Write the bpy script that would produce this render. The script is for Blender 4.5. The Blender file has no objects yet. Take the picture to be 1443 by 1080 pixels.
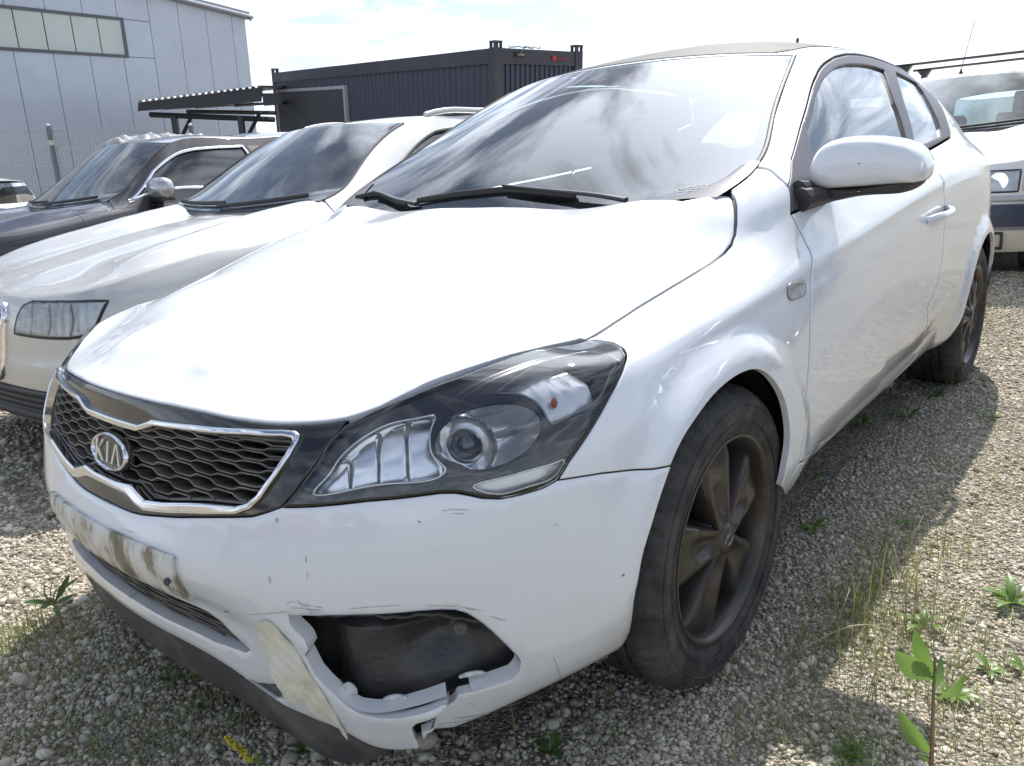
import bpy, bmesh, math, random
import numpy as np
from mathutils import Vector, Matrix
from mathutils.bvhtree import BVHTree
from mathutils.geometry import delaunay_2d_cdt

rng = np.random.default_rng(7)
random.seed(7)
scene = bpy.context.scene
C = scene.collection
PI = math.pi

# ------------------------------------------------------------------ camera
CAM = np.array([1.41727036, 1.50191275, 1.10801256])
YAW, PITCH, ROLL, FOC = 3.84436964, 0.274302834, -0.0602201608, 1091.24824   # solved from the wheels, plate and grille


def cam_axes():
    h = np.array([math.cos(YAW), math.sin(YAW), 0])
    fwd = np.array([h[0]*math.cos(PITCH), h[1]*math.cos(PITCH), -math.sin(PITCH)])
    right = np.array([h[1], -h[0], 0.])
    up = np.cross(right, fwd)
    c, s = math.cos(ROLL), math.sin(ROLL)
    return c*right+s*up, -s*right+c*up, fwd


CR, CU, CF = cam_axes()
cam_data = bpy.data.cameras.new('camera')
cam = bpy.data.objects.new('camera', cam_data)
C.objects.link(cam)
m = Matrix.Identity(4)
for i in range(3):
    m[i][0], m[i][1], m[i][2], m[i][3] = CR[i], CU[i], -CF[i], CAM[i]
cam.matrix_world = m
cam_data.sensor_width = 36
cam_data.lens = FOC/1443*36
cam_data.clip_start = 0.02
cam_data.clip_end = 2000
scene.camera = cam

# ------------------------------------------------------------------ sky and sun
SUN = np.array([-0.66, -0.22, 1.0])
SUN = SUN/np.linalg.norm(SUN)
SUN_EL = math.asin(SUN[2])
SUN_ROT = math.atan2(SUN[0], SUN[1])
world = bpy.data.worlds.new('World')
scene.world = world
world.use_nodes = True
nt = world.node_tree
nt.nodes.clear()
out = nt.nodes.new('ShaderNodeOutputWorld')
bg = nt.nodes.new('ShaderNodeBackground')
sky = nt.nodes.new('ShaderNodeTexSky')
sky.sky_type = 'NISHITA'
sky.sun_disc = False
sky.sun_elevation = SUN_EL
sky.sun_rotation = SUN_ROT
sky.air_density = 1.0
sky.dust_density = 1.2
sky.ozone_density = 1.0
tc = nt.nodes.new('ShaderNodeTexCoord')
# clouds: noise on a plane high above (direction projected to z = 1)
sep = nt.nodes.new('ShaderNodeSeparateXYZ')
nt.links.new(tc.outputs['Generated'], sep.inputs[0])
zc = nt.nodes.new('ShaderNodeMath'); zc.operation = 'MAXIMUM'; zc.inputs[1].default_value = 0.06
nt.links.new(sep.outputs[2], zc.inputs[0])
zadd = nt.nodes.new('ShaderNodeMath'); zadd.operation = 'ADD'; zadd.inputs[1].default_value = 0.12
nt.links.new(zc.outputs[0], zadd.inputs[0])
dv = nt.nodes.new('ShaderNodeVectorMath'); dv.operation = 'DIVIDE'
comb = nt.nodes.new('ShaderNodeCombineXYZ')
for i in range(3):
    nt.links.new(zadd.outputs[0], comb.inputs[i])
nt.links.new(tc.outputs['Generated'], dv.inputs[0])
nt.links.new(comb.outputs[0], dv.inputs[1])
cn = nt.nodes.new('ShaderNodeTexNoise')
cn.inputs['Scale'].default_value = 2.9
cn.inputs['Detail'].default_value = 9
cn.inputs['Roughness'].default_value = 0.58
cn.inputs['Distortion'].default_value = 0.45
nt.links.new(dv.outputs[0], cn.inputs['Vector'])
cr_ = nt.nodes.new('ShaderNodeValToRGB')
cr_.color_ramp.elements[0].position = 0.44
cr_.color_ramp.elements[1].position = 0.64
cloudmix = nt.nodes.new('ShaderNodeMixRGB')
dotn = nt.nodes.new('ShaderNodeVectorMath'); dotn.operation = 'DOT_PRODUCT'
nt.links.new(tc.outputs['Generated'], dotn.inputs[0]); dotn.inputs[1].default_value = tuple(SUN)
mxn = nt.nodes.new('ShaderNodeMath'); mxn.operation = 'MAXIMUM'; mxn.inputs[1].default_value = 0
nt.links.new(dotn.outputs['Value'], mxn.inputs[0])
pwn = nt.nodes.new('ShaderNodeMath'); pwn.operation = 'POWER'; pwn.inputs[1].default_value = 7.0
nt.links.new(mxn.outputs[0], pwn.inputs[0])
gadd = nt.nodes.new('ShaderNodeMath'); gadd.operation = 'MULTIPLY_ADD'; gadd.inputs[1].default_value = .07
nt.links.new(pwn.outputs[0], gadd.inputs[0]); nt.links.new(cn.outputs['Fac'], gadd.inputs[2]); nt.links.new(gadd.outputs[0], cr_.inputs[0])
man = nt.nodes.new('ShaderNodeMath'); man.operation = 'MULTIPLY_ADD'; man.inputs[1].default_value = 34.0; man.inputs[2].default_value = 10.0
nt.links.new(pwn.outputs[0], man.inputs[0])
ccol = nt.nodes.new('ShaderNodeVectorMath'); ccol.operation = 'SCALE'; ccol.inputs[0].default_value = (.90, .98, 1.11)
nt.links.new(man.outputs[0], ccol.inputs['Scale'])
nt.links.new(ccol.outputs[0], cloudmix.inputs[2])
cm = nt.nodes.new('ShaderNodeMath'); cm.operation = 'MULTIPLY'; cm.inputs[1].default_value = 0.85
nt.links.new(cr_.outputs[0], cm.inputs[0])
# hazy whitening towards the horizon, all round
hz1 = nt.nodes.new('ShaderNodeMath'); hz1.operation = 'SUBTRACT'; hz1.inputs[0].default_value = 1.0; hz1.use_clamp = True
nt.links.new(zc.outputs[0], hz1.inputs[1])
hz2 = nt.nodes.new('ShaderNodeMath'); hz2.operation = 'POWER'; hz2.inputs[1].default_value = 5.0
nt.links.new(hz1.outputs[0], hz2.inputs[0])
hz3 = nt.nodes.new('ShaderNodeMath'); hz3.operation = 'MULTIPLY_ADD'; hz3.inputs[1].default_value = .55; hz3.use_clamp = True
nt.links.new(hz2.outputs[0], hz3.inputs[0]); nt.links.new(cm.outputs[0], hz3.inputs[2])
nt.links.new(hz3.outputs[0], cloudmix.inputs[0])
nt.links.new(sky.outputs[0], cloudmix.inputs[1])
nt.links.new(cloudmix.outputs[0], bg.inputs[0])
bg.inputs[1].default_value = 0.10
nt.links.new(bg.outputs[0], out.inputs[0])

sl = bpy.data.lights.new('sun', 'SUN')
sl.energy = 4.8
sl.angle = math.radians(0.6)
sl.color = (1.0, 0.95, 0.87)
sun = bpy.data.objects.new('sun', sl)
C.objects.link(sun)
sun.rotation_euler = Vector(SUN).to_track_quat('Z', 'Y').to_euler()
sun.location = (0, 0, 12)

vs = scene.view_settings
vs.view_transform = 'Standard'
vs.look = 'None'
vs.gamma = 1
vs.exposure = 0.52

# ------------------------------------------------------------------ helpers: materials
MATS = {}


def _set(b, k, v):
    if k in b.inputs:
        b.inputs[k].default_value = v


def mat(name, col=(.5, .5, .5), rough=.5, metal=0., coat=0., spec=.5, var=0., scale=20., bump=0., bscale=60., dirt=None,
        dscale=6., dlo=.5, dhi=.7, alpha=None, trans=0., ior=1.5, coat_rough=.03, sss=0.):
    """Principled material with optional colour variation, dirt patches and fine bump (object coordinates)."""
    if name in MATS:
        return MATS[name]
    M = bpy.data.materials.new(name)
    M.use_nodes = True
    t = M.node_tree
    b = t.nodes['Principled BSDF']
    c4 = (*col, 1)
    _set(b, 'Base Color', c4)
    _set(b, 'Roughness', rough)
    _set(b, 'Metallic', metal)
    _set(b, 'Coat Weight', coat)
    _set(b, 'Coat Roughness', coat_rough)
    _set(b, 'Specular IOR Level', spec)
    _set(b, 'Transmission Weight', trans)
    _set(b, 'IOR', ior)
    co = t.nodes.new('ShaderNodeTexCoord')
    last = None
    if var > 0:
        n = t.nodes.new('ShaderNodeTexNoise'); n.inputs['Scale'].default_value = scale; n.inputs['Detail'].default_value = 6
        t.links.new(co.outputs['Object'], n.inputs['Vector'])
        r = t.nodes.new('ShaderNodeValToRGB')
        r.color_ramp.elements[0].position = .3
        r.color_ramp.elements[1].position = .7
        r.color_ramp.elements[0].color = (*[max(0, x*(1-var)) for x in col], 1)
        r.color_ramp.elements[1].color = (*[min(1, x*(1+var)) for x in col], 1)
        t.links.new(n.outputs['Fac'], r.inputs[0])
        last = r.outputs[0]
    if dirt is not None:
        n = t.nodes.new('ShaderNodeTexNoise'); n.inputs['Scale'].default_value = dscale; n.inputs['Detail'].default_value = 8
        n.inputs['Roughness'].default_value = .65
        t.links.new(co.outputs['Object'], n.inputs['Vector'])
        r = t.nodes.new('ShaderNodeValToRGB')
        r.color_ramp.elements[0].position = dlo
        r.color_ramp.elements[1].position = dhi
        t.links.new(n.outputs['Fac'], r.inputs[0])
        mx = t.nodes.new('ShaderNodeMixRGB')
        mx.inputs[2].default_value = (*dirt, 1)
        if last is None:
            mx.inputs[1].default_value = c4
        else:
            t.links.new(last, mx.inputs[1])
        t.links.new(r.outputs[0], mx.inputs[0])
        last = mx.outputs[0]
    if last is not None:
        t.links.new(last, b.inputs['Base Color'])
    if bump > 0:
        n = t.nodes.new('ShaderNodeTexNoise'); n.inputs['Scale'].default_value = bscale; n.inputs['Detail'].default_value = 4
        t.links.new(co.outputs['Object'], n.inputs['Vector'])
        bp_ = t.nodes.new('ShaderNodeBump'); bp_.inputs['Strength'].default_value = bump; bp_.inputs['Distance'].default_value = .01
        t.links.new(n.outputs['Fac'], bp_.inputs['Height'])
        t.links.new(bp_.outputs[0], b.inputs['Normal'])
    MATS[name] = M
    return M


def glass_mat(name, tint=(.8, .9, .9), dirt=.06, dirtcol=(.6, .6, .55), ior=1.5, dlo=.35, dhi=.8):
    """thin sheet glass: tinted see-through plus mirror reflection by Fresnel, with a film of dust"""
    if name in MATS:
        return MATS[name]
    M = bpy.data.materials.new(name)
    M.use_nodes = True
    t = M.node_tree
    t.nodes.clear()
    o = t.nodes.new('ShaderNodeOutputMaterial')
    tr = t.nodes.new('ShaderNodeBsdfTransparent'); tr.inputs[0].default_value = (*tint, 1)
    gl = t.nodes.new('ShaderNodeBsdfGlossy'); gl.inputs['Roughness'].default_value = .0
    fr = t.nodes.new('ShaderNodeFresnel'); fr.inputs[0].default_value = ior
    mu = t.nodes.new('ShaderNodeMath'); mu.operation = 'MULTIPLY'; mu.inputs[1].default_value = 1.8; mu.use_clamp = True
    mx = t.nodes.new('ShaderNodeMixShader')
    t.links.new(fr.outputs[0], mu.inputs[0])
    t.links.new(mu.outputs[0], mx.inputs[0])
    t.links.new(tr.outputs[0], mx.inputs[1])
    t.links.new(gl.outputs[0], mx.inputs[2])
    df = t.nodes.new('ShaderNodeBsdfDiffuse'); df.inputs[0].default_value = (*dirtcol, 1)
    co = t.nodes.new('ShaderNodeTexCoord')
    n = t.nodes.new('ShaderNodeTexNoise'); n.inputs['Scale'].default_value = 7; n.inputs['Detail'].default_value = 8
    t.links.new(co.outputs['Object'], n.inputs['Vector'])
    mr = t.nodes.new('ShaderNodeMapRange'); mr.inputs[1].default_value = dlo; mr.inputs[2].default_value = dhi
    mr.inputs[3].default_value = dirt*.3; mr.inputs[4].default_value = dirt*1.6
    t.links.new(n.outputs['Fac'], mr.inputs[0])
    m2 = t.nodes.new('ShaderNodeMixShader')
    t.links.new(mr.outputs[0], m2.inputs[0])
    t.links.new(mx.outputs[0], m2.inputs[1])
    t.links.new(df.outputs[0], m2.inputs[2])
    t.links.new(m2.outputs[0], o.inputs[0])
    MATS[name] = M
    return M


# ------------------------------------------------------------------ helpers: objects
def link(name, me, material=None, parent=None):
    o = bpy.data.objects.new(name, me)
    C.objects.link(o)
    if material is not None:
        me.materials.clear()
        me.materials.append(material)
    if parent is not None:
        o.parent = parent
    return o


def tag(o, label=None, cat=None, group=None, kind=None):
    if label: o['label'] = label
    if cat: o['category'] = cat
    if group: o['group'] = group
    if kind: o['kind'] = kind
    return o


def empty(name, loc=(0, 0, 0), rz=0.):
    o = bpy.data.objects.new(name, None)
    C.objects.link(o)
    o.location = loc
    o.rotation_euler = (0, 0, rz)
    o.empty_display_size = .1
    return o


def copy_tree(o, parent=None):
    c = o.copy()
    C.objects.link(c)
    c.parent = parent
    for ch in o.children:
        copy_tree(ch, c)
    return c


class MB:
    """collects shapes into one mesh"""
    def __init__(self):
        self.v = []; self.f = []; self.s = []

    def add(self, v, f, smooth=False):
        n = len(self.v)
        self.v += [tuple(map(float, p)) for p in v]
        self.f += [tuple(int(i)+n for i in q) for q in f]
        self.s += [smooth]*len(f)
        return self

    def box(self, c, s, rot=None):
        x, y, z = [q/2 for q in s]
        pts = np.array([(-x, -y, -z), (x, -y, -z), (x, y, -z), (-x, y, -z), (-x, -y, z), (x, -y, z), (x, y, z), (-x, y, z)])
        if rot is not None:
            pts = pts @ np.array(rot).T
        return self.add(pts+np.array(c), [(3, 2, 1, 0), (4, 5, 6, 7), (0, 1, 5, 4), (1, 2, 6, 5), (2, 3, 7, 6), (3, 0, 4, 7)])

    def prism(self, poly, dirv):
        """polygon (3D points, planar) extruded by dirv"""
        p = np.array(poly, float); q = p+np.array(dirv); n = len(p)
        self.add(np.vstack([p, q]), [tuple(range(n-1, -1, -1)), tuple(range(n, 2*n))]+[(i, (i+1) % n, (i+1) % n+n, i+n) for i in range(n)])
        return self

    def tube(self, pts, r, n=8, closed=False, caps=True, squash=1., ref=None):
        """tube along points; r scalar or list"""
        P = np.array(pts, float)
        N = len(P)
        R = np.full(N, r) if np.isscalar(r) else np.array(r, float)
        V = []
        prev = None
        for i in range(N):
            a = P[(i-1) % N] if (closed or i > 0) else P[i]
            b = P[(i+1) % N] if (closed or i < N-1) else P[i]
            t = b-a; t = t/(np.linalg.norm(t)+1e-12)
            if prev is None:
                h = np.array(ref, float) if ref is not None else (np.array([0, 0, 1.]) if abs(t[2]) < .9 else np.array([1., 0, 0]))
            else:
                h = prev
            u = h-t*(h@t); u /= np.linalg.norm(u)+1e-12
            prev = u
            w = np.cross(t, u)
            for k in range(n):
                a_ = 2*PI*k/n
                V.append(P[i]+R[i]*(u*math.cos(a_)*squash+w*math.sin(a_)))
        F = []
        for i in range(N if closed else N-1):
            j = (i+1) % N
            for k in range(n):
                l = (k+1) % n
                F.append((i*n+k, i*n+l, j*n+l, j*n+k))
        if caps and not closed:
            F.append(tuple(range(n-1, -1, -1))); F.append(tuple((N-1)*n+k for k in range(n)))
        return self.add(V, F, True)

    def lathe(self, prof, n=32, axis='y', center=(0, 0, 0), closed=False):
        """profile list of (radius, offset along axis)"""
        V = []
        for (r, a) in prof:
            for k in range(n):
                t = 2*PI*k/n
                c, s = r*math.cos(t), r*math.sin(t)
                V.append({'y': (c, a, s), 'x': (a, c, s), 'z': (c, s, a)}[axis])
        V = np.array(V)+np.array(center)
        F = []
        m_ = len(prof)
        for i in range(m_ if closed else m_-1):
            j = (i+1) % m_
            for k in range(n):
                l = (k+1) % n
                F.append((i*n+k, i*n+l, j*n+l, j*n+k))
        return self.add(V, F, True)

    def build(self, name, material=None, parent=None, sharp=35, recalc=True):
        me = bpy.data.meshes.new(name)
        me.from_pydata(self.v, [], self.f)
        if recalc:
            b = bmesh.new(); b.from_mesh(me)
            bmesh.ops.recalc_face_normals(b, faces=b.faces)
            b.to_mesh(me); b.free()
        me.polygons.foreach_set('use_smooth', np.ones(len(me.polygons), bool))
        me.set_sharp_from_angle(angle=math.radians(sharp))
        return link(name, me, material, parent)


def grid_faces(nu, nv, flip=False):
    F = []
    for i in range(nu-1):
        for j in range(nv-1):
            q = (i*nv+j, (i+1)*nv+j, (i+1)*nv+j+1, i*nv+j+1)
            F.append(q[::-1] if flip else q)
    return F


# ------------------------------------------------------------------ helpers: smooth lofts
def nat_spline(xs, Y, xq):
    """natural cubic spline through (xs, Y[j,...]) evaluated at xq -> (n, ...)"""
    xs = np.asarray(xs, float); Y = np.asarray(Y, float); n = len(xs)
    sh = Y.shape[1:]
    Yf = Y.reshape(n, -1)
    h = np.diff(xs)
    A = np.zeros((n, n)); B = np.zeros_like(Yf)
    A[0, 0] = A[-1, -1] = 1
    for i in range(1, n-1):
        A[i, i-1] = h[i-1]; A[i, i] = 2*(h[i-1]+h[i]); A[i, i+1] = h[i]
        B[i] = 6*((Yf[i+1]-Yf[i])/h[i]-(Yf[i]-Yf[i-1])/h[i-1])
    M = np.linalg.solve(A, B)
    xq = np.asarray(xq, float)
    i = np.clip(np.searchsorted(xs, xq)-1, 0, n-2)
    hh = h[i][:, None]
    a = ((xs[i+1]-xq)[:, None])/hh; b = 1-a
    r = a*Yf[i]+b*Yf[i+1]+((a**3-a)*M[i]+(b**3-b)*M[i+1])*hh**2/6
    return r.reshape((len(xq),)+sh)


def pchip_rows(vs_, Y, vq):
    """Y (n,K,c), vq (n): monotone cubic along K for each sample"""
    vs_ = np.asarray(vs_, float); K = len(vs_)
    h = np.diff(vs_)[None, :, None]
    d = np.diff(Y, axis=1)/h
    m_ = np.zeros_like(Y)
    d0, d1 = d[:, :-1], d[:, 1:]
    w1 = 2*h[:, 1:]+h[:, :-1]; w2 = h[:, 1:]+2*h[:, :-1]
    with np.errstate(divide='ignore', invalid='ignore'):
        hm = (w1+w2)/(w1/d0+w2/d1)
    m_[:, 1:-1] = np.where(d0*d1 > 0, hm, 0.)
    m_[:, 0] = d[:, 0]; m_[:, -1] = d[:, -1]
    i = np.clip(np.searchsorted(vs_, vq, side='right')-1, 0, K-2)
    ar = np.arange(len(vq))
    hh = (vs_[i+1]-vs_[i])[:, None]
    t = ((vq-vs_[i])/(vs_[i+1]-vs_[i]))[:, None]
    y0, y1, m0, m1 = Y[ar, i], Y[ar, i+1], m_[ar, i], m_[ar, i+1]
    return (2*t**3-3*t**2+1)*y0+(t**3-2*t**2+t)*hh*m0+(-2*t**3+3*t**2)*y1+(t**3-t**2)*hh*m1


class Loft:
    def __init__(self, net, S, V, disp=None, smooth_rows=False):
        self.net = np.array(net, float); self.S = np.array(S, float); self.V = np.array(V, float)
        self.disp = disp; self.sm = smooth_rows
        self.bvh = None

    def raw(self, s, v):
        s = np.atleast_1d(np.asarray(s, float)); v = np.atleast_1d(np.asarray(v, float))
        Y = nat_spline(self.S, self.net, s)
        if self.sm:
            # natural spline along rows as well
            K = len(self.V)
            return _spl_rows(self.V, Y, v)
        return pchip_rows(self.V, Y, v)

    def normal_raw(self, s, v, f):
        e = 2e-3
        du = f(s+e, v)-f(s-e, v); dv_ = f(s, v+e)-f(s, v-e)
        n = np.cross(du, dv_)
        return n/(np.linalg.norm(n, axis=1)[:, None]+1e-12)

    def ev(self, s, v):
        s = np.atleast_1d(np.asarray(s, float)); v = np.atleast_1d(np.asarray(v, float))
        p = self.raw(s, v)
        if self.disp is not None:
            p = p+self.normal_raw(s, v, self.raw)*self.disp(p)[:, None]*self.sgn
        return p

    sgn = 1.

    def nrm(self, s, v):
        s = np.atleast_1d(np.asarray(s, float)); v = np.atleast_1d(np.asarray(v, float))
        return self.normal_raw(s, v, self.ev)*self.sgn

    def prep(self, ns=420, nv=130, s0=None, s1=None):
        S = np.linspace(self.S[0] if s0 is None else s0, self.S[-1] if s1 is None else s1, ns)
        V = np.linspace(self.V[0], self.V[-1], nv)
        g = np.stack(np.meshgrid(S, V, indexing='ij'), -1).reshape(-1, 2)
        P = self.ev(g[:, 0], g[:, 1])
        self.gp, self.gq = P, g
        q = np.array(grid_faces(ns, nv))
        self.tri = np.vstack([q[:, [0, 1, 2]], q[:, [0, 2, 3]]])
        self.bvh = BVHTree.FromPolygons([tuple(p) for p in P], [tuple(map(int, t)) for t in self.tri])

    def hit(self, px, py):
        """photo pixel -> (s, v) where its ray first meets this surface"""
        d = CF+CR*(px-721.5)/FOC+CU*(540-py)/FOC
        d = d/np.linalg.norm(d)
        loc, nn, idx, dist = self.bvh.ray_cast(Vector(CAM), Vector(d))
        if loc is None:
            # nearest approach along the ray
            best = None
            for k in np.linspace(.8, 6, 400):
                c = Vector(CAM+d*k)
                l2, n2, i2, d2 = self.bvh.find_nearest(c)
                if best is None or d2 < best[0]: best = (d2, l2, i2)
            _, loc, idx = best
        t = self.tri[idx]
        a, b, c = self.gp[t]
        p = np.array(loc)
        M = np.array([b-a, c-a]).T
        w, *_r = np.linalg.lstsq(M, p-a, rcond=None)
        return (1-w[0]-w[1])*self.gq[t[0]]+w[0]*self.gq[t[1]]+w[1]*self.gq[t[2]]

    def hits(self, pts):
        return np.array([self.hit(*p) for p in pts])


def _spl_rows(vs_, Y, v):
    """natural cubic along rows: Y (n,K,c)"""
    n, K, c = Y.shape
    h = np.diff(vs_)
    A = np.zeros((K, K)); A[0, 0] = A[-1, -1] = 1
    for i in range(1, K-1):
        A[i, i-1] = h[i-1]; A[i, i] = 2*(h[i-1]+h[i]); A[i, i+1] = h[i]
    B = np.zeros_like(Y)
    dd = np.diff(Y, axis=1)/h[None, :, None]
    B[:, 1:-1] = 6*(dd[:, 1:]-dd[:, :-1])
    M = np.einsum('ij,njc->nic', np.linalg.inv(A), B)
    i = np.clip(np.searchsorted(vs_, v)-1, 0, K-2)
    ar = np.arange(n)
    hh = h[i][:, None]
    a = ((vs_[i+1]-v)[:, None])/hh; b = 1-a
    return a*Y[ar, i]+b*Y[ar, i+1]+((a**3-a)*M[ar, i]+(b**3-b)*M[ar, i+1])*hh**2/6


def resample(loop, step, closed=True):
    P = np.array(loop, float)
    if closed: P = np.vstack([P, P[:1]])
    o = []
    for a, b in zip(P[:-1], P[1:]):
        n = max(1, int(round(np.linalg.norm(b-a)/step)))
        for k in range(n): o.append(a+(b-a)*k/n)
    if not closed: o.append(P[-1])
    return np.array(o)


def smooth_curve(pts, n, closed=False):
    """Catmull-Rom style natural spline through points"""
    P = np.array(pts, float)
    if closed: P = np.vstack([P[-3:], P, P[:4]])
    t = np.concatenate([[0], np.cumsum(np.linalg.norm(np.diff(P, axis=0), axis=1)**.7)])
    if closed:
        a, b = t[3], t[-4]
        return nat_spline(t, P, np.linspace(a, b, n, endpoint=False))
    return nat_spline(t, P, np.linspace(0, t[-1], n))


def in_poly(p, poly):
    x, y = p[:, 0], p[:, 1]
    ins = np.zeros(len(p), bool)
    n = len(poly)
    for i in range(n):
        x0, y0 = poly[i]; x1, y1 = poly[(i+1) % n]
        if y0 == y1: continue
        c = ((y0 > y) != (y1 > y)) & (x < (x1-x0)*(y-y0)/(y1-y0)+x0)
        ins ^= c
    return ins


def dist_poly(p, poly):
    a = poly; b = np.roll(poly, -1, axis=0)
    d = np.full(len(p), 1e9)
    for i in range(len(a)):
        ab = b[i]-a[i]; t = np.clip(((p-a[i])@ab)/(ab@ab+1e-15), 0, 1)
        d = np.minimum(d, np.linalg.norm(p-(a[i]+t[:, None]*ab), axis=1))
    return d


def area2(poly):
    x, y = poly[:, 0], poly[:, 1]
    return .5*np.sum(x*np.roll(y, -1)-y*np.roll(x, -1))


def inset(poly, d):
    """move the outline inwards by d (d > 0), simple vertex offset"""
    n = len(poly)
    if area2(poly) < 0: d = -d
    e = np.roll(poly, -1, axis=0)-poly
    e = e/(np.linalg.norm(e, axis=1)[:, None]+1e-12)
    nn = np.stack([-e[:, 1], e[:, 0]], -1)
    v = nn+np.roll(nn, 1, axis=0)
    l = np.linalg.norm(v, axis=1)[:, None]
    v = v/np.maximum(l, 1e-6)
    k = 1/np.maximum(.5, l[:, 0]/2)
    return poly+v*(d*k)[:, None]


def patch(name, F, outer, holes=(), step=.03, edge=None, lift=0., flange=.012, round_=.0022, material=None, parent=None,
          hole_flange=None, bend=None):
    """Panel cut out of the smooth surface F by 2D outlines in its parameter plane, with rolled, folded-in edges.
    bend(P, q) may move the points (dents)."""
    edge = edge or step
    loops = [resample(outer, edge)]+[resample(h, edge) for h in holes]
    if area2(loops[0]) < 0: loops[0] = loops[0][::-1]
    for k in range(1, len(loops)):
        if area2(loops[k]) > 0: loops[k] = loops[k][::-1]
    pts = []; edges = []; lid = []; ring_in = []
    base = 0
    rings = []
    for k, L in enumerate(loops):
        n = len(L)
        rings.append((base, n))
        pts.append(L)
        edges += [(base+i, base+(i+1) % n) for i in range(n)]
        base += n
    nb = base
    # second ring just inside the edge so that the roll of the edge stays narrow
    if round_:
        for k, L in enumerate(loops):
            L2 = inset(L, round_*2 if k == 0 else -round_*2)
            pts.append(L2); base += len(L2)
    O = loops[0]
    lo, hi = O.min(0), O.max(0)
    gx = np.arange(lo[0]+step*.37, hi[0], step); gy = np.arange(lo[1]+step*.41, hi[1], step)
    G = np.stack(np.meshgrid(gx, gy, indexing='ij'), -1).reshape(-1, 2)
    ok = in_poly(G, O)
    for h in loops[1:]: ok &= ~in_poly(G, h)
    G = G[ok]
    ok = np.ones(len(G), bool)
    for L in loops: ok &= dist_poly(G, L) > max(step*.45, (round_ or 0)*4)
    G = G[ok]
    allp = np.vstack(pts+[G])
    r = delaunay_2d_cdt([Vector(p) for p in allp], edges, [], 0, 1e-7)
    ov = np.array([tuple(v) for v in r[0]]); tris = np.array([t for t in r[2] if len(t) == 3])
    orig = r[3]
    cen = ov[tris].mean(1)
    ok = in_poly(cen, O)
    for h in loops[1:]: ok &= ~in_poly(cen, h)
    tris = tris[ok]
    # orientation
    a = ov[tris]
    cr2 = (a[:, 1, 0]-a[:, 0, 0])*(a[:, 2, 1]-a[:, 0, 1])-(a[:, 1, 1]-a[:, 0, 1])*(a[:, 2, 0]-a[:, 0, 0])
    tris[cr2 < 0] = tris[cr2 < 0][:, ::-1]
    if F.sgn < 0: tris = tris[:, ::-1]
    P = F.ev(ov[:, 0], ov[:, 1]); N = F.nrm(ov[:, 0], ov[:, 1])
    if lift: P = P+N*lift
    # map of original boundary verts to output verts
    idx = {}
    for i, os_ in enumerate(orig):
        for o_ in os_:
            if o_ < nb: idx[o_] = i
    bset = np.array(sorted(set(idx.values())))
    if round_:
        P[bset] -= N[bset]*round_*.8
    if bend is not None: P = bend(P, ov)
    V = [P]; faces = [tuple(map(int, t)) for t in tris]
    NB = N.copy()
    NN = [NB]
    base = len(P)
    for k, (b0, n) in enumerate(rings):
        ids0 = [idx.get(b0+i) for i in range(n)]
        ids0 = [i for i in ids0 if i is not None]
        if round_ and len(ids0) > 2:
            ld = np.roll(P[ids0], -1, axis=0)-np.roll(P[ids0], 1, axis=0)
            so = np.cross(ld, N[ids0]); so /= np.linalg.norm(so, axis=1)[:, None]+1e-12
            NB[ids0] = N[ids0]+.9*so
            NB[ids0] /= np.linalg.norm(NB[ids0], axis=1)[:, None]
        fl = flange if k == 0 else (hole_flange if hole_flange is not None else flange)
        if not fl: continue
        ids = [idx.get(b0+i) for i in range(n)]
        ids = [i for i in ids if i is not None]
        n2 = len(ids)
        fv = fl[k-1] if isinstance(fl, (list, tuple)) else fl
        up = P[ids]; dn = up-N[ids]*fv
        V += [up, dn]
        loopdir = np.roll(up, -1, axis=0)-up
        sn = np.cross(loopdir, N[ids]); sn /= np.linalg.norm(sn, axis=1)[:, None]+1e-12
        NN += [sn, sn]
        for i in range(n2):
            j = (i+1) % n2
            faces.append((base+j, base+i, base+n2+i, base+n2+j))
        base += 2*n2
    V = np.vstack(V)
    me = bpy.data.meshes.new(name)
    me.from_pydata([tuple(p) for p in V], [], faces)
    me.polygons.foreach_set('use_smooth', np.ones(len(me.polygons), bool))
    if bend is None:
        me.normals_split_custom_set_from_vertices([tuple(q) for q in np.vstack(NN)])
    o = link(name, me, material, parent)
    return o


def strip_on(F, name, line, w, h, material, parent, n=None, base=0., closed=False, prof=None):
    """a moulding of width w and height h lying along a line (parameter plane) on surface F"""
    q = np.array(line, float)
    if closed: q2 = np.vstack([q, q[:1]])
    else: q2 = q
    P = F.ev(q[:, 0], q[:, 1]); N = F.nrm(q[:, 0], q[:, 1])
    m_ = len(q)
    W = np.full(m_, w) if np.isscalar(w) else np.array(w, float)
    prof = prof or [(-1, 0), (-.8, .7), (-.4, 1), (.4, 1), (.8, .7), (1, 0)]
    V = []
    for i in range(m_):
        a = P[(i-1) % m_] if (closed or i > 0) else P[i]
        b = P[(i+1) % m_] if (closed or i < m_-1) else P[i]
        t = b-a; t /= np.linalg.norm(t)+1e-12
        s = np.cross(N[i], t); s /= np.linalg.norm(s)+1e-12
        for (pu, ph) in prof:
            V.append(P[i]+s*pu*W[i]/2+N[i]*(ph*h+base))
    k = len(prof)
    fs = []
    for i in range(m_ if closed else m_-1):
        j = (i+1) % m_
        for c in range(k-1):
            fs.append((i*k+c, j*k+c, j*k+c+1, i*k+c+1))
    if not closed:
        fs += [tuple(range(k)), tuple((m_-1)*k+c for c in range(k-1, -1, -1))]
    mb = MB(); mb.add(V, fs, True)
    return mb.build(name, material, parent, sharp=50)
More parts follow.
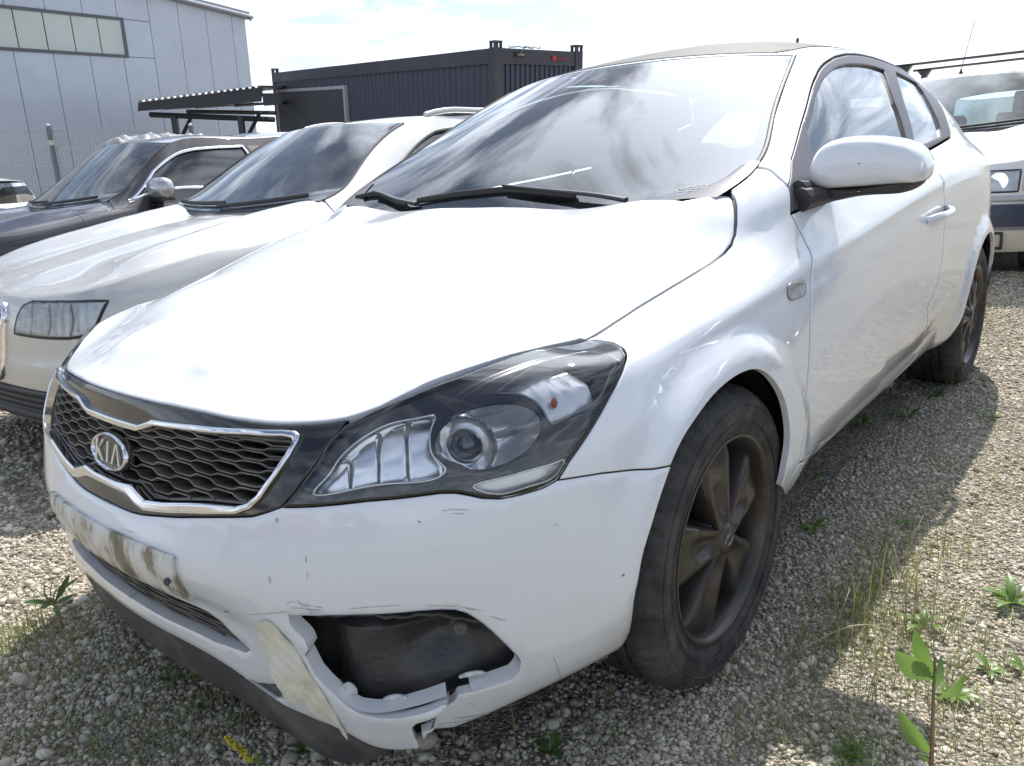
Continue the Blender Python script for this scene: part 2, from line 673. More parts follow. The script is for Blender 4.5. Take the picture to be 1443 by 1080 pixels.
# ================================================================== the white hatchback: body surfaces
# every row of a station: (inset from the plan curve, height); the last rows are given as points
ST = [  # base x, y, outward angle
    (.898, 0, 0), (.892, .15, 4), (.872, .30, 11), (.832, .44, 20), (.765, .57, 32), (.670, .68, 47), (.560, .77, 60),
    (.440, .835, 71), (.320, .872, 80), (.16, .887, 87), (0, .892, 90), (-.20, .893, 90), (-.33, .893, 90), (-.46, .892, 90),
    (-.70, .891, 90), (-.95, .890, 90), (-1.15, .889, 90), (-1.45, .888, 90), (-1.90, .888, 90), (-2.25, .890, 90),
    (-2.65, .892, 91), (-2.95, .872, 98), (-3.18, .80, 115), (-3.33, .64, 145), (-3.40, .34, 170), (-3.415, 0, 180)]
LOW = {
    0: [(.030, .285), (.030, .33), (.034, .375), (.010, .42), (.000, .47), (.022, .535), (.046, .60), (.060, .66), (.069, .70)],
    1: [(.030, .285), (.030, .33), (.034, .375), (.010, .42), (.000, .47), (.022, .535), (.045, .60), (.060, .66), (.069, .70)],
    2: [(.028, .272), (.028, .322), (.031, .375), (.010, .42), (.000, .47), (.018, .535), (.038, .60), (.056, .655), (.068, .695)],
    3: [(.026, .212), (.018, .278), (.014, .345), (.005, .41), (.000, .47), (.010, .535), (.025, .595), (.045, .65), (.064, .69)],
    4: [(.018, .165), (.007, .24), (.002, .33), (.000, .40), (.000, .47), (.007, .54), (.020, .60), (.040, .655), (.065, .70)],
    5: [(.034, .168), (.014, .238), (.003, .32), (.000, .40), (.000, .47), (.005, .54), (.018, .605), (.040, .67), (.075, .73)],
    6: [(.045, .195), (.018, .255), (.004, .325), (.000, .40), (.000, .47), (.004, .54), (.014, .61), (.036, .68), (.075, .745)],
    7: [(.048, .215), (.020, .272), (.006, .335), (.000, .405), (.000, .475), (.003, .545), (.011, .615), (.030, .69), (.069, .758)],
    8: [(.042, .230), (.020, .285), (.007, .35), (.001, .42), (.000, .49), (.002, .555), (.009, .63), (.026, .70), (.060, .772)],
    9: [(.040, .235), (.020, .29), (.008, .355), (.002, .425), (.000, .50), (.002, .57), (.008, .64), (.023, .712), (.053, .79)],
    10: [(.045, .235), (.022, .29), (.009, .355), (.003, .43), (.000, .505), (.002, .58), (.007, .65), (.020, .728), (.048, .810)],
    11: [(.055, .235), (.028, .285), (.011, .35), (.003, .43), (.000, .51), (.001, .59), (.006, .67), (.017, .75), (.044, .832)],
    12: [(.060, .235), (.030, .283), (.012, .35), (.003, .43), (.000, .515), (.001, .595), (.005, .68), (.015, .76), (.040, .845)],
    13: [(.065, .235), (.033, .28), (.012, .35), (.003, .43), (.000, .52), (.001, .60), (.005, .69), (.014, .77), (.036, .857)],
    14: [(.068, .235), (.034, .28), (.013, .35), (.003, .43), (.000, .53), (.001, .62), (.005, .71), (.012, .795), (.032, .885)],
    15: [(.070, .235), (.035, .28), (.014, .35), (.003, .44), (.000, .54), (.001, .635), (.005, .73), (.011, .82), (.030, .908)],
    16: [(.070, .235), (.035, .28), (.014, .35), (.003, .44), (.000, .54), (.001, .64), (.005, .74), (.011, .835), (.029, .926)],
    17: [(.070, .235), (.035, .28), (.014, .35), (.003, .44), (.000, .55), (.001, .655), (.005, .76), (.011, .86), (.029, .952)],
    18: [(.070, .235), (.036, .285), (.016, .36), (.004, .45), (.000, .56), (.001, .67), (.005, .78), (.011, .885), (.030, .985)],
    19: [(.070, .24), (.036, .29), (.016, .37), (.004, .46), (.000, .57), (.001, .685), (.005, .795), (.011, .90), (.030, 1.0)],
    20: [(.070, .24), (.036, .29), (.016, .37), (.004, .46), (.000, .57), (.002, .685), (.008, .795), (.015, .90), (.034, 1.0)],
    21: [(.060, .25), (.030, .30), (.010, .38), (.002, .46), (.000, .57), (.004, .685), (.014, .795), (.026, .90), (.046, 1.0)],
    22: [(.050, .25), (.022, .30), (.005, .38), (.000, .46), (.000, .57), (.010, .685), (.03, .795), (.05, .90), (.075, 1.0)],
    23: [(.050, .25), (.022, .30), (.005, .38), (.000, .46), (.005, .57), (.03, .685), (.06, .795), (.08, .90), (.10, 1.0)],
    24: [(.050, .25), (.022, .30), (.005, .38), (.000, .46), (.01, .57), (.04, .685), (.07, .795), (.085, .90), (.10, 1.0)],
    25: [(.050, .25), (.022, .30), (.005, .38), (.000, .46), (.01, .57), (.04, .685), (.07, .795), (.085, .90), (.10, 1.0)]}
R9 = [(.818, 0, .738), (.811, .14, .737), (.788, .285, .732), (.747, .41, .724), (.672, .535, .735), (.590, .600, .771),
      (.490, .645, .790), (.385, .682, .798), (.290, .706, .796), (.150, .723, .818), (0, .742, .850), (-.20, .757, .893),
      (-.33, .788, .930), (-.46, .815, .955), (-.70, .824, .970), (-.95, .824, .982), (-1.15, .823, .990), (-1.45, .820, 1.004),
      (-1.90, .812, 1.034), (-2.25, .800, 1.062), (-2.65, .775, 1.092), (-2.95, .73, 1.105), (-3.13, .65, 1.11), (-3.23, .50, 1.11),
      (-3.29, .26, 1.11), (-3.30, 0, 1.11)]
R12 = [(.70, 0, .800), (.69, .12, .799), (.665, .25, .792), (.64, .35, .782), (.600, .455, .775), (.52, .520, .797),
       (.43, .542, .820), (.34, .556, .840), (.26, .567, .857), (.15, .585, .884), (0, .607, .917), (-.20, .640, .957),
       (-.345, .700, 1.015), (-.464, .723, 1.066), (-.70, .672, 1.182), (-.94, .612, 1.300), (-1.13, .568, 1.384), (-1.45, .548, 1.424),
       (-1.90, .542, 1.440), (-2.25, .540, 1.430), (-2.65, .530, 1.395), (-2.95, .505, 1.345), (-3.08, .44, 1.30), (-3.14, .33, 1.29),
       (-3.17, .17, 1.295), (-3.17, 0, 1.295)]
net = []
for j, (bx, by, ph) in enumerate(ST):
    a = math.radians(ph)
    n = np.array([math.cos(a), math.sin(a)])
    row = [(bx-n[0]*d, by-n[1]*d, z) for (d, z) in LOW[j]]
    p9, p12 = np.array(R9[j]), np.array(R12[j])
    bulge = -.004 if j < 12 else .014
    o3 = np.array([n[0]*.8, n[1]*.8, .6])
    p10 = p9+(p12-p9)*.33+o3*bulge
    p11 = p9+(p12-p9)*.72+o3*bulge
    row += [tuple(p9), tuple(p10), tuple(p11), tuple(p12)]
    net.append(row)
net = np.array(net)
bxy = np.array([(s[0], s[1]) for s in ST])
SS = np.concatenate([[0], np.cumsum(np.linalg.norm(np.diff(bxy, axis=0), axis=1))])
mirr = net[1:][::-1].copy(); mirr[:, :, 1] *= -1
NET = np.concatenate([mirr, net], 0)
SALL = np.concatenate([-SS[1:][::-1], SS])
VALL = np.arange(13)*.085


def sstep(t):
    t = np.clip(t, 0, 1)
    return t*t*(3-2*t)


def side_disp(p):
    y = np.abs(p[:, 1])
    side = sstep((y-.72)/.1)
    out_ = np.zeros(len(p))
    for cx, r0, amp in ((0., .372, .017), (-2.65, .38, .020)):
        r = np.hypot(p[:, 0]-cx, p[:, 2]-.316)
        up_ = sstep((p[:, 2]-.24)/.15)
        out_ += amp*(1-sstep((r-r0-.012)/.075))*side*up_
    # lower crease of the doors
    zc = .40+(-.55-p[:, 0])*.062
    w = sstep((-.40-p[:, 0])/.25)*sstep((p[:, 0]+2.25)/.2)*side
    dz = zc-p[:, 2]
    out_ -= w*np.where(dz > 0, np.minimum(dz*.22, .022), np.maximum(-.0, 0))
    # soft crest just under the shoulder line
    zs = np.interp(-p[:, 0], [-.3, 0., .2, .46, .95, 1.9, 2.65], [.775, .795, .815, .842, .893, .968, .985])
    w2 = sstep((.30-p[:, 0])/.35)*side*sstep((p[:, 0]+3.0)/.3)
    out_ += w2*.007*np.exp(-((p[:, 2]-zs)/.022)**2)
    return out_


BODY = Loft(NET, SALL, VALL, disp=side_disp)
BODY.prep(ns=700, nv=150, s0=-1.2, s1=SS[-1]*.93)
V9 = VALL[9]; V12 = VALL[12]


def side_hit(x, z, s=1):
    """(x, z) seen square from the car's side -> body parameters"""
    loc, nn, idx, dist = BODY.bvh.ray_cast(Vector((x, 2.0, z)), Vector((0, -1, 0)))
    if idx is None:
        loc, nn, idx, dist = BODY.bvh.find_nearest(Vector((x, .86, z)))
    t = BODY.tri[idx]
    a, b, c = BODY.gp[t]
    M = np.array([b-a, c-a]).T
    w, *_r = np.linalg.lstsq(M, np.array(loc)-a, rcond=None)
    q = (1-w[0]-w[1])*BODY.gq[t[0]]+w[0]*BODY.gq[t[1]]+w[1]*BODY.gq[t[2]]
    return np.array([q[0]*s, q[1]])


class Height:
    """z = H(x, y): thin-plate surface through the given points"""
    sgn = 1.

    def __init__(self, pts, lam=1e-6):
        P = np.array(pts, float)
        self.c = P[:, :2]
        n = len(P)
        d = np.linalg.norm(self.c[:, None]-self.c[None], axis=2)
        K = self.k(d)+lam*np.eye(n)
        T = np.hstack([np.ones((n, 1)), self.c])
        A = np.zeros((n+3, n+3)); A[:n, :n] = K; A[:n, n:] = T; A[n:, :n] = T.T
        b = np.concatenate([P[:, 2], np.zeros(3)])
        self.w = np.linalg.solve(A, b)

    @staticmethod
    def k(d):
        return np.where(d > 1e-9, d*d*np.log(np.maximum(d, 1e-9)), 0)

    def z(self, x, y):
        q = np.stack([x, y], -1)
        d = np.linalg.norm(q[:, None]-self.c[None], axis=2)
        return self.k(d)@self.w[:-3]+self.w[-3]+q@self.w[-2:]

    def ev(self, s, v):
        s = np.atleast_1d(np.asarray(s, float)); v = np.atleast_1d(np.asarray(v, float))
        return np.stack([s, v, self.z(s, v)], -1)

    def nrm(self, s, v):
        e = 3e-3
        du = self.ev(np.asarray(s)+e, v)-self.ev(np.asarray(s)-e, v); dv_ = self.ev(s, np.asarray(v)+e)-self.ev(s, np.asarray(v)-e)
        n = np.cross(du, dv_)
        return n/(np.linalg.norm(n, axis=1)[:, None])

    def prep(self, x0, x1, y0, y1, n=220):
        g = np.stack(np.meshgrid(np.linspace(x0, x1, n), np.linspace(y0, y1, n), indexing='ij'), -1).reshape(-1, 2)
        self.gp = self.ev(g[:, 0], g[:, 1]); self.gq = g
        q = np.array(grid_faces(n, n))
        self.tri = np.vstack([q[:, [0, 1, 2]], q[:, [0, 2, 3]]])
        self.bvh = BVHTree.FromPolygons([tuple(p) for p in self.gp], [tuple(map(int, t)) for t in self.tri])

    hit = Loft.hit
    hits = Loft.hits


# hood: through the body's own edge and flank rows plus a centre crown
hp = []
for s in list(np.linspace(0, SS[4], 7)) + list(np.linspace(SS[4]+.06, SS[12]-.03, 12)):
    for v in (V9, V9+.045, V9+.085, V9+.13, V9+.17, V12):
        p = BODY.raw([s], [v])[0]
        if s < SS[4]-.001 and v > V9+.1: continue
        hp.append(p)
for x, z in ((.72, .792), (.62, .828), (.5, .862), (.35, .899), (.2, .931), (.05, .959), (-.1, .982), (-.22, .998), (-.32, 1.012)):
    for yy, dz in ((0, 0), (.18, -.003), (.36, -.0125)):
        if x > .6 and yy > .3: continue
        hp.append((x, yy, z+dz*(1.25 if x > .3 else .9)))
hp = np.array(hp)
m2 = hp[np.abs(hp[:, 1]) > 1e-6].copy(); m2[:, 1] *= -1
HP = np.vstack([hp, m2])
# drop near duplicates
keep = []
for i, p in enumerate(HP):
    if all(np.hypot(*(p[:2]-HP[k][:2])) > .02 for k in keep): keep.append(i)
HOOD = Height(HP[keep], lam=2e-5)
HOOD.prep(-.45, .86, -.85, .85)

# windscreen and roof
def ws_edge(t):
    A = np.array([R12[12], R12[13], R12[14], R12[15], R12[16]])
    return nat_spline(np.array([0, .16, .47, .78, 1.]), A, np.atleast_1d(t))


wn = []
bs = np.linspace(-1, 1, 9)
ts = np.linspace(-.06, 1.0, 8)
cen_ws = lambda t: np.stack([-.285-.69*t, 0*t, .975+.43*t+.06*t*(1-t)], -1)
E_ = ws_edge(ts); Cc = cen_ws(ts)
for b in bs:
    col = []
    for e, c in zip(E_, Cc):
        k = 1-abs(b)**2.2
        col.append((e[0]+(c[0]-e[0])*k, e[1]*b, e[2]+(c[2]-e[2])*k))
    wn.append(col)
WS = Loft(wn, bs*.7, ts*.85, smooth_rows=True)
WS.sgn = 1.
WS.prep(ns=120, nv=90)
rn = []
xs_r = [16, 17, 18, 19, 20, 21, 22]
for b in bs:
    col = []
    for i, j in enumerate(xs_r):
        e = np.array(R12[j])
        crown = [.024, .060, .078, .078, .065, .045, .03][i]
        dx = [.155, .06, 0, 0, 0, -.05, -.10][i]
        k = 1-abs(b)**2.2
        col.append((e[0]+dx*k, e[1]*b, e[2]+crown*k))
    rn.append(col)
ROOF = Loft(rn, bs*.55, np.array([0, .32, .77, 1.12, 1.52, 1.83, 1.97]), smooth_rows=True)
ROOF.prep(ns=80, nv=80)
# ================================================================== the white hatchback: panels
car = empty('parked_car', (0, 0, 0))
tag(car, 'white three-door hatchback with cracked front bumper, black roof and dark alloy wheels', 'car')


def paint_mat(name, col, dirt=(.42, .38, .30), amount=.5, metal=0., rough=.30, coat=1., low=.30):
    """car paint: coat gloss, faint mottling, dust that gathers in specks and low down where road dirt splashes"""
    M = bpy.data.materials.new(name); M.use_nodes = True
    t = M.node_tree; b = t.nodes['Principled BSDF']
    _set(b, 'Roughness', rough); _set(b, 'Metallic', metal); _set(b, 'Coat Weight', coat); _set(b, 'Coat Roughness', .035)
    co = t.nodes.new('ShaderNodeTexCoord')
    n1 = t.nodes.new('ShaderNodeTexNoise'); n1.inputs['Scale'].default_value = 3.1; n1.inputs['Detail'].default_value = 9; n1.inputs['Roughness'].default_value = .7
    n2 = t.nodes.new('ShaderNodeTexNoise'); n2.inputs['Scale'].default_value = 55; n2.inputs['Detail'].default_value = 3
    for n in (n1, n2): t.links.new(co.outputs['Object'], n.inputs['Vector'])
    sp = t.nodes.new('ShaderNodeSeparateXYZ'); t.links.new(co.outputs['Object'], sp.inputs[0])
    hz = t.nodes.new('ShaderNodeMapRange'); hz.inputs[1].default_value = low+.22; hz.inputs[2].default_value = low-.08
    hz.inputs[3].default_value = 0; hz.inputs[4].default_value = .55
    t.links.new(sp.outputs[2], hz.inputs[0])
    r1 = t.nodes.new('ShaderNodeMapRange'); r1.inputs[1].default_value = .42; r1.inputs[2].default_value = .78; r1.inputs[4].default_value = .14*amount
    t.links.new(n1.outputs['Fac'], r1.inputs[0])
    r2 = t.nodes.new('ShaderNodeMapRange'); r2.inputs[1].default_value = .70; r2.inputs[2].default_value = .80; r2.inputs[4].default_value = .30*amount
    t.links.new(n2.outputs['Fac'], r2.inputs[0])
    m1 = t.nodes.new('ShaderNodeMath'); m1.operation = 'MULTIPLY'; t.links.new(hz.outputs[0], m1.inputs[0]); t.links.new(n1.outputs['Fac'], m1.inputs[1])
    a1 = t.nodes.new('ShaderNodeMath'); a1.operation = 'ADD'; t.links.new(m1.outputs[0], a1.inputs[0]); t.links.new(r1.outputs[0], a1.inputs[1])
    a2 = t.nodes.new('ShaderNodeMath'); a2.operation = 'ADD'; a2.use_clamp = True; t.links.new(a1.outputs[0], a2.inputs[0]); t.links.new(r2.outputs[0], a2.inputs[1])
    mx = t.nodes.new('ShaderNodeMixRGB'); mx.inputs[1].default_value = (*col, 1); mx.inputs[2].default_value = (*dirt, 1)
    t.links.new(a2.outputs[0], mx.inputs[0]); t.links.new(mx.outputs[0], b.inputs['Base Color'])
    rr = t.nodes.new('ShaderNodeMapRange'); rr.inputs[3].default_value = .03; rr.inputs[4].default_value = .30
    t.links.new(a2.outputs[0], rr.inputs[0]); t.links.new(rr.outputs[0], b.inputs['Coat Roughness'])
    # orange peel
    n3 = t.nodes.new('ShaderNodeTexNoise'); n3.inputs['Scale'].default_value = 260; t.links.new(co.outputs['Object'], n3.inputs['Vector'])
    bm_ = t.nodes.new('ShaderNodeBump'); bm_.inputs['Strength'].default_value = .008; bm_.inputs['Distance'].default_value = .002
    t.links.new(n3.outputs['Fac'], bm_.inputs['Height']); t.links.new(bm_.outputs[0], b.inputs['Normal'])
    MATS[name] = M
    return M


PAINT = paint_mat('white_paint', (.73, .755, .79))
GLOSSBLK = mat('gloss_black_plastic', (.012, .012, .014), .12, coat=.6, dirt=(.06, .05, .04), dscale=9, dlo=.5, dhi=.85)
TRIM = mat('black_plastic_trim', (.035, .033, .035), .5, var=.15, scale=30, bump=.1, bscale=300)
GREYTRIM = mat('grey_window_frame', (.085, .08, .088), .42, var=.1, scale=20)
LOWPLASTIC = mat('grey_spoiler_plastic', (.055, .054, .055), .6, dirt=(.16, .15, .13), dscale=9, dlo=.45, dhi=.75, bump=.15, bscale=200)
CHROME = mat('chrome', (.75, .75, .77), .08, metal=1., dirt=(.4, .38, .34), dscale=14, dlo=.6, dhi=.8)
DARK = mat('dark_underside', (.012, .012, .013), .8, var=.3)
ROOFBLK = mat('black_roof_wrap', (.04, .039, .039), .62, spec=.25, dirt=(.08, .078, .075), dscale=12, dlo=.45, dhi=.8)
RUBBER_GAP = mat('rubber_and_gap_shade', (.02, .02, .021), .6)  # real seals, and the strips that paint shade into the panel gaps


def cl(q):
    q = np.array(q, float); q[:, 1] = np.clip(q[:, 1], 0.0, V12); return q


def BH(pts):
    return cl(BODY.hits(pts))


def flip(q):
    q = np.array(q, float).copy(); q[:, 0] *= -1; return q[::-1]


def vz(s, z):
    """row parameter of height z at station s"""
    v = np.linspace(0, V12, 400)
    P = BODY.ev(np.full(400, s), v)
    return float(np.interp(z, P[:, 2], v))


HL = [(395, 716), (440, 715), (515, 707.6), (567, 703), (619.5, 696), (642, 695.6), (661, 699), (679, 703), (705.6, 704), (735.5, 698), (765.5, 689), (786, 677.6),
      (803, 649.6), (829, 612), (855, 567), (878, 522), (882.6, 503.6), (878, 490.5), (863, 482), (840, 478.5), (825, 479.5),
      (754, 492), (694, 511), (642, 531.7), (582, 556), (530, 577.5), (485, 599.5), (473.6, 612), (447, 649.6), (417, 691)]
hl = BH(HL)
# the top edge of the lamp follows the bonnet edge row exactly
hl[20:27, 1] = np.minimum(hl[20:27, 1], V9-.004)
hl_bot, hl_out, hl_top, hl_in = hl[:12], hl[11:21], hl[20:27], np.vstack([hl[26:], hl[:1]])
SEAM = BH([(786, 677.6), (820, 672.5), (848, 668), (889, 663.4), (919.6, 662), (932, 660), (946.7, 657)])
ARCHB = BH([(946.7, 657), (933, 697), (920, 740), (907.8, 780), (901, 816), (894, 852), (880, 921), (872.6, 946)])
ARCHF = BH([(946.7, 657), (961, 624.6), (982.8, 590), (1004.4, 561), (1022.5, 543), (1040.5, 530), (1058.6, 522.6), (1073, 523), (1087.5, 533),
            (1098.4, 548), (1107.4, 568.6), (1112.8, 597.5), (1112.8, 630), (1108, 659), (1101, 688)])
ARCHF = smooth_curve(ARCHF, 44)
ARCHB = smooth_curve(ARCHB, 20)
BLKLOW = BH([(395, 716.7), (376, 723), (355, 729), (317, 730), (288, 730), (250, 730), (233, 729), (197, 726), (182, 722), (167, 716)])
ctr_low = BLKLOW[-1][1]

# ---- front bumper (one skin, left side torn open)
left = []
left += list(SEAM[::-1][:-1])                       # arch -> lamp
left += list(hl_bot[::-1])                          # lamp lower edge to its inner tip
left += list(BLKLOW[1:-1])
top_chain = np.array(left)
bot_px = [(872.6, 946), (850, 962), (800, 985), (740, 1008), (700, 1019), (640, 1026.5), (594, 1029), (592, 1020)]
crackR = [(604, 1014), (622, 1001), (640, 989), (646, 979)]
fog = [(664, 975), (682, 971), (705, 964), (723, 957.5), (731, 948), (733.5, 934), (729, 925.6), (713, 909), (692, 889), (676, 875.7), (658, 864.5),
       (641.5, 859.8), (621, 859.4), (590.6, 861.4), (564, 864), (503, 866.5), (462, 867.5), (427, 868), (406, 867.5), (408, 879), (415, 889), (424, 897),
       (431, 905), (436, 917), (430, 924), (437, 938), (445, 953), (458, 967), (473, 981), (488, 994), (506, 1003), (530, 1006), (560, 1002), (600, 992), (630, 982)]
crackL = [(634, 978), (628, 986), (606, 1000), (586, 1008), (580, 1014), (583, 1024), (588, 1034), (590, 1044), (588, 1052)]
bot2 = [(574, 1053), (560, 1052), (540, 1051), (520, 1047), (500, 1039), (490, 1034), (462, 1022), (430, 1009), (400, 998), (372, 983), (345, 968)]
bq = np.vstack([BH(bot_px), BH(crackR), BH(fog), BH(crackL), BH(bot2)])
s_end = bq[-1][0]
lip = np.array([(s, 0.0) for s in np.linspace(s_end-.03, 0, 14)])
right_bot = np.array([(-s, 0.0) for s in np.linspace(.02, SS[8]*.995, 34)])
right_side = flip(ARCHB)[:, :] if False else np.array([(-q[0], q[1]) for q in ARCHB[::-1]])
right_bot = right_bot[np.abs(right_bot[:, 0]) < abs(right_side[0][0])-.01]
right_top = np.array([(-q[0], q[1]) for q in top_chain])
out_b = np.vstack([ARCHB[1:-1], bq, lip, right_bot, right_side[:-1], right_top, [(0, ctr_low)], top_chain[::-1]])
# intake between plate and lip
IN_T = BH([(178, 806), (214, 826), (249, 844), (275, 855), (293, 864), (310, 876), (324, 891), (340, 906), (352, 917)])
IN_B = BH([(345, 921), (302, 906), (235, 874), (180, 841)])
it_ = np.vstack([[(0, IN_T[0][1])], IN_T, IN_B, [(0, IN_B[-1][1])]])
intake = np.vstack([it_, flip(it_)[1:-1]])
GAP = BH([(338, 966), (362, 963), (389, 965), (395, 975), (401, 986), (386, 985), (362, 978)])
fogR = np.array([(-q[0], q[1]) for q in BH([(664, 975), (682, 971), (705, 964), (723, 957.5), (731, 948), (733.5, 934), (713, 909), (676, 875.7), (641.5, 859.8), (590, 861), (503, 866.5), (427, 868), (430, 900), (445, 945), (473, 981), (506, 1003), (560, 1002), (630, 982)])])
fog_c = BH([(600, 930)])[0]


def bump_bend(P, q):
    P = P.copy()
    # torn corner piece below the lamp opening hangs out and down
    a = BH([(634, 978)])[0]; b = BH([(588, 1050)])[0]
    dx = (a[0]-q[:, 0])
    w = sstep(1-(np.maximum(dx, 0)/.22))*(q[:, 0] < a[0]+.004)*sstep((a[1]+.012-q[:, 1])/.035)*(q[:, 0] > 0)
    right_of = q[:, 0] > (b[0]+(a[0]-b[0])*np.clip((q[:, 1]-b[1])/(a[1]-b[1]), 0, 1)+.001)
    w = np.where(right_of, 0, w)
    P[:, 0] += w*.010; P[:, 1] += w*.012; P[:, 2] -= w*.012
    # dents and waves round the damage
    d = np.hypot(q[:, 0]-BH([(430, 880)])[0][0], q[:, 1]-BH([(430, 880)])[0][1])
    ph = np.sin(q[:, 0]*95)*np.cos(q[:, 1]*80)
    k = np.exp(-(d/.10)**2)*(q[:, 0] > 0)
    P[:, 0] += k*ph*.0022
    k2 = np.exp(-((q[:, 0]-BH([(388, 760)])[0][0])/.012)**2)*sstep((q[:, 1]-.25)/.2)*(q[:, 0] > 0)*.0028
    P[:, 0] -= k2
    return P


bumper = patch('front_bumper', BODY, inset(resample(out_b, .02), .0012), [intake, GAP, fogR], step=.02, edge=.009, flange=.016,
               hole_flange=[.045, .02, .04], material=PAINT, parent=car, bend=bump_bend)
# deep rolled edge inside the torn fog-lamp opening
fq = BH(fog)


def ledge(name, q, depth, mtl, parent, F=BODY, push=0., drop=0.):
    P = F.ev(q[:, 0], q[:, 1])-F.nrm(q[:, 0], q[:, 1])*.001; N = F.nrm(q[:, 0], q[:, 1])
    Q = P-N*depth
    Q[:, 2] += drop
    n = len(q)
    mb = MB(); mb.add(np.vstack([P, P*.5+Q*.5, Q]), [(i, i+1, n+i+1, n+i) for i in range(n-1)]+[(n+i, n+i+1, 2*n+i+1, 2*n+i) for i in range(n-1)], True)
    return mb.build(name, mtl, parent, sharp=60, recalc=False)


fr_ = resample(fq, .01, closed=False)
ledge('opening_lip', fr_, .026, PAINT, bumper, drop=.005)
tabm = mat('clear_cracked_plastic', (.55, .57, .58), .35, var=.3, scale=90, bump=.4, bscale=150)
for (px, py, w_, h_) in ((486, 990, .014, .022), (556, 1000, .020, .011), (668, 966, .022, .008)):
    q = BH([(px, py)])[0]
    P = BODY.ev([q[0]], [q[1]])[0]; N = BODY.nrm([q[0]], [q[1]])[0]
    t_ = np.cross([0, 0, 1.], N); t_ /= np.linalg.norm(t_)
    ring = [P-N*.02+t_*w_*math.cos(a)*(1+.12*math.sin(3*a))+np.array([0, 0, 1])*(h_*max(0, math.sin(a))) for a in np.linspace(0, PI, 9)]
    MB().prism(ring, -N*.003).build('broken_tab', tabm, bumper)

# masking tape over the crack
tape_m = mat('masking_tape', (.64, .60, .48), .75, var=.14, scale=25, bump=.5, bscale=45, dirt=(.72, .70, .62), dscale=11, dlo=.48, dhi=.62)
tape_px = [(362, 876), (376, 873), (386, 879), (399, 893), (412, 908), (424, 926), (434, 944), (446, 962), (458, 979), (464, 990), (476, 1010), (487, 1028), (491, 1040),
           (484, 1033), (478, 1022), (462, 1015), (448, 1007), (436, 995), (422, 989), (408, 986), (402, 985), (398, 974), (390, 960), (383, 948), (381, 934), (370, 910)]
tq = BH(tape_px)


def tape_bend(P, q):
    P = P.copy()
    k = np.sin(q[:, 0]*140+q[:, 1]*60)*np.sin(q[:, 1]*110)
    P[:, 0] += .0015*k; P[:, 1] += .0008*k
    return P


patch('masking_tape', BODY, tq, step=.010, edge=.008, lift=.0035, flange=.002, round_=0, material=tape_m, parent=bumper, bend=lambda P, q: tape_bend(bump_bend(P, q), q))

# number-plate mount (plate removed), proud of the bumper skin, stained
pm = bpy.data.materials.new('stained_plate_mount'); pm.use_nodes = True
t = pm.node_tree; b = t.nodes['Principled BSDF']; _set(b, 'Roughness', .45)
co = t.nodes.new('ShaderNodeTexCoord')
mp = t.nodes.new('ShaderNodeMapping'); mp.inputs['Scale'].default_value = (1, 1, .35)
t.links.new(co.outputs['Object'], mp.inputs[0])
n1 = t.nodes.new('ShaderNodeTexNoise'); n1.inputs['Scale'].default_value = 26; n1.inputs['Detail'].default_value = 10; n1.inputs['Roughness'].default_value = .72
n2 = t.nodes.new('ShaderNodeTexNoise'); n2.inputs['Scale'].default_value = 8.5; n2.inputs['Detail'].default_value = 2
t.links.new(mp.outputs[0], n1.inputs['Vector']); t.links.new(co.outputs['Object'], n2.inputs['Vector'])
mu = t.nodes.new('ShaderNodeMath'); mu.operation = 'MULTIPLY'; t.links.new(n1.outputs['Fac'], mu.inputs[0]); t.links.new(n2.outputs['Fac'], mu.inputs[1])
rp = t.nodes.new('ShaderNodeValToRGB')
rp.color_ramp.elements[0].position = .185; rp.color_ramp.elements[0].color = (.66, .655, .62, 1)
rp.color_ramp.elements[1].position = .335; rp.color_ramp.elements[1].color = (.11, .10, .08, 1)
e_ = rp.color_ramp.elements.new(.238); e_.color = (.50, .48, .41, 1)
e_ = rp.color_ramp.elements.new(.268); e_.color = (.25, .21, .15, 1)
t.links.new(mu.outputs[0], rp.inputs[0]); t.links.new(rp.outputs[0], b.inputs['Base Color'])
pq = [(-.262, vz(.262, .418)), (-.13, vz(.13, .405)), (0, vz(0, .402)), (.13, vz(.13, .405)), (.262, vz(.262, .400)), (.262, vz(.262, .492)), (.13, vz(.13, .494)), (0, vz(0, .494)), (-.13, vz(.13, .494)), (-.262, vz(.262, .492))]
mount = patch('plate_mount', BODY, np.array(pq), step=.02, edge=.01, lift=.009, flange=.013, round_=.0025, material=pm, parent=bumper)
for s_ in (.245, -.245):
    v_ = vz(abs(s_), .448)
    P = BODY.ev([s_], [v_])[0]; N = BODY.nrm([s_], [v_])[0]
    k = .004 if s_ > 0 else .012
    mb = MB().tube([P+N*.006, P+N*(.006+k)], .0035, 8).lathe([(.0005, 0), (.0055, .001), (.0075, .004), (.0055, .008), (.0005, .0095)], 10, 'x', tuple(P+N*(.006+k)))
    mb.build('screw', mat('rusty_screw', (.09, .08, .075), .5, metal=.5), bumper)

# ---- black grille surround, chrome frame, bars
Ti = [(193, 607), (203, 604.5), (218, 599.5), (250, 604), (300, 610), (350, 613), (400, 615.5), (412, 618), (415, 624), (403, 642), (385, 669), (363, 699), (349, 710), (333, 714)]
Bi = [(288, 709.5), (233, 708.5), (207, 705), (197, 694.5), (188, 684), (167, 679)]
To = [(196, 599), (205, 596), (216, 591.5), (250, 596), (300, 602), (350, 605), (400, 607.5), (418, 609), (424, 614), (422, 622), (410, 643), (392, 670), (370, 701), (354, 717), (333, 724.5)]
Bo = [(288, 724.5), (233, 722.5), (205, 719.5), (193, 711), (180, 696), (170, 691)]


def sym(top, bot, zt, zb):
    q = BH(top+bot)
    h = np.vstack([[(0, q[0][1])], q, [(0, q[-1][1])]])
    return np.vstack([h, flip(h)[1:-1]])


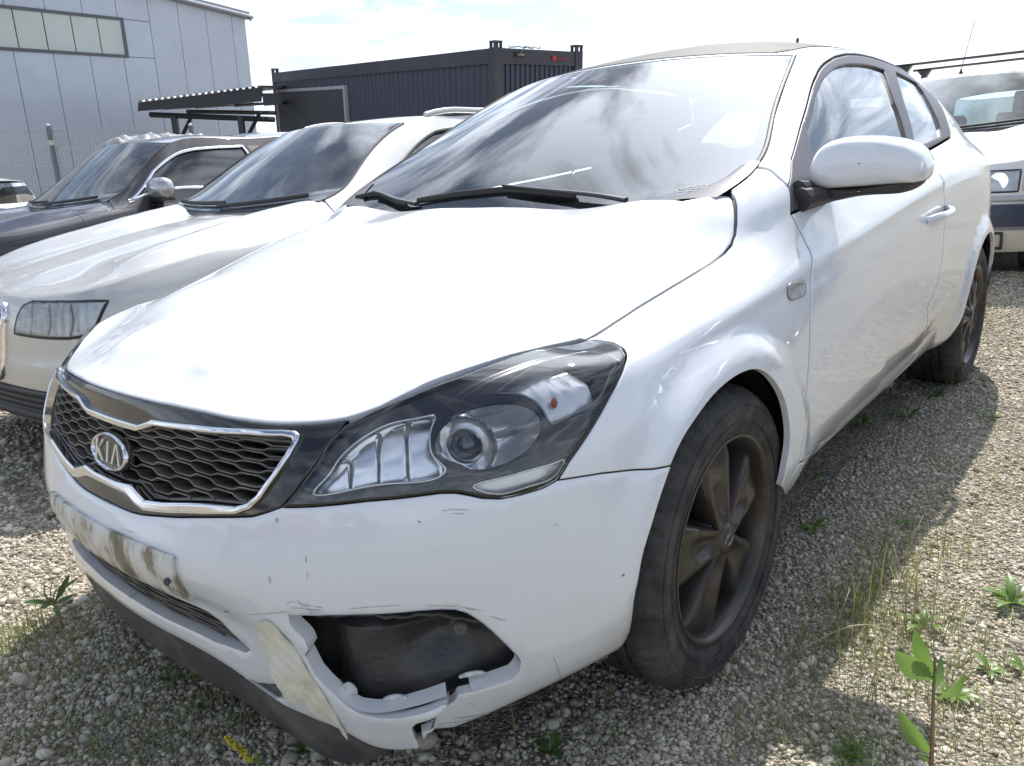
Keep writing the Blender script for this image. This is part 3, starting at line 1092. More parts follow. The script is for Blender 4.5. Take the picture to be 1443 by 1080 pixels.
gi = sym(Ti, Bi, .668, .568)
go = sym(To, Bo, .680, .548)
# straighten the notch: points near the middle share the centre's height
sur_t = np.array([(s, V9-.006) for s in np.linspace(0, hl[26][0]-.004, 20)])
sur = np.vstack([sur_t, hl_in[1:], BLKLOW[1:], [(0, ctr_low+.002)]])
sur = np.vstack([sur, flip(sur)[1:-1]])
surround = patch('grille_surround', BODY, inset(resample(sur, .02), .0016), [inset(resample(go, .012), .003)], step=.022, edge=.010, lift=-.003, flange=.012, hole_flange=.02, material=GLOSSBLK, parent=car)
frame = patch('chrome_frame', BODY, go, [gi], step=.012, edge=.006, lift=.007, flange=.012, hole_flange=.03, round_=.0032, material=CHROME, parent=surround)
# backing and interlocking bars
GR = mat('grille_bars', (.07, .064, .06), .5, dirt=(.22, .195, .165), dscale=14, dlo=.36, dhi=.72)
bk = patch('grille_backing', BODY, inset(resample(gi, .02), -.004), step=.03, lift=-.060, flange=0, round_=0, material=DARK, parent=surround)
smax = gi[:, 0].max()


def clip_runs(q, poly, mind=.006):
    ok = in_poly(q, poly) & (dist_poly(q, poly) > mind)
    runs = []; cur = []
    for i, k in enumerate(ok):
        if k: cur.append(q[i])
        elif cur:
            runs.append(np.array(cur)); cur = []
    if cur: runs.append(np.array(cur))
    return [r for r in runs if len(r) > 3]


def wave_rows(poly, v0, v1, pitch, period, amp, depth, wbar, hbar, prefix, parent, mtl, skip=None):
    k = 0
    v = v0
    while v < v1:
        s = np.arange(-smax-.02, smax+.02, .004)
        ph = (s/period+(.5 if k % 2 else 0)) % 1.0
        tz = np.clip((np.abs(ph-.5)-.25)*7, -.5, .5)*2
        q = np.stack([s, v+tz*amp], -1)
        for r in clip_runs(q, poly):
            if skip is not None:
                ok = np.array([not skip(a) for a in r])
                segs = np.split(np.arange(len(r)), np.where(~ok)[0])
                for sg in segs:
                    sg = [i for i in sg if ok[i]]
                    if len(sg) > 4:
                        strip_on(BODY, prefix, r[sg], wbar, hbar, mtl, parent, base=-depth, prof=[(-1, 0), (-.75, .9), (-.3, 1), (.3, 1), (.75, .9), (1, 0)])
            else:
                strip_on(BODY, prefix, r, wbar, hbar, mtl, parent, base=-depth)
        v += pitch; k += 1


badge_v = vz(0, .622)
gv = gi[:, 1]
wave_rows(gi, gv.min()-.01, gv.max(), .0185, .118, .0050, .046, .0062, .034, 'grille_bar', surround, GR)
# mesh side rail inside the frame
strip_on(BODY, 'grille_rim', inset(resample(gi, .01), .006), .010, .03, GR, surround, base=-.045, closed=True)

# lower intake bars
zz = [q for q in intake[:, 1]]
wave_rows(intake, min(zz)+.004, max(zz), .0125, .16, .0020, .040, .0045, .022, 'intake_bar', bumper, GR)
patch('intake_backing', BODY, inset(resample(intake, .02), -.012), step=.04, lift=-.05, flange=0, round_=0, material=DARK, parent=bumper)

# ---- badge
BS = BODY
P0 = BODY.ev([0], [badge_v])[0]; N0 = BODY.nrm([0], [badge_v])[0]
bu = np.array([0, 1., 0]); bv = np.cross(N0, bu); bc = P0-N0*.002+np.array([0, 0, .002])


def bpt(a, b_, h): return bc+bu*a+bv*b_+N0*h


br = empty('badge'); br.parent = surround
mb = MB()
RW, RH = .0735, .0375
n_ = 48
prof = [(.985, -.012), (1.0, .0), (.985, .006), (.93, .0085), (.875, .006), (.86, .002)]
V_ = []; F_ = []
for (k, h) in prof:
    V_ += [bpt((RW-.0085*(1-k)/.14)*math.cos(2*PI*i/n_), (RH-.0085*(1-k)/.14)*math.sin(2*PI*i/n_), h) for i in range(n_)]
for r in range(len(prof)-1):
    F_ += [(r*n_+i, r*n_+(i+1) % n_, (r+1)*n_+(i+1) % n_, (r+1)*n_+i) for i in range(n_)]
mb.add(V_, F_, True); mb.build('badge_ring', CHROME, br, sharp=60)
mb = MB()
mb.add([bpt(0, 0, .0045)]+[bpt((RW-.008)*math.cos(2*PI*i/n_), (RH-.008)*math.sin(2*PI*i/n_), .002) for i in range(n_)], [(0, 1+i, 1+(i+1) % n_) for i in range(n_)], True)
mb.build('badge_field', GLOSSBLK, br)
LET = mat('badge_letters', (.72, .71, .68), .25, metal=.8)


def letter(name, polys, ox):
    mb = MB()
    for pl in polys:
        mb.prism([bpt(ox+a, b_, .003) for a, b_ in pl], N0*.004)
    mb.build(name, LET, br)


h_ = .0205; t_ = .0075
letter('letter_K', [[(-.017, -h_), (-.017+t_, -h_), (-.017+t_, h_), (-.017, h_)], [(-.0095, .002), (-.0095, -.006), (.009, -h_), (.019, -h_), (-.002, .001)],
                    [(-.0095, -.005), (-.0055, -.001), (.0165, h_), (.008, h_)]], -.0345)
letter('letter_I', [[(-t_/2, -h_), (t_/2, -h_), (t_/2, h_), (-t_/2, h_)]], -.002)
letter('letter_A', [[(-.0195, -h_), (-.012, -h_), (.0015, h_), (-.004, h_)], [(.0195, -h_), (.012, -h_), (-.0015, h_), (.004, h_)]], .033)

# ---- spoiler below the lip
sp_s = np.linspace(-SS[5], SS[5], 61)
rows_ = []
for s in sp_s:
    P = BODY.ev([s], [0.])[0]; N = BODY.nrm([s], [.02])[0]; N[2] = 0; N /= np.linalg.norm(N)
    k = sstep((abs(s)-SS[3])/(SS[5]-SS[3]))
    zb = P[2]-.105*(1-k)-.012
    rows_.append([P-N*.004+np.array([0, 0, .012]), P-N*(.012)-np.array([0, 0, .02*(1-k)]), P-N*(.022+.01*k)*1.0+np.array([0, 0, (zb-P[2])*.55]), P-N*.040+np.array([0, 0, zb-P[2]]), P-N*.09+np.array([0, 0, zb-P[2]+.004])])
rows_ = np.array(rows_).reshape(-1, 3)
MB().add(rows_, grid_faces(61, 5), True).build('spoiler_lip', LOWPLASTIC, bumper, sharp=50, recalc=False)

# ---- behind the torn opening: fog-lamp cover panel
fo = resample(fq, .015)
FP = mat('fog_cover_plastic', (.045, .044, .045), .36, var=.25, scale=25, bump=.25, bscale=60)
lo, hi = fq.min(0), fq.max(0)
g = np.stack(np.meshgrid(np.linspace(lo[0]-.05, hi[0]+.03, 40), np.linspace(lo[1]-.05, hi[1]+.04, 34), indexing='ij'), -1).reshape(-1, 2)
u = (g[:, 0]-lo[0])/(hi[0]-lo[0]); w = (g[:, 1]-lo[1])/(hi[1]-lo[1])
depth = .055+.05*sstep((w-.62)/.12)+.06*np.exp(-((u-.66)/.22)**2-((w-.38)/.26)**2)+.0016*np.sign(np.sin(w*70))*(np.abs(u-.42) < .14)*(np.abs(w-.45) < .16)+.03*sstep((.22-u)/.2)
Pg = BODY.ev(g[:, 0], np.clip(g[:, 1], 0, V12))-BODY.nrm(g[:, 0], np.clip(g[:, 1], 0, V12))*depth[:, None]
fogc = MB().add(Pg, grid_faces(40, 34), True).build('fog_cover', FP, bumper, sharp=60, recalc=False)
q = BH([(655, 921)])[0]
P = BODY.ev([q[0]], [q[1]])[0]; N = BODY.nrm([q[0]], [q[1]])[0]
rot = Vector(N).to_track_quat('Y', 'Z').to_matrix()
mb = MB().lathe([(.001, .012), (.011, .012), (.014, .009), (.015, 0), (.018, -.004), (.018, -.03)], 20, 'y')
mb.v = [tuple(Vector(P-N*.075)+rot @ Vector(v)) for v in mb.v]
mb.build('fog_lamp_socket', mat('grey_socket', (.10, .10, .10), .4), bumper)
# ragged edge of broken inner bracket along the top
pts = []
for k, px in enumerate(np.linspace(420, 715, 26)):
    py = 891+2.5*math.sin(k*.7)+1.5*math.sin(k*2.1)-(7 if k < 5 else 0)+max(0, (px-640))*.16
    q = BH([(px, py)])[0]
    P = BODY.ev([q[0]], [q[1]])[0]; N = BODY.nrm([q[0]], [q[1]])[0]
    pts.append(P-N*.050)
MB().tube(pts, [.004+.0015*abs(math.sin(k*1.7))+(.006 if k < 5 else 0) for k in range(26)], 6).build('broken_bracket', FP, bumper)

# scratches and chips on the bumper, thin raised flakes of bare dark plastic
SCR = mat('scratch_dark', (.20, .19, .18), .6)
SCR2 = mat('scratch_buff', (.45, .40, .30), .7)
scr = [([(431, 783), (432, 792)], .0012, SCR), ([(434, 806), (433, 815)], .0007, SCR), ([(380, 812), (381, 822)], .0022, SCR2), ([(390, 729), (391, 737)], .003, SCR),
       ([(623, 720), (640, 718), (662, 719)], .0008, SCR), ([(636, 724), (655, 724)], .0007, SCR), ([(588, 735), (593, 736)], .0024, SCR), ([(781, 740), (787, 738)], .0024, SCR),
       ([(347, 866), (380, 864), (404, 862)], .0014, SCR2), ([(404, 850), (415, 848), (432, 853), (455, 856)], .0011, SCR), ([(412, 856), (430, 858), (452, 860)], .001, SCR),
       ([(420, 845), (428, 856)], .0008, SCR), ([(436, 848), (430, 856), (440, 862)], .0007, SCR), ([(420, 865), (452, 862)], .0013, SCR2),
       ([(492, 857), (530, 855), (563, 853)], .0008, SCR), ([(600, 853), (640, 854), (672, 858)], .0007, SCR), ([(655, 857), (680, 861)], .0012, SCR), ([(690, 868), (712, 875)], .0009, SCR),
       ([(640, 1012), (668, 1009), (690, 1005)], .004, SCR2), ([(596, 1021), (630, 1019), (684, 1016)], .0011, SCR), ([(646, 978), (664, 974), (683, 969)], .0008, SCR), ([(660, 990), (668, 993)], .0012, SCR),
       ([(877, 812), (880, 809)], .004, SCR), ([(780, 926), (789, 950), (797, 980)], .0009, SCR), ([(850, 955), (862, 947), (868, 942)], .006, SCR), ([(316, 862), (322, 862)], .004, SCR),
       ([(170, 745), (190, 751)], .0012, SCR2), ([(520, 1005), (545, 1006)], .0012, SCR), ([(558, 1004), (575, 1000)], .0014, SCR)]
for pts_, w_, m_ in scr:
    q = resample(BH(pts_), .006, closed=False)
    q = q+rng.normal(0, .0006, q.shape)
    if len(q) < 2: continue
    strip_on(BODY, 'scratch', q, w_*(.15+.95*rng.random(len(q))), .0004, m_, bumper, base=.0010, prof=[(-1, 0), (0, 1), (1, 0)])

# ---- bonnet
hf = [(480, 598), (446.7, 599.5), (383, 597), (350, 594), (300, 587), (250, 578.5), (200, 567.5), (172, 559)]
hfq = HOOD.hits(hf)
tq_ = BODY.ev(hl_top[:, 0], np.full(len(hl_top), V9))
side_q = HOOD.hits([(825, 478), (865, 454.5), (900, 432), (935, 411), (970, 390), (1003, 370), (1021, 356), (1031, 344), (1035.5, 330), (1036.5, 310), (1036, 290), (1034, 282), (1029, 276)])
front = np.array([BODY.ev([s], [V9-.001])[0][:2] for s in np.linspace(0, hl[26][0]-.01, 18)])
hood_l = np.vstack([front, tq_[::-1, :2][1:], side_q, [(-.285, .62), (-.262, .45), (-.238, .22), (-.230, 0)]])
hm_ = hood_l.copy(); hm_[:, 1] *= -1
hood_o = np.vstack([hood_l[:-1], [(-.230, 0)], hm_[::-1][1:-1]])
hood = patch('bonnet', HOOD, inset(resample(hood_o, .02), .0022), step=.024, edge=.012, flange=.016, round_=.003, material=PAINT, parent=car)

# ---- wings, doors, rear sides
shut_b = BH([(825, 479.5), (865, 455.5), (900, 433), (935, 412), (970, 391), (1003, 371), (1021, 357.5), (1032, 346), (1037, 332), (1038, 310), (1037.5, 290), (1035, 280), (1030, 273)])
DOORF = BH([(1115.5, 302), (1126.7, 323), (1141.5, 352.6), (1142.6, 400.7), (1142, 456), (1140, 512), (1137, 560), (1132, 620), (1127, 653)])
PIL = BH([(1069, 236.5), (1083.7, 239), (1097, 250), (1112, 263.7)])
topfix = np.array([[PIL[0][0]-.02, V12], [PIL[0][0], V12]])
wing = np.vstack([shut_b, [[shut_b[-1][0]+.01, V12], [PIL[0][0]-.004, V12]], PIL[1:], DOORF, BH([(1105, 690.5)]), ARCHF[::-1], SEAM[::-1][1:], hl_out[1:-1]])
WINF = BH([(1114.6, 301), (1112.5, 280), (1112, 262), (1116, 224), (1130, 174), (1140, 140), (1151, 107), (1164, 88), (1178, 79.5), (1193, 76), (1211, 76.5), (1233, 81.5), (1255.5, 89.5), (1278, 99.5),
           (1293, 107.5), (1307, 119), (1322, 141), (1335.5, 168), (1341, 187), (1341, 193), (1304, 214), (1262, 233), (1210, 257), (1155, 284)])
DOORR = BH([(1304, 215), (1310, 231), (1325, 248), (1330, 267), (1331.5, 308), (1329, 353), (1321, 402), (1306.7, 435.6), (1305.6, 462), (1301, 484), (1291, 502), (1282, 513)])
DOORB = BH([(1282, 513), (1262, 533), (1240, 556), (1190, 602), (1130, 653)])
door_o = np.vstack([DOORF, DOORB[::-1][1:], DOORR[::-1][1:], WINF[-4:], ])
a0 = np.linspace(200, 0, 22)
REARARCH = np.array([side_hit(-2.65+.372*math.cos(math.radians(a)), .316+.372*math.sin(math.radians(a))) for a in np.linspace(20, 168, 22)][::-1])
s_r = [q for q in REARARCH]
rear_bot = side_hit(-3.02, .30)
up0 = np.array([(s, V12) for s in np.linspace(SS[20]+.35, PIL[0][0], 30)])
SILLB = np.array([side_hit(x, .258) for x in np.linspace(-.40, -2.20, 18)])
body_side = np.vstack([[(PIL[0][0], V12)], PIL[1:], WINF[2:21], DOORR[1:], DOORB[1:-1], DOORF[-1:], BH([(1104, 690)]), SILLB, [side_hit(-2.29, .30)], REARARCH[::1] if REARARCH[0][0] < REARARCH[-1][0] else REARARCH[::-1],
                       [side_hit(-3.00, .36), side_hit(-3.05, .25), side_hit(-3.13, .28)], [(side_hit(-3.13, .6)[0], side_hit(-3.13, .6)[1]), side_hit(-3.08, .9), side_hit(-2.98, 1.1)], up0[:-1]])
WGL1 = BH([(1138, 182), (1145, 151), (1156, 124.5), (1169.5, 103.5), (1182, 93), (1195.5, 89.5), (1215.5, 90), (1233, 93), (1247, 98), (1263, 145), (1279, 198), (1283, 217), (1220, 246), (1163, 272), (1150, 233)])
WGL2 = BH([(1263, 100.5), (1292, 116), (1303, 130), (1317, 156), (1327, 182), (1328, 191), (1296, 205), (1290, 199), (1276, 145)])
SIDEGL = glass_mat('side_glass', (.30, .36, .39), dirt=.06, dirtcol=(.5, .55, .6), ior=1.62)
for s in (1, -1):
    fx = (lambda q: q) if s > 0 else (lambda q: np.array([(-a, b_) for a, b_ in q])[::-1])
    patch('front_wing', BODY, inset(resample(fx(wing), .02), .0024), step=.022, edge=.011, flange=.014, material=PAINT, parent=car)
    door = patch('door', BODY, inset(resample(fx(door_o), .02), .0026), step=.03, edge=.014, flange=.014, material=PAINT, parent=car)
    patch('body_side', BODY, inset(resample(fx(body_side), .02), .0026), step=.03, edge=.013, flange=.014, material=PAINT, parent=car)
    wf = patch('window_frame', BODY, inset(resample(fx(WINF), .015), .003), [fx(WGL1), fx(WGL2)], step=.025, edge=.010, lift=-.002, flange=.01, hole_flange=.014, material=GREYTRIM, parent=door)
    patch('side_window', BODY, inset(resample(fx(WGL1), .02), -.002), step=.04, edge=.02, lift=-.011, flange=0, round_=0, material=SIDEGL, parent=door)
    patch('quarter_window', BODY, inset(resample(fx(WGL2), .02), -.002), step=.04, edge=.02, lift=-.011, flange=0, round_=0, material=SIDEGL, parent=car)

    # dark strips put in the shut lines to stand for the gaps' shade
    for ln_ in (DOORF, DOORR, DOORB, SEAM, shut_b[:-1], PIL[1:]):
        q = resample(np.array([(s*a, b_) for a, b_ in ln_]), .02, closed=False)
        strip_on(BODY, 'gap_shade', q, .0075, .0004, RUBBER_GAP, car, base=-.0046, prof=[(-1, 0), (0, 1), (1, 0)])
# ================================================================== the white hatchback: lamps, wheels, glass, small parts
def obp(px, py, depth=0.):
    q = BH([(px, py)])[0]
    P = BODY.ev([q[0]], [q[1]])[0]; N = BODY.nrm([q[0]], [q[1]])[0]
    return P-N*depth


def bp(px, py, axis, val):
    d = CF+CR*(px-721.5)/FOC+CU*(540-py)/FOC
    i = 'xyz'.index(axis)
    return CAM+d*(val-CAM[i])/d[i]


LENS = glass_mat('lamp_lens', (.97, .97, .97), dirt=.02, dirtcol=(.50, .49, .46), ior=1.5, dlo=.4, dhi=.75)
BEZEL = mat('lamp_bezel', (.028, .026, .031), .24, var=.1)
REFL = mat('lamp_reflector', (.92, .93, .95), .16, metal=.8, var=.05, scale=60)
SILVR = mat('lamp_silver', (.82, .83, .85), .28, metal=.45, var=.06, scale=40)
GREYB = mat('lamp_grey', (.30, .30, .31), .3, metal=.6)
H1 = [(436, 697), (455, 673), (470, 650), (500, 620), (537, 598), (589.6, 585), (612, 583), (607, 600), (605, 625), (612, 645), (628, 662), (619, 673), (559.6, 682), (492, 691)]
H2 = [(689+79*math.cos(a), 613+50*math.sin(a)-14*math.cos(a)) for a in np.linspace(0, 2*PI, 28, endpoint=False)]
H3 = [(702, 547), (722, 529), (755, 506), (799, 491), (840, 486.5), (861, 493), (867, 515), (857, 547), (836, 572), (799, 589), (782, 596), (768, 575), (745, 554), (720, 547)]
H4 = [(668, 688), (709, 675), (760, 661), (791, 652), (800, 649), (788, 672), (754, 687), (709, 699), (681, 695)]


def facets(n, amp):
    def f(P, q):
        P = P.copy()
        ph = (q[:, 0]*n) % 1.0
        P[:, 0] -= amp*ph
        return P
    return f


for s in (1, -1):
    fx = (lambda q: np.array(q)) if s > 0 else (lambda q: np.array([(-a, b_) for a, b_ in q])[::-1])
    lamp = patch('headlight', BODY, inset(resample(fx(hl), .015), .0022), step=.025, edge=.010, lift=.0015, flange=.004, round_=.003, material=LENS, parent=car)
    ho = resample(fx(hl), .015)
    patch('lamp_housing', BODY, ho, step=.03, edge=.015, lift=-.095, flange=-.09, round_=0, material=BEZEL, parent=lamp)
    holes = [fx(BH(h)) for h in (H1, H2, H3, H4)]
    bez = patch('lamp_bezel', BODY, inset(ho, .003), [smooth_curve(h, 60, True) for h in holes], step=.02, edge=.008, lift=-.016, flange=0, hole_flange=.014, material=BEZEL, parent=lamp)
    for k, (h, dep, ff) in enumerate(((holes[0], .055, facets(17, .014)), (holes[2], .038, facets(34, .005)), (holes[3], .028, facets(110, .004)))):
        patch('lamp_reflector', BODY, inset(resample(h, .01), -.006), step=.008, edge=.008, lift=-dep, flange=-(dep-.02), round_=0, material=REFL if k == 0 else SILVR, parent=lamp, bend=ff)
        # chrome rim round each opening
        strip_on(BODY, 'lamp_trim', smooth_curve(h, 70, True), .004, .003, REFL if k != 1 else GREYB, lamp, base=-.016, closed=True)
    if s > 0:
        pc = obp(660, 620, .050)
    ax = np.array([.86, .46, .05]); ax /= np.linalg.norm(ax)
    pc_ = pc*np.array([1, s, 1]); ax_ = ax*np.array([1, s, 1])
    rot = Vector(ax_).to_track_quat('Y', 'Z').to_matrix()

    def place(mb, name, mtl, off=0.):
        mb.v = [tuple(Vector(pc_+ax_*off)+rot @ Vector(v)) for v in mb.v]
        return mb.build(name, mtl, lamp, sharp=40)
    place(MB().lathe([(.052, .010), (.055, .016), (.053, .022), (.048, .021), (.041, .010), (.036, .004), (.034, .010), (.0315, .018), (.029, .018), (.029, -.01)], 40), 'projector_ring', REFL)
    place(MB().lathe([(.0005, .026), (.010, .0245), (.018, .020), (.024, .012), (.0275, .002)], 32), 'projector_lens', mat('projector_glass', (.02, .025, .04), .02, spec=.9, coat=1.))
    # bowl behind the projector
    cupm = MB()
    hc = fx(BH([(689+(79)*r_*math.cos(a), 613+50*r_*math.sin(a)-14*r_*math.cos(a)) for r_ in (1.03, .9, .7, .45, .2) for a in np.linspace(0, 2*PI, 28, endpoint=False)]))
    if s < 0: hc = hc[::-1]
    dd = np.repeat([.020, .040, .062, .080, .085], 28)
    if s < 0: dd = dd[::-1] if False else np.repeat([.085, .080, .062, .040, .020], 28)[::-1] if False else np.repeat([.020, .040, .062, .080, .085], 28)
    PP = BODY.ev(hc[:, 0], hc[:, 1])-BODY.nrm(hc[:, 0], hc[:, 1])*(dd[:, None])
    cupm.add(PP, [(r*28+i, r*28+(i+1) % 28, (r+1)*28+(i+1) % 28, (r+1)*28+i) for r in range(4) for i in range(28)], True)
    cupm.build('projector_bowl', REFL, lamp, recalc=False)
    strip_on(BODY, 'lamp_trim', smooth_curve(fx(BH(H2)), 80, True), .005, .003, BEZEL, lamp, base=-.016, closed=True)
    # amber bulb
    ob = obp(788, 560, .030)*np.array([1, s, 1])
    mb = MB().lathe([(.0005, .010), (.004, .007), (.006, 0), (.004, -.007), (.0005, -.010)], 14, 'z', tuple(ob))
    mb.build('amber_bulb', mat('amber_bulb', (.65, .16, .04), .3), lamp)

# ---- wheels
TYRE = mat('tyre_rubber', (.022, .021, .022), .75, dirt=(.10, .095, .085), dscale=13, dlo=.42, dhi=.8, bump=.35, bscale=90)
RIMM = mat('gunmetal_alloy', (.075, .067, .064), .40, metal=.65, dirt=(.06, .044, .034), dscale=11, dlo=.40, dhi=.72, coat=.15)
BRK = mat('brake_parts', (.10, .07, .05), .6, metal=.5, var=.4, scale=40)
CALI = mat('brake_caliper', (.20, .12, .05), .6, var=.4, scale=30)


def make_wheel(center, side, steer=0.):
    w = empty('wheel', center)
    w.parent = car
    w.rotation_euler = (0, 0, steer)
    sg = side
    R = .331
    n = 168
    # tyre: y outward = +
    prof = [(.222, .002), (.229, .006), (.236, .004), (.246, .010), (.262, .013), (.284, .0145), (.300, .011), (.312, .004), (.321, -.008), (.3275, -.022),
            (R-.001, -.040), (R, -.055), (R-.007, -.0555), (R-.007, -.0635), (R, -.064), (R+.0005, -.090), (R-.007, -.0905), (R-.007, -.1005), (R+.0005, -.101), (R+.0005, -.126), (R-.007, -.1265), (R-.007, -.1345), (R, -.135), (R-.002, -.155), (.3275, -.180), (.312, -.200), (.28, -.208), (.222, -.20)]
    V_ = []
    for (r, a) in prof:
        for k in range(n):
            t_ = 2*PI*k/n
            rr = r
            if r > .306 and (k % 3 == 0):
                rr = r-(.006 if (a > -.05 or a < -.14) else .0035)
            V_.append((rr*math.cos(t_), sg*a, rr*math.sin(t_)))
    F_ = []
    for i in range(len(prof)-1):
        for k in range(n):
            l = (k+1) % n
            F_.append((i*n+k, i*n+l, (i+1)*n+l, (i+1)*n+k))
    ty = MB().add(V_, F_, True).build('tyre', TYRE, w, sharp=28)
    for r_ in (.2905, .256):
        MB().lathe([(r_-.002, .0138*sg), (r_, .0158*sg), (r_+.002, .0138*sg)], 64).build('sidewall_ring', TYRE, ty)
    # rim barrel
    MB().lathe([(.228, .004*sg), (.2275, .0075*sg), (.222, .008*sg), (.2165, .004*sg), (.2125, -.004*sg), (.208, -.02*sg), (.200, -.06*sg), (.196, -.17*sg), (.215, -.195*sg), (.224, -.20*sg)], 72).build('rim', RIMM, w, sharp=40)
    # spokes: two raised ribs that part towards the rim with a hollow between them
    M_ = 14
    rs = np.linspace(.030, .214, M_)
    V_ = []; F_ = []
    for i, r in enumerate(rs):
        u_ = (r-.03)/.184
        hw = .029+.047*u_**1.1
        yo = .002-.012*u_-.010*sstep((u_-.75)/.25)
        hollow = .017*(1-sstep((u_-.38)/.25))*sstep((u_-.06)/.12)+.004*u_
        for (a, h) in ((-1.0, -.052), (-1.0, -.010), (-.86, 0), (-.62, .001), (-.42, -hollow*.55), (-.15, -hollow), (.15, -hollow), (.42, -hollow*.55), (.62, .001), (.86, 0), (1.0, -.010), (1.0, -.052)):
            V_.append((a*hw, (yo+h)*sg, r))
    K = 12
    for i in range(M_-1):
        for k in range(K-1):
            F_.append((i*K+k, i*K+k+1, (i+1)*K+k+1, (i+1)*K+k))
    base = np.array(V_)
    me0 = None
    for k in range(5):
        a = 2*PI*k/5+math.radians(8)
        if me0 is None:
            o = MB().add(V_, F_, True).build('spoke', RIMM, w, sharp=50)
            me0 = o.data
        else:
            o = link('spoke', me0, None, w)
        o.rotation_euler = (0, a, 0)
    hub = MB().lathe([(.0005, .010*sg), (.020, .0095*sg), (.0285, .008*sg), (.031, .0045*sg), (.036, .002*sg), (.050, -.006*sg), (.060, -.022*sg), (.066, -.09*sg)], 40).build('hub_cap', RIMM, w, sharp=45)
    tor = MB().lathe([(.0165, .0095*sg), (.018, .0115*sg), (.0195, .0095*sg)], 32)
    tor.v = [(x, y, z*.62) for x, y, z in tor.v]
    tor.build('hub_emblem', mat('emblem_grey', (.2, .19, .18), .3, metal=.8), hub)
    for k in range(5):
        a = 2*PI*(k+.5)/5+math.radians(8)
        c = (.052*math.sin(a), -.018*sg, .052*math.cos(a))
        MB().lathe([(.0005, .006*sg), (.0075, .006*sg), (.0085, 0), (.0085, -.01*sg)], 6, 'y', c).build('lug_nut', mat('lug_steel', (.5, .5, .5), .35, metal=1.), w)
    MB().lathe([(.07, -.075*sg), (.142, -.075*sg), (.142, -.10*sg), (.07, -.10*sg)], 48, closed=True).build('brake_disc', BRK, w)
    MB().box((.115, -.085*sg, -.02), (.05, .05, .15)).build('brake_caliper', CALI, w)
    return w


for (x, y, sd) in ((0, .868, 1), (-2.65, .868, 1), (0, -.868, -1), (-2.65, -.868, -1)):
    make_wheel((x, y, .316), sd)

# ---- wheel housings, underside, light-blocking inner shell
for cx in (0, -2.65):
    for sd in (1, -1):
        n = 40
        mb = MB()
        an = np.linspace(.05*PI, .96*PI, n)
        V_ = []
        for (yy, rr) in ((.845, .382), (.80, .390), (.52, .390)):
            V_ += [(cx+rr*math.cos(a), sd*yy, .316+rr*math.sin(a)*.98) for a in an]
        mb.add(V_, [(r*n+i, r*n+i+1, (r+1)*n+i+1, (r+1)*n+i) for r in range(2) for i in range(n-1)], True)
        m0 = len(mb.v)
        mb.add([(cx, sd*.52, .35)]+[(cx+.392*math.cos(a), sd*.52, .316+.392*math.sin(a)*.98) for a in an], [(0, 1+i, 2+i) for i in range(n-1)], False)
        mb.build('wheel_housing', mat('wheel_housing_felt', (.016, .016, .015), .9, dirt=(.06, .055, .045), dscale=20, dlo=.5, dhi=.75, bump=.4, bscale=40), car, recalc=False)
MB().box((-1.35, 0, .235), (2.0, 1.50, .05)).box((-1.35, 0, .27), (4.0, 1.0, .05)).build('underbody', DARK, car)
ns_, nv_ = 240, 34
g = np.stack(np.meshgrid(np.linspace(-SS[-1], SS[-1], ns_), np.linspace(0.02, V9+.01, nv_), indexing='ij'), -1).reshape(-1, 2)
P = BODY.ev(g[:, 0], g[:, 1]); N = BODY.nrm(g[:, 0], g[:, 1])
front_k = 1-sstep((np.abs(g[:, 0])-.98)/.12)
Q = P-N*(.022+.12*front_k)[:, None]
okv = np.ones(len(Q), bool)
for cx in (0, -2.65):
    okv &= ~((np.hypot(P[:, 0]-cx, P[:, 2]-.316) < .41) & (np.abs(P[:, 1]) > .6))
Fs = [f for f in grid_faces(ns_, nv_) if all(okv[i] for i in f)]
MB().add(Q, Fs, True).build('inner_shell', DARK, car, recalc=False)  # unseen dark shell added behind the panels to block light in the gaps
# engine-bay blind under the bonnet
mb = MB()
g = np.stack(np.meshgrid(np.linspace(-.34, .74, 24), np.linspace(-.70, .70, 24), indexing='ij'), -1).reshape(-1, 2)
zz_ = HOOD.z(g[:, 0], g[:, 1])-.035
ins_ = in_poly(g, hood_o) & (dist_poly(g, hood_o) > .02) & ~((g[:, 0] > .30) & (np.abs(g[:, 1]) > .44))
mb.add(np.stack([g[:, 0], g[:, 1], zz_], -1), [f for f in grid_faces(24, 24) if all(ins_[i] for i in f)], True)
mb.build('engine_bay_cover', DARK, car)

# ---- windscreen, roof
WGL = glass_mat('windscreen_glass', (.66, .84, .87), dirt=.018, dirtcol=(.62, .63, .60), ior=1.52, dlo=.38, dhi=.72)
tv = .85
wso = np.array([(-.688, .08), (-.60, .0), (-.4, -.03), (0, -.045), (.4, -.03), (.60, .0), (.688, .08), (.690, .40), (.686, .835), (.5, .846), (0, .848), (-.5, .846), (-.686, .835), (-.690, .40)])
ws = patch('windscreen', WS, resample(wso, .03), step=.035, edge=.02, lift=.0, flange=.004, round_=0, material=WGL, parent=car)
inner = np.array([(-.655, .125), (-.60, .075), (-.3, .045), (0, .038), (.3, .045), (.60, .075), (.655, .125), (.664, .40), (.655, .79), (.62, .822), (.3, .828), (.13, .826), (-.13, .826), (-.3, .828), (-.62, .822), (-.655, .79), (-.664, .40)])
patch('windscreen_border', WS, resample(wso, .03), [resample(inner, .02)], step=.03, edge=.015, lift=-.004, flange=0, round_=0, material=mat('ceramic_border', (.03, .03, .032), .4), parent=ws)
vis = np.array([(-.17, .832), (.17, .832), (.13, .745), (-.13, .745)])
patch('shade_patch', WS, resample(vis, .02), step=.02, lift=-.005, flange=0, round_=0, material=mat('shade_patch', (.10, .11, .12), .5), parent=ws)
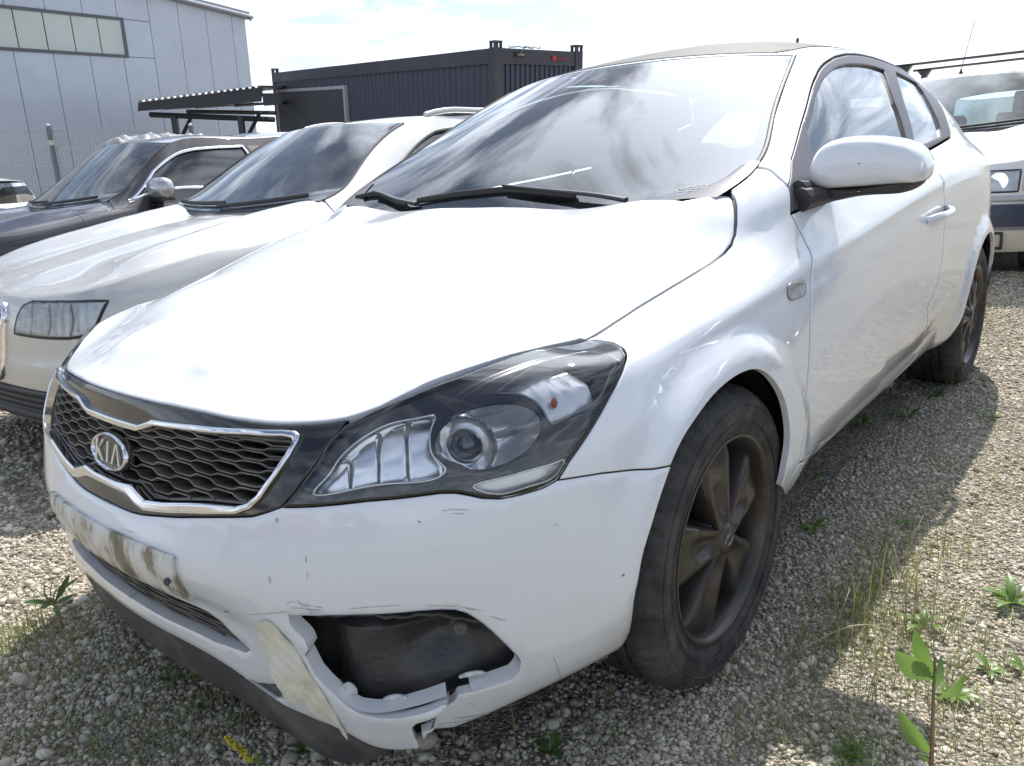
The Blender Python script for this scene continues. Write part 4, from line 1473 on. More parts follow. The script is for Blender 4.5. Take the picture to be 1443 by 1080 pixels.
for sd in (1, -1):
    ln = np.array([(sd*.694, v) for v in np.linspace(.09, .84, 30)])
    strip_on(WS, 'windscreen_seal', ln, .014, .004, RUBBER_GAP, ws, base=-.001)
    if sd > 0:
        st_ = [(953, 267.5), (996, 261), (994, 268.5), (955, 271)]
sq = WS.hits(st_)
STK = mat('sticker_print', (.55, .56, .55), .5)
strip_on(WS, 'sticker', resample(np.vstack([sq, sq[:1]]), .01, closed=False), .0022, .0006, STK, ws, base=.0005)
strip_on(WS, 'sticker', resample((sq[:2]+sq[[3, 2]])/2, .01, closed=False), .0012, .0005, STK, ws, base=.0005)
roof_o = np.array([(-.545, .004), (0, .004), (.545, .004), (.545, 1.0), (.545, 1.9), (0, 1.93), (-.545, 1.9), (-.545, 1.0)])
roof = patch('roof', ROOF, resample(roof_o, .03), step=.05, edge=.03, lift=0, flange=.012, round_=.002, material=PAINT, parent=car)
wrap_o = [(-.50, .035), (0, .030), (.478, .035)]
torn = [(.492, .04), (.478, .055), (.497, .07), (.483, .085), (.502, .10), (.490, .115), (.503, .13)]
wrap_o = np.array(wrap_o+torn+[(.503, .5), (.50, 1.86), (-.50, 1.86), (-.503, .5)])
patch('roof_wrap', ROOF, resample(wrap_o, .03), step=.04, edge=.015, lift=.002, flange=.002, round_=.0006, material=ROOFBLK, parent=roof)
# antenna stub
ab = ROOF.ev([.0], [1.50])[0]
MB().tube([ab, ab+np.array([-.004, 0, .02])], [.014, .011], 10).tube([ab+np.array([-.004, 0, .018]), ab+np.array([-.055, 0, .16])], [.009, .007], 8).build('antenna', TRIM, roof)
# tailgate glass and rear closing panels
tg = np.array([(s, v) for s, v in ((SS[21]+.10, V12-.005), (SS[21]+.10, V9+.02), (2*SS[-1]-SS[21]-.10, V9+.02), (2*SS[-1]-SS[21]-.10, V12-.005))])
gR = np.stack(np.meshgrid(np.linspace(SS[21]+.02, SS[-1], 40), np.linspace(.0, V12, 40), indexing='ij'), -1).reshape(-1, 2)
for sd in (1, -1):
    pr = BODY.ev(gR[:, 0], gR[:, 1])*np.array([1, sd, 1])
    lowf = [f for f in grid_faces(40, 40) if gR[f[0]][1] < V9]
    MB().add(pr, lowf, True).build('tailgate', PAINT, car, sharp=60, recalc=False)
    MB().add(pr, [f for f in grid_faces(40, 40) if gR[f[0]][1] >= V9], True).build('tailgate_glass', SIDEGL, car, sharp=60, recalc=False)

# ---- cowl and wipers
mb = MB()
yy = np.linspace(-.70, .70, 31)
cA = np.array([[(-.228-.062*(abs(y)/.7)**2), y, 0] for y in yy])
cA[:, 2] = HOOD.z(cA[:, 0], cA[:, 1])-.022
cB = np.array([WS.ev([y/.7*.688 if True else 0], [.0])[0] for y in yy])
cB[:, 2] -= .004
mb.add(np.vstack([cA+np.array([.05, 0, -.06]), cA, (cA+cB)/2-np.array([0, 0, .006]), cB]), grid_faces(4, 31), True)
mb.build('cowl_panel', mat('cowl_plastic', (.075, .073, .073), .6, var=.2, scale=25, bump=.2, bscale=90), car, recalc=False)
WIP = mat('wiper_black', (.014, .014, .015), .5)


def ws3(px, py, lift):
    q = WS.hit(px, py)
    return WS.ev([q[0]], [q[1]])[0]+WS.nrm([q[0]], [q[1]])[0]*lift


for k, (blade, arm) in enumerate((([(590, 286), (640, 278), (690, 273), (715, 271), (760, 274), (812, 279)], [(884, 288), (850, 285), (800, 279), (745, 273), (712, 269)]),
                                  ([(503, 282), (520, 278), (537, 277), (556, 285), (574, 290)], [(590, 292), (562, 288), (545, 281), (530, 277)]))):
    w = empty('wiper'); w.parent = car
    bl = [ws3(px, py, .007) for px, py in blade]
    bl = smooth_curve(bl, 16)
    MB().tube(bl, .0055, 6, squash=1.7).build('wiper_blade', WIP, w)
    tp = bl+np.array([0, 0, .007])
    MB().tube(tp[3:13], [.003]+[.004]*8+[.003], 6).build('wiper_bow', WIP, w)
    for i in (3, 6, 9, 12):
        MB().tube([tp[i], bl[i]], .003, 5).build('wiper_claw', WIP, w)
    ar = smooth_curve([ws3(px, py, .020 if i else .012) for i, (px, py) in enumerate(arm)], 12)
    MB().tube(ar, np.linspace(.012, .006, 12), 8, squash=.6).build('wiper_arm', mat('wiper_arm_paint', (.05, .048, .047), .35), w)

# black corner trims between bonnet, wing and screen pillar
for sd in (1, -1):
    pts_ = BODY.ev(np.linspace(shut_b[-1][0]-.03, PIL[0][0]+.02, 10)*sd, np.full(10, V12-.002))
    qq = WS.ev(sd*np.interp(np.linspace(0, 1, 10), [0, .3, .6, 1], [.52, .59, .645, .662]), np.interp(np.linspace(0, 1, 10), [0, .3, .6, 1], [-.015, .015, .075, .15]))
    mb = MB().add(np.vstack([pts_+np.array([0, 0, .004]), (pts_+qq)/2+np.array([0, 0, .010]), qq+np.array([0, 0, .003])]), grid_faces(3, 10), True)
    mb.build('corner_trim', GREYTRIM, car, recalc=False)

# ---- door mirrors
mo = [(1151.5, 249), (1153, 232.5), (1158, 220), (1165, 209.6), (1174, 202), (1186, 196.5), (1200, 193), (1217, 191.3), (1248, 192), (1262, 194), (1275, 197.5), (1287, 202), (1296, 208.5), (1303, 216.5), (1306, 225), (1307, 239),
      (1304, 249), (1299, 255.5), (1285, 258), (1227.5, 262), (1186, 264.5), (1165, 264), (1156, 259.5)]
X0 = -.668
mp3 = np.array([bp(px, py, 'x', X0) for px, py in mo])
mp3 = smooth_curve(mp3, 48, True)
mc = mp3.mean(0)
base_px = [(1299, 256.5), (1286, 268), (1265, 274), (1211, 277.5), (1158, 281), (1150, 268), (1165, 264.5), (1227, 262.5)]
mb3 = smooth_curve(np.array([bp(px, py, 'x', X0) for px, py in base_px]), 32, True)
for sd in (1,):      # the far side's mirror is missing
    M_ = np.array([1, sd, 1])
    mir = empty('door_mirror'); mir.parent = car
    rings = []
    for (k, dx) in ((.95, -.07), (.99, -.055), (1.0, -.02), (.997, .02), (.98, .042), (.945, .058), (.87, .071), (.72, .081), (.45, .087), (.02, .089)):
        r = mc+(mp3-mc)*np.array([1, k, k])+np.array([dx-.10*(mp3[:, 1]-mc[1])*1.0, 0, 0]).T if False else mc+(mp3-mc)*k
        r = r.copy(); r[:, 0] = X0+dx-.16*(r[:, 1]-mc[1])
        rings.append(r)
    n = len(mp3)
    MB().add(np.vstack(rings)*M_, [(i*n+k, i*n+(k+1) % n, (i+1)*n+(k+1) % n, (i+1)*n+k) for i in range(len(rings)-1) for k in range(n)], True).build('mirror_shell', PAINT, mir, sharp=60)
    gl_ = rings[0]*.5+(mc+(rings[0]-mc)*.9)*.5
    MB().add(gl_*M_, [tuple(range(n))]).build('mirror_glass', mat('mirror_glass', (.8, .82, .84), .02, metal=1.), mir)
    rb = []
    bc_ = mb3.mean(0)
    for (k, dx) in ((.9, -.07), (1, -.03), (1.0, .02), (.85, .045), (.5, .058), (.02, .062)):
        r = bc_+(mb3-bc_)*k; r = r.copy(); r[:, 0] = X0+dx-.16*(r[:, 1]-mc[1]); r[:, 2] += .002
        rb.append(r)
    n2 = len(mb3)
    MB().add(np.vstack(rb)*M_, [(i*n2+k, i*n2+(k+1) % n2, (i+1)*n2+(k+1) % n2, (i+1)*n2+k) for i in range(len(rb)-1) for k in range(n2)], True).build('mirror_base', TRIM, mir, sharp=60)
    # foot from the black triangle on the door
    f0 = obp(1122, 268, -.006); f1 = bp(1160, 262, 'x', X0+.015)
    f2 = obp(1124, 284, -.006); f3 = bp(1180, 272, 'x', X0)
    MB().tube([f0*M_*np.array([1, 1, 1]), (f0*.4+f1*.6)*M_, f1*M_], [.020, .014, .016], 10).tube([f2*M_, (f2*.5+f3*.5)*M_, f3*M_], [.030, .024, .018], 10).build('mirror_foot', TRIM, mir)

# ---- door handles, side repeaters
for sd in (1, -1):
    cup = BH([(1308, 304), (1312, 299), (1324, 292), (1331, 293), (1330, 306), (1320, 318), (1311, 317)])
    patch('handle_cup', BODY, smooth_curve(cup*np.array([sd, 1]), 30, True), step=.012, edge=.008, lift=.0006, flange=0, round_=0, material=mat('handle_cup_shade', (.55, .56, .58), .35, coat=.6), parent=car)
    hpx = [(1307, 312), (1311, 307), (1320, 303.5), (1328, 298), (1333, 293)]
    hh = [obp(px, py, d_)*np.array([1, sd, 1]) for (px, py), d_ in zip(hpx, (.004, -.026, -.034, -.032, .004))]
    MB().tube(smooth_curve(hh, 18), .0105, 10, squash=1.35).build('door_handle', PAINT, car)
    rq = BH([(1109, 415.5), (1110, 404), (1119, 397.5), (1130, 397), (1134, 404), (1133, 413.5), (1123, 420.5), (1112, 422)])*np.array([sd, 1])
    patch('side_repeater', BODY, smooth_curve(rq, 30, True), step=.008, edge=.006, lift=.004, flange=.005, round_=.0015, material=mat('repeater_clear', (.55, .53, .52), .12, metal=.35, var=.3, scale=120, coat=1.), parent=car)
    strip_on(BODY, 'repeater_rim', smooth_curve(rq, 40, True), .004, .004, mat('repeater_rim', (.22, .21, .2), .4), car, closed=True)

# ---- cabin
CAB = mat('cabin_plastic', (.06, .06, .062), .65, var=.1)
SEAT = mat('seat_cloth', (.05, .05, .055), .9, var=.2, scale=60)
g = np.stack(np.meshgrid(np.linspace(-.68, .68, 24), np.linspace(0, 1, 12), indexing='ij'), -1).reshape(-1, 2)
zx = np.stack([-.36-.50*g[:, 1], g[:, 0], .955-.02*g[:, 1]+.03*np.sin(g[:, 1]*PI)+.035*np.exp(-((g[:, 0]-.36)/.17)**2)*np.exp(-((g[:, 1]-.75)/.2)**2)-.3*sstep((g[:, 1]-.9)/.1)], -1)
MB().add(zx, grid_faces(24, 12), True).build('dashboard', CAB, car, recalc=False)
ring = [(-1.0+.05*math.sin(a)*0, .36+.185*math.cos(a), .94+.185*math.sin(a)) for a in np.linspace(0, 2*PI, 40, endpoint=False)]
ring = [(x+(.94-z)*-.35, y, z) for x, y, z in ring]
MB().tube(ring, .014, 8, closed=True).box((-1.0, .36, .94), (.03, .36, .03)).box((-.98, .36, .94), (.05, .13, .11)).build('steering_wheel', CAB, car)


def softbox(mb, c, s, tilt=0., r=.25):
    b_ = bmesh.new(); bmesh.ops.create_cube(b_, size=1)
    bmesh.ops.scale(b_, vec=s, verts=b_.verts)
    bmesh.ops.bevel(b_, geom=list(b_.edges), offset=min(s)*r, segments=3, affect='EDGES', profile=.5)
    ct, st__ = math.cos(tilt), math.sin(tilt)
    vv = [(v.co.x*ct+v.co.z*st__+c[0], v.co.y+c[1], -v.co.x*st__+v.co.z*ct+c[2]) for v in b_.verts]
    b_.verts.index_update()
    ff = [tuple(v.index for v in f.verts) for f in b_.faces]
    b_.free()
    return mb.add(vv, ff, True)


for y in (.37, -.37):
    mb = MB()
    softbox(mb, (-1.42, y, .50), (.50, .50, .16)); softbox(mb, (-1.74, y, .82), (.15, .50, .62), -.28); softbox(mb, (-1.86, y, 1.20), (.09, .27, .18), -.2)
    mb.build('seat', SEAT, car)
mb = MB()
softbox(mb, (-2.45, 0, .52), (.50, 1.25, .16)); softbox(mb, (-2.78, 0, .82), (.15, 1.25, .60), -.35)
mb.build('rear_bench', SEAT, car)
# ================================================================== the neighbouring cars
def gcar(label, loc, sp, rz=0., name='parked_car', tilt=None):
    root = empty(name, loc, rz)
    tag(root, label, 'car')
    N, W, zb, h0, h1, xc = sp['N'], sp['W'], sp['zb'], sp['h0'], sp['h1'], sp['xc']
    zr, xr, yr, b0, b1, xe, wb = sp['zr'], sp['xr'], sp['yr'], sp['b0'], sp['b1'], sp['xe'], sp['wb']
    k = sp.get('sq', 0.)      # squareness of the nose
    PA = sp['paint']
    st = [(N, 0, 0), (N-.012, W*.25, 3), (N-.045+.02*k, W*.50, 9-3*k), (N-.11+.05*k, W*.72, 22-8*k), (N-.22+.08*k, W*.88, 45-5*k), (N-.38+.06*k, W*.965, 68+8*k),
          (N-.60, W*.995, 84), (0, W, 90), (xc*.5, W, 90), (xc, W, 90), (xc-.35, W, 90), (xr, W, 90), (xr-.5, W, 90), (-wb*.85, W, 90), (-wb, W, 91), (xe+.45, W*.985, 96),
          (xe+.17, W*.90, 118), (xe+.04, W*.66, 155), (xe, W*.3, 174), (xe, 0, 180)]
    net = []
    xs9 = np.array([N-.6, 0, xc*.5, xc])
    for j, (bx, by, ph) in enumerate(st):
        a = math.radians(ph); n = np.array([math.cos(a), math.sin(a)])
        fr = j <= 6
        t_ = np.clip((N-bx)/(N-xc), 0, 1)
        if bx >= xc: hz = h0+(h1-h0)*t_**.8
        else: hz = b0+(b1-b0)*np.clip((xc-bx)/(xc+wb), 0, 1)
        if j >= 15: hz = b1+.0
        zz = zb+(hz-zb)*np.array([0, .12, .27, .42, .58, .74, .875, .945])
        dd = np.array([.05, .02, .004, .0, .0, .008, .020, .045]) if not fr else np.array([.055, .02, .004, .0, .008+.012*(1-k), .022, .040, .060])
        row = [(bx-n[0]*d, by-n[1]*d, z) for d, z in zip(dd, zz)]
        if bx >= xc-1e-6:
            ins = .085 if fr else .085+.05*np.clip((N-.6-bx)/(N-.6-xc), 0, 1)
            p9 = np.array([bx-n[0]*ins, by-n[1]*ins, hz])
            rdg = .22 if fr else .26
            p12 = np.array([bx-n[0]*rdg, by-n[1]*rdg, hz+.03+.03*t_])
            if j == 9: p12 = np.array([xc-.02, W*.80, h1+.05])
            if j == 9: p9 = np.array([xc, W*.915, b0])
        else:
            p9 = np.array([bx-n[0]*.07, by-n[1]*.07, hz])
            if bx > xr: u = (xc-bx)/(xc-xr); p12 = np.array([bx, W*.80+(yr-W*.80)*u, h1+.05+(zr-h1-.05)*u])
            elif j < 15: p12 = np.array([bx, yr, zr+sp.get('roofup', .04)*math.sin(PI*min(1, (xr-bx)/(xr-xe-.3)))])
            else:
                q_ = {15: (xe+.42, yr*.98, zr-.01), 16: (xe+.20, yr*.85, zr-.05), 17: (xe+.12, yr*.6, zr-.07), 18: (xe+.10, yr*.3, zr-.07), 19: (xe+.10, 0, zr-.07)}[j]
                sd_ = sp.get('sedan', 0)
                p12 = np.array([q_[0]+sd_*.62, q_[1], q_[2]-sd_*.0])
        bul = 0 if bx >= xc else .016
        o3 = np.array([n[0]*.8, n[1]*.8, .6])
        row += [tuple(p9), tuple(p9+(p12-p9)*.33+o3*bul), tuple(p9+(p12-p9)*.72+o3*bul), tuple(p12)]
        net.append(row)
    net = np.array(net)
    S = np.concatenate([[0], np.cumsum(np.linalg.norm(np.diff(np.array([(q[0], q[1]) for q in st]), axis=0), axis=1))])
    mi = net[1:][::-1].copy(); mi[:, :, 1] *= -1
    V = np.arange(12)*.09
    v9, v12 = V[8], V[11]
    R = sp['R']

    def dsp(p):
        o = np.zeros(len(p)); side = sstep((np.abs(p[:, 1])-W*.8)/.1)
        for cx in (0, -wb):
            r = np.hypot(p[:, 0]-cx, p[:, 2]-R)
            o += .012*(1-sstep((r-R-.05)/.05))*side*sstep((p[:, 2]-.2)/.15)
        return o
    B = Loft(np.concatenate([mi, net], 0), np.concatenate([-S[1:][::-1], S]), V, disp=dsp)
    B.prep(ns=300, nv=70, s0=0, s1=S[-1]*.9)

    def sh(x, z, s=1):
        loc_, nn, idx, ds_ = B.bvh.ray_cast(Vector((x, 2.5, z)), Vector((0, -1, 0)))
        if idx is None: loc_, nn, idx, ds_ = B.bvh.find_nearest(Vector((x, W, z)))
        t = B.tri[idx]; a, b, c = B.gp[t]
        w, *_r = np.linalg.lstsq(np.array([b-a, c-a]).T, np.array(loc_)-a, rcond=None)
        q = (1-w[0]-w[1])*B.gq[t[0]]+w[0]*B.gq[t[1]]+w[1]*B.gq[t[2]]
        return np.array([q[0]*s, q[1]])

    def fh(y, z):
        loc_, nn, idx, ds_ = B.bvh.ray_cast(Vector((3.5, abs(y), z)), Vector((-1, 0, 0)))
        if idx is None: loc_, nn, idx, ds_ = B.bvh.find_nearest(Vector((N, abs(y), z)))
        t = B.tri[idx]; a, b, c = B.gp[t]
        w, *_r = np.linalg.lstsq(np.array([b-a, c-a]).T, np.array(loc_)-a, rcond=None)
        q = (1-w[0]-w[1])*B.gq[t[0]]+w[0]*B.gq[t[1]]+w[1]*B.gq[t[2]]
        return np.array([q[0]*(1 if y >= 0 else -1), q[1]])
    # lower body, cut at the wheel arches
    ar = R+.045
    outer = []
    for s in (1, -1):
        o = [(s*sv, v9) for sv in np.linspace(0, S[-1]*.999, 60)]
        bt = [(s*S[-1]*.999, 0.)]
        chain = []
        xs_ = [-wb, 0]
        for cx in xs_:
            chain.append([sh(cx+ar*math.cos(t), R+ar*math.sin(t)) for t in np.linspace(PI-.0+.30, -.30, 26)])
        c1, c2 = chain
        c = bt+[(s*max(c1[0][0]+.02, 0), 0.)]+[(s*q[0], max(q[1], 0)) for q in c1]+[(s*(c1[-1][0]-.02), 0.), (s*(c2[0][0]+.02), 0.)]+[(s*q[0], max(q[1], 0)) for q in c2]+[(s*(c2[-1][0]-.02), 0.), (0, 0.)]
        outer.append(np.array(o+c))
    body = None
    body_v = []
    poly = np.vstack([outer[0], outer[1][::-1][1:-1]])
    body = patch('body', B, resample(poly, .04), sp.get('holes', lambda f: [])(fh), step=.05, edge=.03, flange=.02, round_=.002, material=PA, parent=root)
    # greenhouse sides with window openings
    SG = sp.get('glass', SIDEGL)
    for s in (1, -1):
        fx = (lambda q: np.array(q)) if s > 0 else (lambda q: np.array([(-a, b_) for a, b_ in q])[::-1])
        gs = np.vstack([[(sv, v9+.0005) for sv in np.linspace(S[9], S[16], 40)], [(sv, v12) for sv in np.linspace(S[16], S[9], 40)]])
        wins = [np.array([sh(x, z) for x, z in w]) for w in sp['wins']]
        patch('cabin_side', B, resample(fx(gs), .04), [resample(fx(w), .03) for w in wins], step=.05, edge=.025, flange=.01, hole_flange=.02, material=PA, parent=root)
        for w in wins:
            patch('side_window', B, inset(resample(fx(w), .03), -.003), step=.06, edge=.03, lift=-.012, flange=0, round_=0, material=SG, parent=root)
            strip_on(B, 'window_trim', resample(fx(w), .04), .022, .004, sp.get('wtrim', TRIM), root, closed=True)
    for s in (1, -1):
        fl_ = np.array([(S[9]-.13, v9+.002), (S[9]+.004, v9+.002), (S[9]+.004, v12), (S[9]-.13, v12)])*np.array([s, 1])
        patch('scuttle_corner', B, resample(fl_ if s > 0 else fl_[::-1], .03), step=.05, lift=-.006, flange=0, round_=0, material=PA, parent=root)
    # bonnet
    pts = []
    for sv in list(np.linspace(0, S[3], 4))+list(np.linspace(S[4], S[9]-.06, 9)):
        for v in (v9, v9+.09, v9+.18, v12):
            if sv < S[3]-.01 and v > v9+.1: continue
            pts.append(B.raw([sv], [v])[0])
    for x, z in sp['hood']:
        for yy, dz in ((0, 0), (W*.22, -.003), (W*.44, -.012)): pts.append((x, yy, z+dz))
    pts = np.array(pts); mm = pts[np.abs(pts[:, 1]) > 1e-6].copy(); mm[:, 1] *= -1
    al = np.vstack([pts, mm]); keep = []
    for i, p in enumerate(al):
        if all(np.hypot(*(p[:2]-al[q][:2])) > .03 for q in keep): keep.append(i)
    H = Height(al[keep], lam=3e-5)
    fe = np.array([B.ev([sv], [v9-.002])[0][:2] for sv in np.linspace(0, S[9]-.03, 40)])
    xb = sp['hood'][-1][0]
    hl_ = np.vstack([fe, [(xc-.0, W*.80), (xc*.7+xb*.3, W*.5), (xb, W*.2), (xb, 0)]])
    h2 = hl_.copy(); h2[:, 1] *= -1
    ho_ = np.vstack([hl_[:-1], [(xb, 0)], h2[::-1][1:-1]])
    patch('bonnet', H, inset(resample(ho_, .03), .003), step=.045, edge=.02, flange=.014, round_=.003, material=PA, parent=root)
    # windscreen
    E_ = np.array([B.ev([sv], [v12])[0] for sv in np.linspace(S[9], S[11], 7)])
    bs_ = np.linspace(-1, 1, 9); wn_ = []
    c0, c1 = np.array(sp['wc'][0]), np.array(sp['wc'][1])
    for b in bs_:
        col = []
        for e, t in zip(E_, np.linspace(0, 1, 7)):
            c = c0+(c1-c0)*t; c = np.array([c[0], 0, c[1]+.03*t*(1-t)]); kk = 1-abs(b)**2.2
            col.append((e[0]+(c[0]-e[0])*kk, e[1]*b, e[2]+(c[2]-e[2])*kk))
        wn_.append(col)
    Wn = Loft(wn_, bs_*.7, np.linspace(0, .85, 7), smooth_rows=True)
    wo = np.array([(-.69, .0), (0, -.0), (.69, .0), (.69, .845), (0, .848), (-.69, .845)])
    wsn = patch('windscreen', Wn, resample(wo, .04), step=.05, edge=.03, lift=0, flange=0, round_=0, material=sp.get('wglass', WGL), parent=root)
    inn = np.array([(-.655, .06), (-.3, .05), (.3, .05), (.655, .06), (.66, .80), (.3, .825), (-.3, .825), (-.66, .80)])
    patch('windscreen_border', Wn, resample(wo, .03), [resample(inn, .03)], step=.04, edge=.02, lift=-.005, flange=0, round_=0, material=MATS['ceramic_border'], parent=wsn)
    for s in (1, -1):
        strip_on(Wn, 'windscreen_seal', np.array([(s*.695, v) for v in np.linspace(.0, .845, 24)]), .016, .005, RUBBER_GAP, wsn)
    # cowl strip and wiper
    for (p0, p1) in (((-.10, .03), (.56, .07)), ((-.60, .04), (-.06, .06))):
        ln = np.array([(p0[0]+(p1[0]-p0[0])*t, p0[1]+(p1[1]-p0[1])*t) for t in np.linspace(0, 1, 10)])
        P = Wn.ev(ln[:, 0], ln[:, 1])+Wn.nrm(ln[:, 0], ln[:, 1])*.015
        MB().tube(P, .007, 6, squash=1.5).build('wiper', MATS['wiper_black'], root)
    yy = np.linspace(-W*.8, W*.8, 21)
    A_ = np.array([(np.interp(abs(y), [0, W*.2, W*.5, W*.8], [xb, xb, xc*.7+xb*.3, xc])+.05, y, 0) for y in yy]); A_[:, 2] = H.z(A_[:, 0], A_[:, 1])-.03
    B_ = Wn.ev(yy/(W*.8)*.69, np.full(21, .0))-np.array([0, 0, .003])
    MB().add(np.vstack([A_, B_]), grid_faces(2, 21), True).build('cowl_panel', MATS['cowl_plastic'], root, recalc=False)
    # roof
    E2 = np.array([B.ev([sv], [v12])[0] for sv in np.linspace(S[11], S[16]-.02, 8)])
    rn_ = []
    for b in bs_:
        kk = 1-abs(b)**2.2
        rn_.append([(e[0]+((c1[0]-E2[0][0])*kk if i == 0 else 0), e[1]*b, e[2]+kk*(c1[1]-E2[0][2]+[0, .012, .02, .025, .025, .02, .01, 0][i])) for i, e in enumerate(E2)])
    Rn = Loft(rn_, bs_*yr, np.linspace(0, E2[0][0]-E2[-1][0], 8), smooth_rows=True)
    L_ = E2[0][0]-E2[-1][0]
    roof_ = patch('roof', Rn, resample(np.array([(-yr, .003), (0, .003), (yr, .003), (yr, L_), (-yr, L_)]), .05), step=.08, edge=.04, flange=.01, round_=.002, material=PA, parent=root)
    # rear of the cabin
    gr = np.stack(np.meshgrid(np.linspace(S[16]-.03, S[-1], 20), np.linspace(v9, v12, 12), indexing='ij'), -1).reshape(-1, 2)
    for s in (1, -1):
        MB().add(B.ev(gr[:, 0], gr[:, 1])*np.array([1, s, 1]), grid_faces(20, 12), True).build('rear_screen', SG, root, recalc=False)
    if sp.get('sedan'):
        pb = MB().add([(xe+.75, -W*.8, b1-.01), (xe+.75, W*.8, b1-.01), (xe+.02, W*.75, b1-.02), (xe+.02, -W*.75, b1-.02)], [(0, 1, 2, 3)])
        pb.build('boot_lid', PA, root)
    # wheels, housings, underside, dark inside
    for cx in (0, -wb):
        for s in (1, -1):
            w = empty('wheel', (cx, s*(W-.02), R)); w.parent = root
            MB().lathe([(R*.62, -.005*s), (R*.68, .004*s), (R*.86, .008*s), (R*.95, -.006*s), (R, -.03*s), (R, -.16*s), (R*.93, -.19*s), (R*.6, -.19*s)], 48).build('tyre', TYRE, w, sharp=50)
            MB().lathe([(R*.66, .0), (R*.62, -.01*s), (R*.55, -.05*s), (R*.2, -.03*s), (.01, -.02*s)], 32).build('rim', mat('silver_alloy', (.45, .45, .46), .35, metal=.8), w)
            n = 24; an = np.linspace(0, PI, n)
            MB().add([(cx+(ar+.01)*math.cos(a), s*y_, R+(ar+.01)*math.sin(a)) for y_ in (W-.03, W-.35) for a in an], [(i, i+1, n+i+1, n+i) for i in range(n-1)], True).build('wheel_housing', DARK, root, recalc=False)
    MB().box((-wb/2, 0, zb+.06), (wb+1.0, W*1.5, .06)).build('underbody', DARK, root)
    g2 = np.stack(np.meshgrid(np.linspace(-S[-1], S[-1], 120), np.linspace(.03, v9-.01, 10), indexing='ij'), -1).reshape(-1, 2)
    P = B.ev(g2[:, 0], g2[:, 1]); Nn = B.nrm(g2[:, 0], g2[:, 1])
    ok = np.ones(len(P), bool)
    for cx in (0, -wb): ok &= ~((np.hypot(P[:, 0]-cx, P[:, 2]-R) < ar+.05) & (np.abs(P[:, 1]) > W*.6))
    MB().add(P-Nn*.05, [f for f in grid_faces(120, 10) if all(ok[i] for i in f)], True).build('inner_shell', DARK, root, recalc=False)
    # cabin: dashboard and seats
    MB().add([(xc-.0, -W*.75, b0-.02), (xc-.0, W*.75, b0-.02), (xc-.5, W*.75, b0-.06), (xc-.5, -W*.75, b0-.06), (xc-.52, -W*.75, b0-.4), (xc-.52, W*.75, b0-.4)], [(0, 1, 2, 3), (3, 2, 5, 4)]).build('dashboard', CAB, root)
    for y in (.37, -.37):
        mb = MB(); softbox(mb, (xr-.62, y, b0-.12), (.14, .50, .60), -.25); softbox(mb, (xr-.72, y, b0+.26), (.09, .27, .18), -.2)
        mb.build('seat', sp.get('seatm', SEAT), root)
    return root, B, fh, sh, Wn, Rn, H, S, v9, v12


# ---- silver-beige estate parked alongside
SILV = paint_mat('silver_paint', (.52, .51, .49), metal=.3, rough=.32, coat=.9, amount=.4)
AUW = glass_mat('screen_green_tint', (.60, .80, .82), dirt=.07, dirtcol=(.62, .66, .66), ior=1.52, dlo=.35, dhi=.75)
spA = dict(N=.885, W=.883, zb=.21, h0=.735, h1=.965, xc=-.42, zr=1.372, xr=-1.13, yr=.575, b0=.955, b1=1.0, xe=-3.66, wb=2.65, R=.315, sq=.55, paint=SILV,
           hood=[(.70, .775), (.5, .83), (.3, .872), (.1, .908), (-.1, .938), (-.30, .962)], wc=((-.345, .975), (-.99, 1.395)), wglass=AUW,
           wins=[[(-.60, 1.0), (-1.05, 1.22), (-1.30, 1.325), (-1.55, 1.345), (-1.70, 1.345), (-1.74, 1.0), (-1.2, .99)], [(-1.80, 1.0), (-1.77, 1.345), (-2.35, 1.345), (-2.55, 1.01)], [(-2.63, 1.02), (-2.45, 1.34), (-2.9, 1.32), (-3.2, 1.06)]],
           holes=lambda f: [np.array([f(y, z) for y, z in ((-.225, .700), (.225, .700), (.255, .66), (.20, .43), (.16, .405), (-.16, .405), (-.20, .43), (-.255, .66))])])
estate, B1, fh1, sh1, W1, R1, H1_, S1, v91, v121 = gcar('silver estate with roof rails and tall grille parked beside white hatchback', (-.475, -2.27, -.015), spA)
gq = np.array([fh1(y, z) for y, z in ((-.225, .700), (.225, .700), (.255, .66), (.20, .43), (.16, .405), (-.16, .405), (-.20, .43), (-.255, .66))])
patch('grille_backing', B1, inset(resample(gq, .03), -.01), step=.05, lift=-.05, flange=0, round_=0, material=DARK, parent=estate)
strip_on(B1, 'grille_frame', smooth_curve(resample(gq, .05), 60, True), .026, .016, CHROME, estate, closed=True)
for z in np.arange(.435, .69, .030):
    hw_ = np.interp(z, [.43, .66, .70], [.185, .24, .215])
    q = np.array([fh1(y, z) for y in np.linspace(-hw_, hw_, 15)])
    strip_on(B1, 'grille_slat', q, .011, .03, mat('grille_slat', (.06, .06, .06), .4), estate, base=-.04)
LENS2 = glass_mat('lamp_lens_clear', (.9, .91, .91), dirt=.10, dirtcol=(.6, .6, .57), ior=1.5)
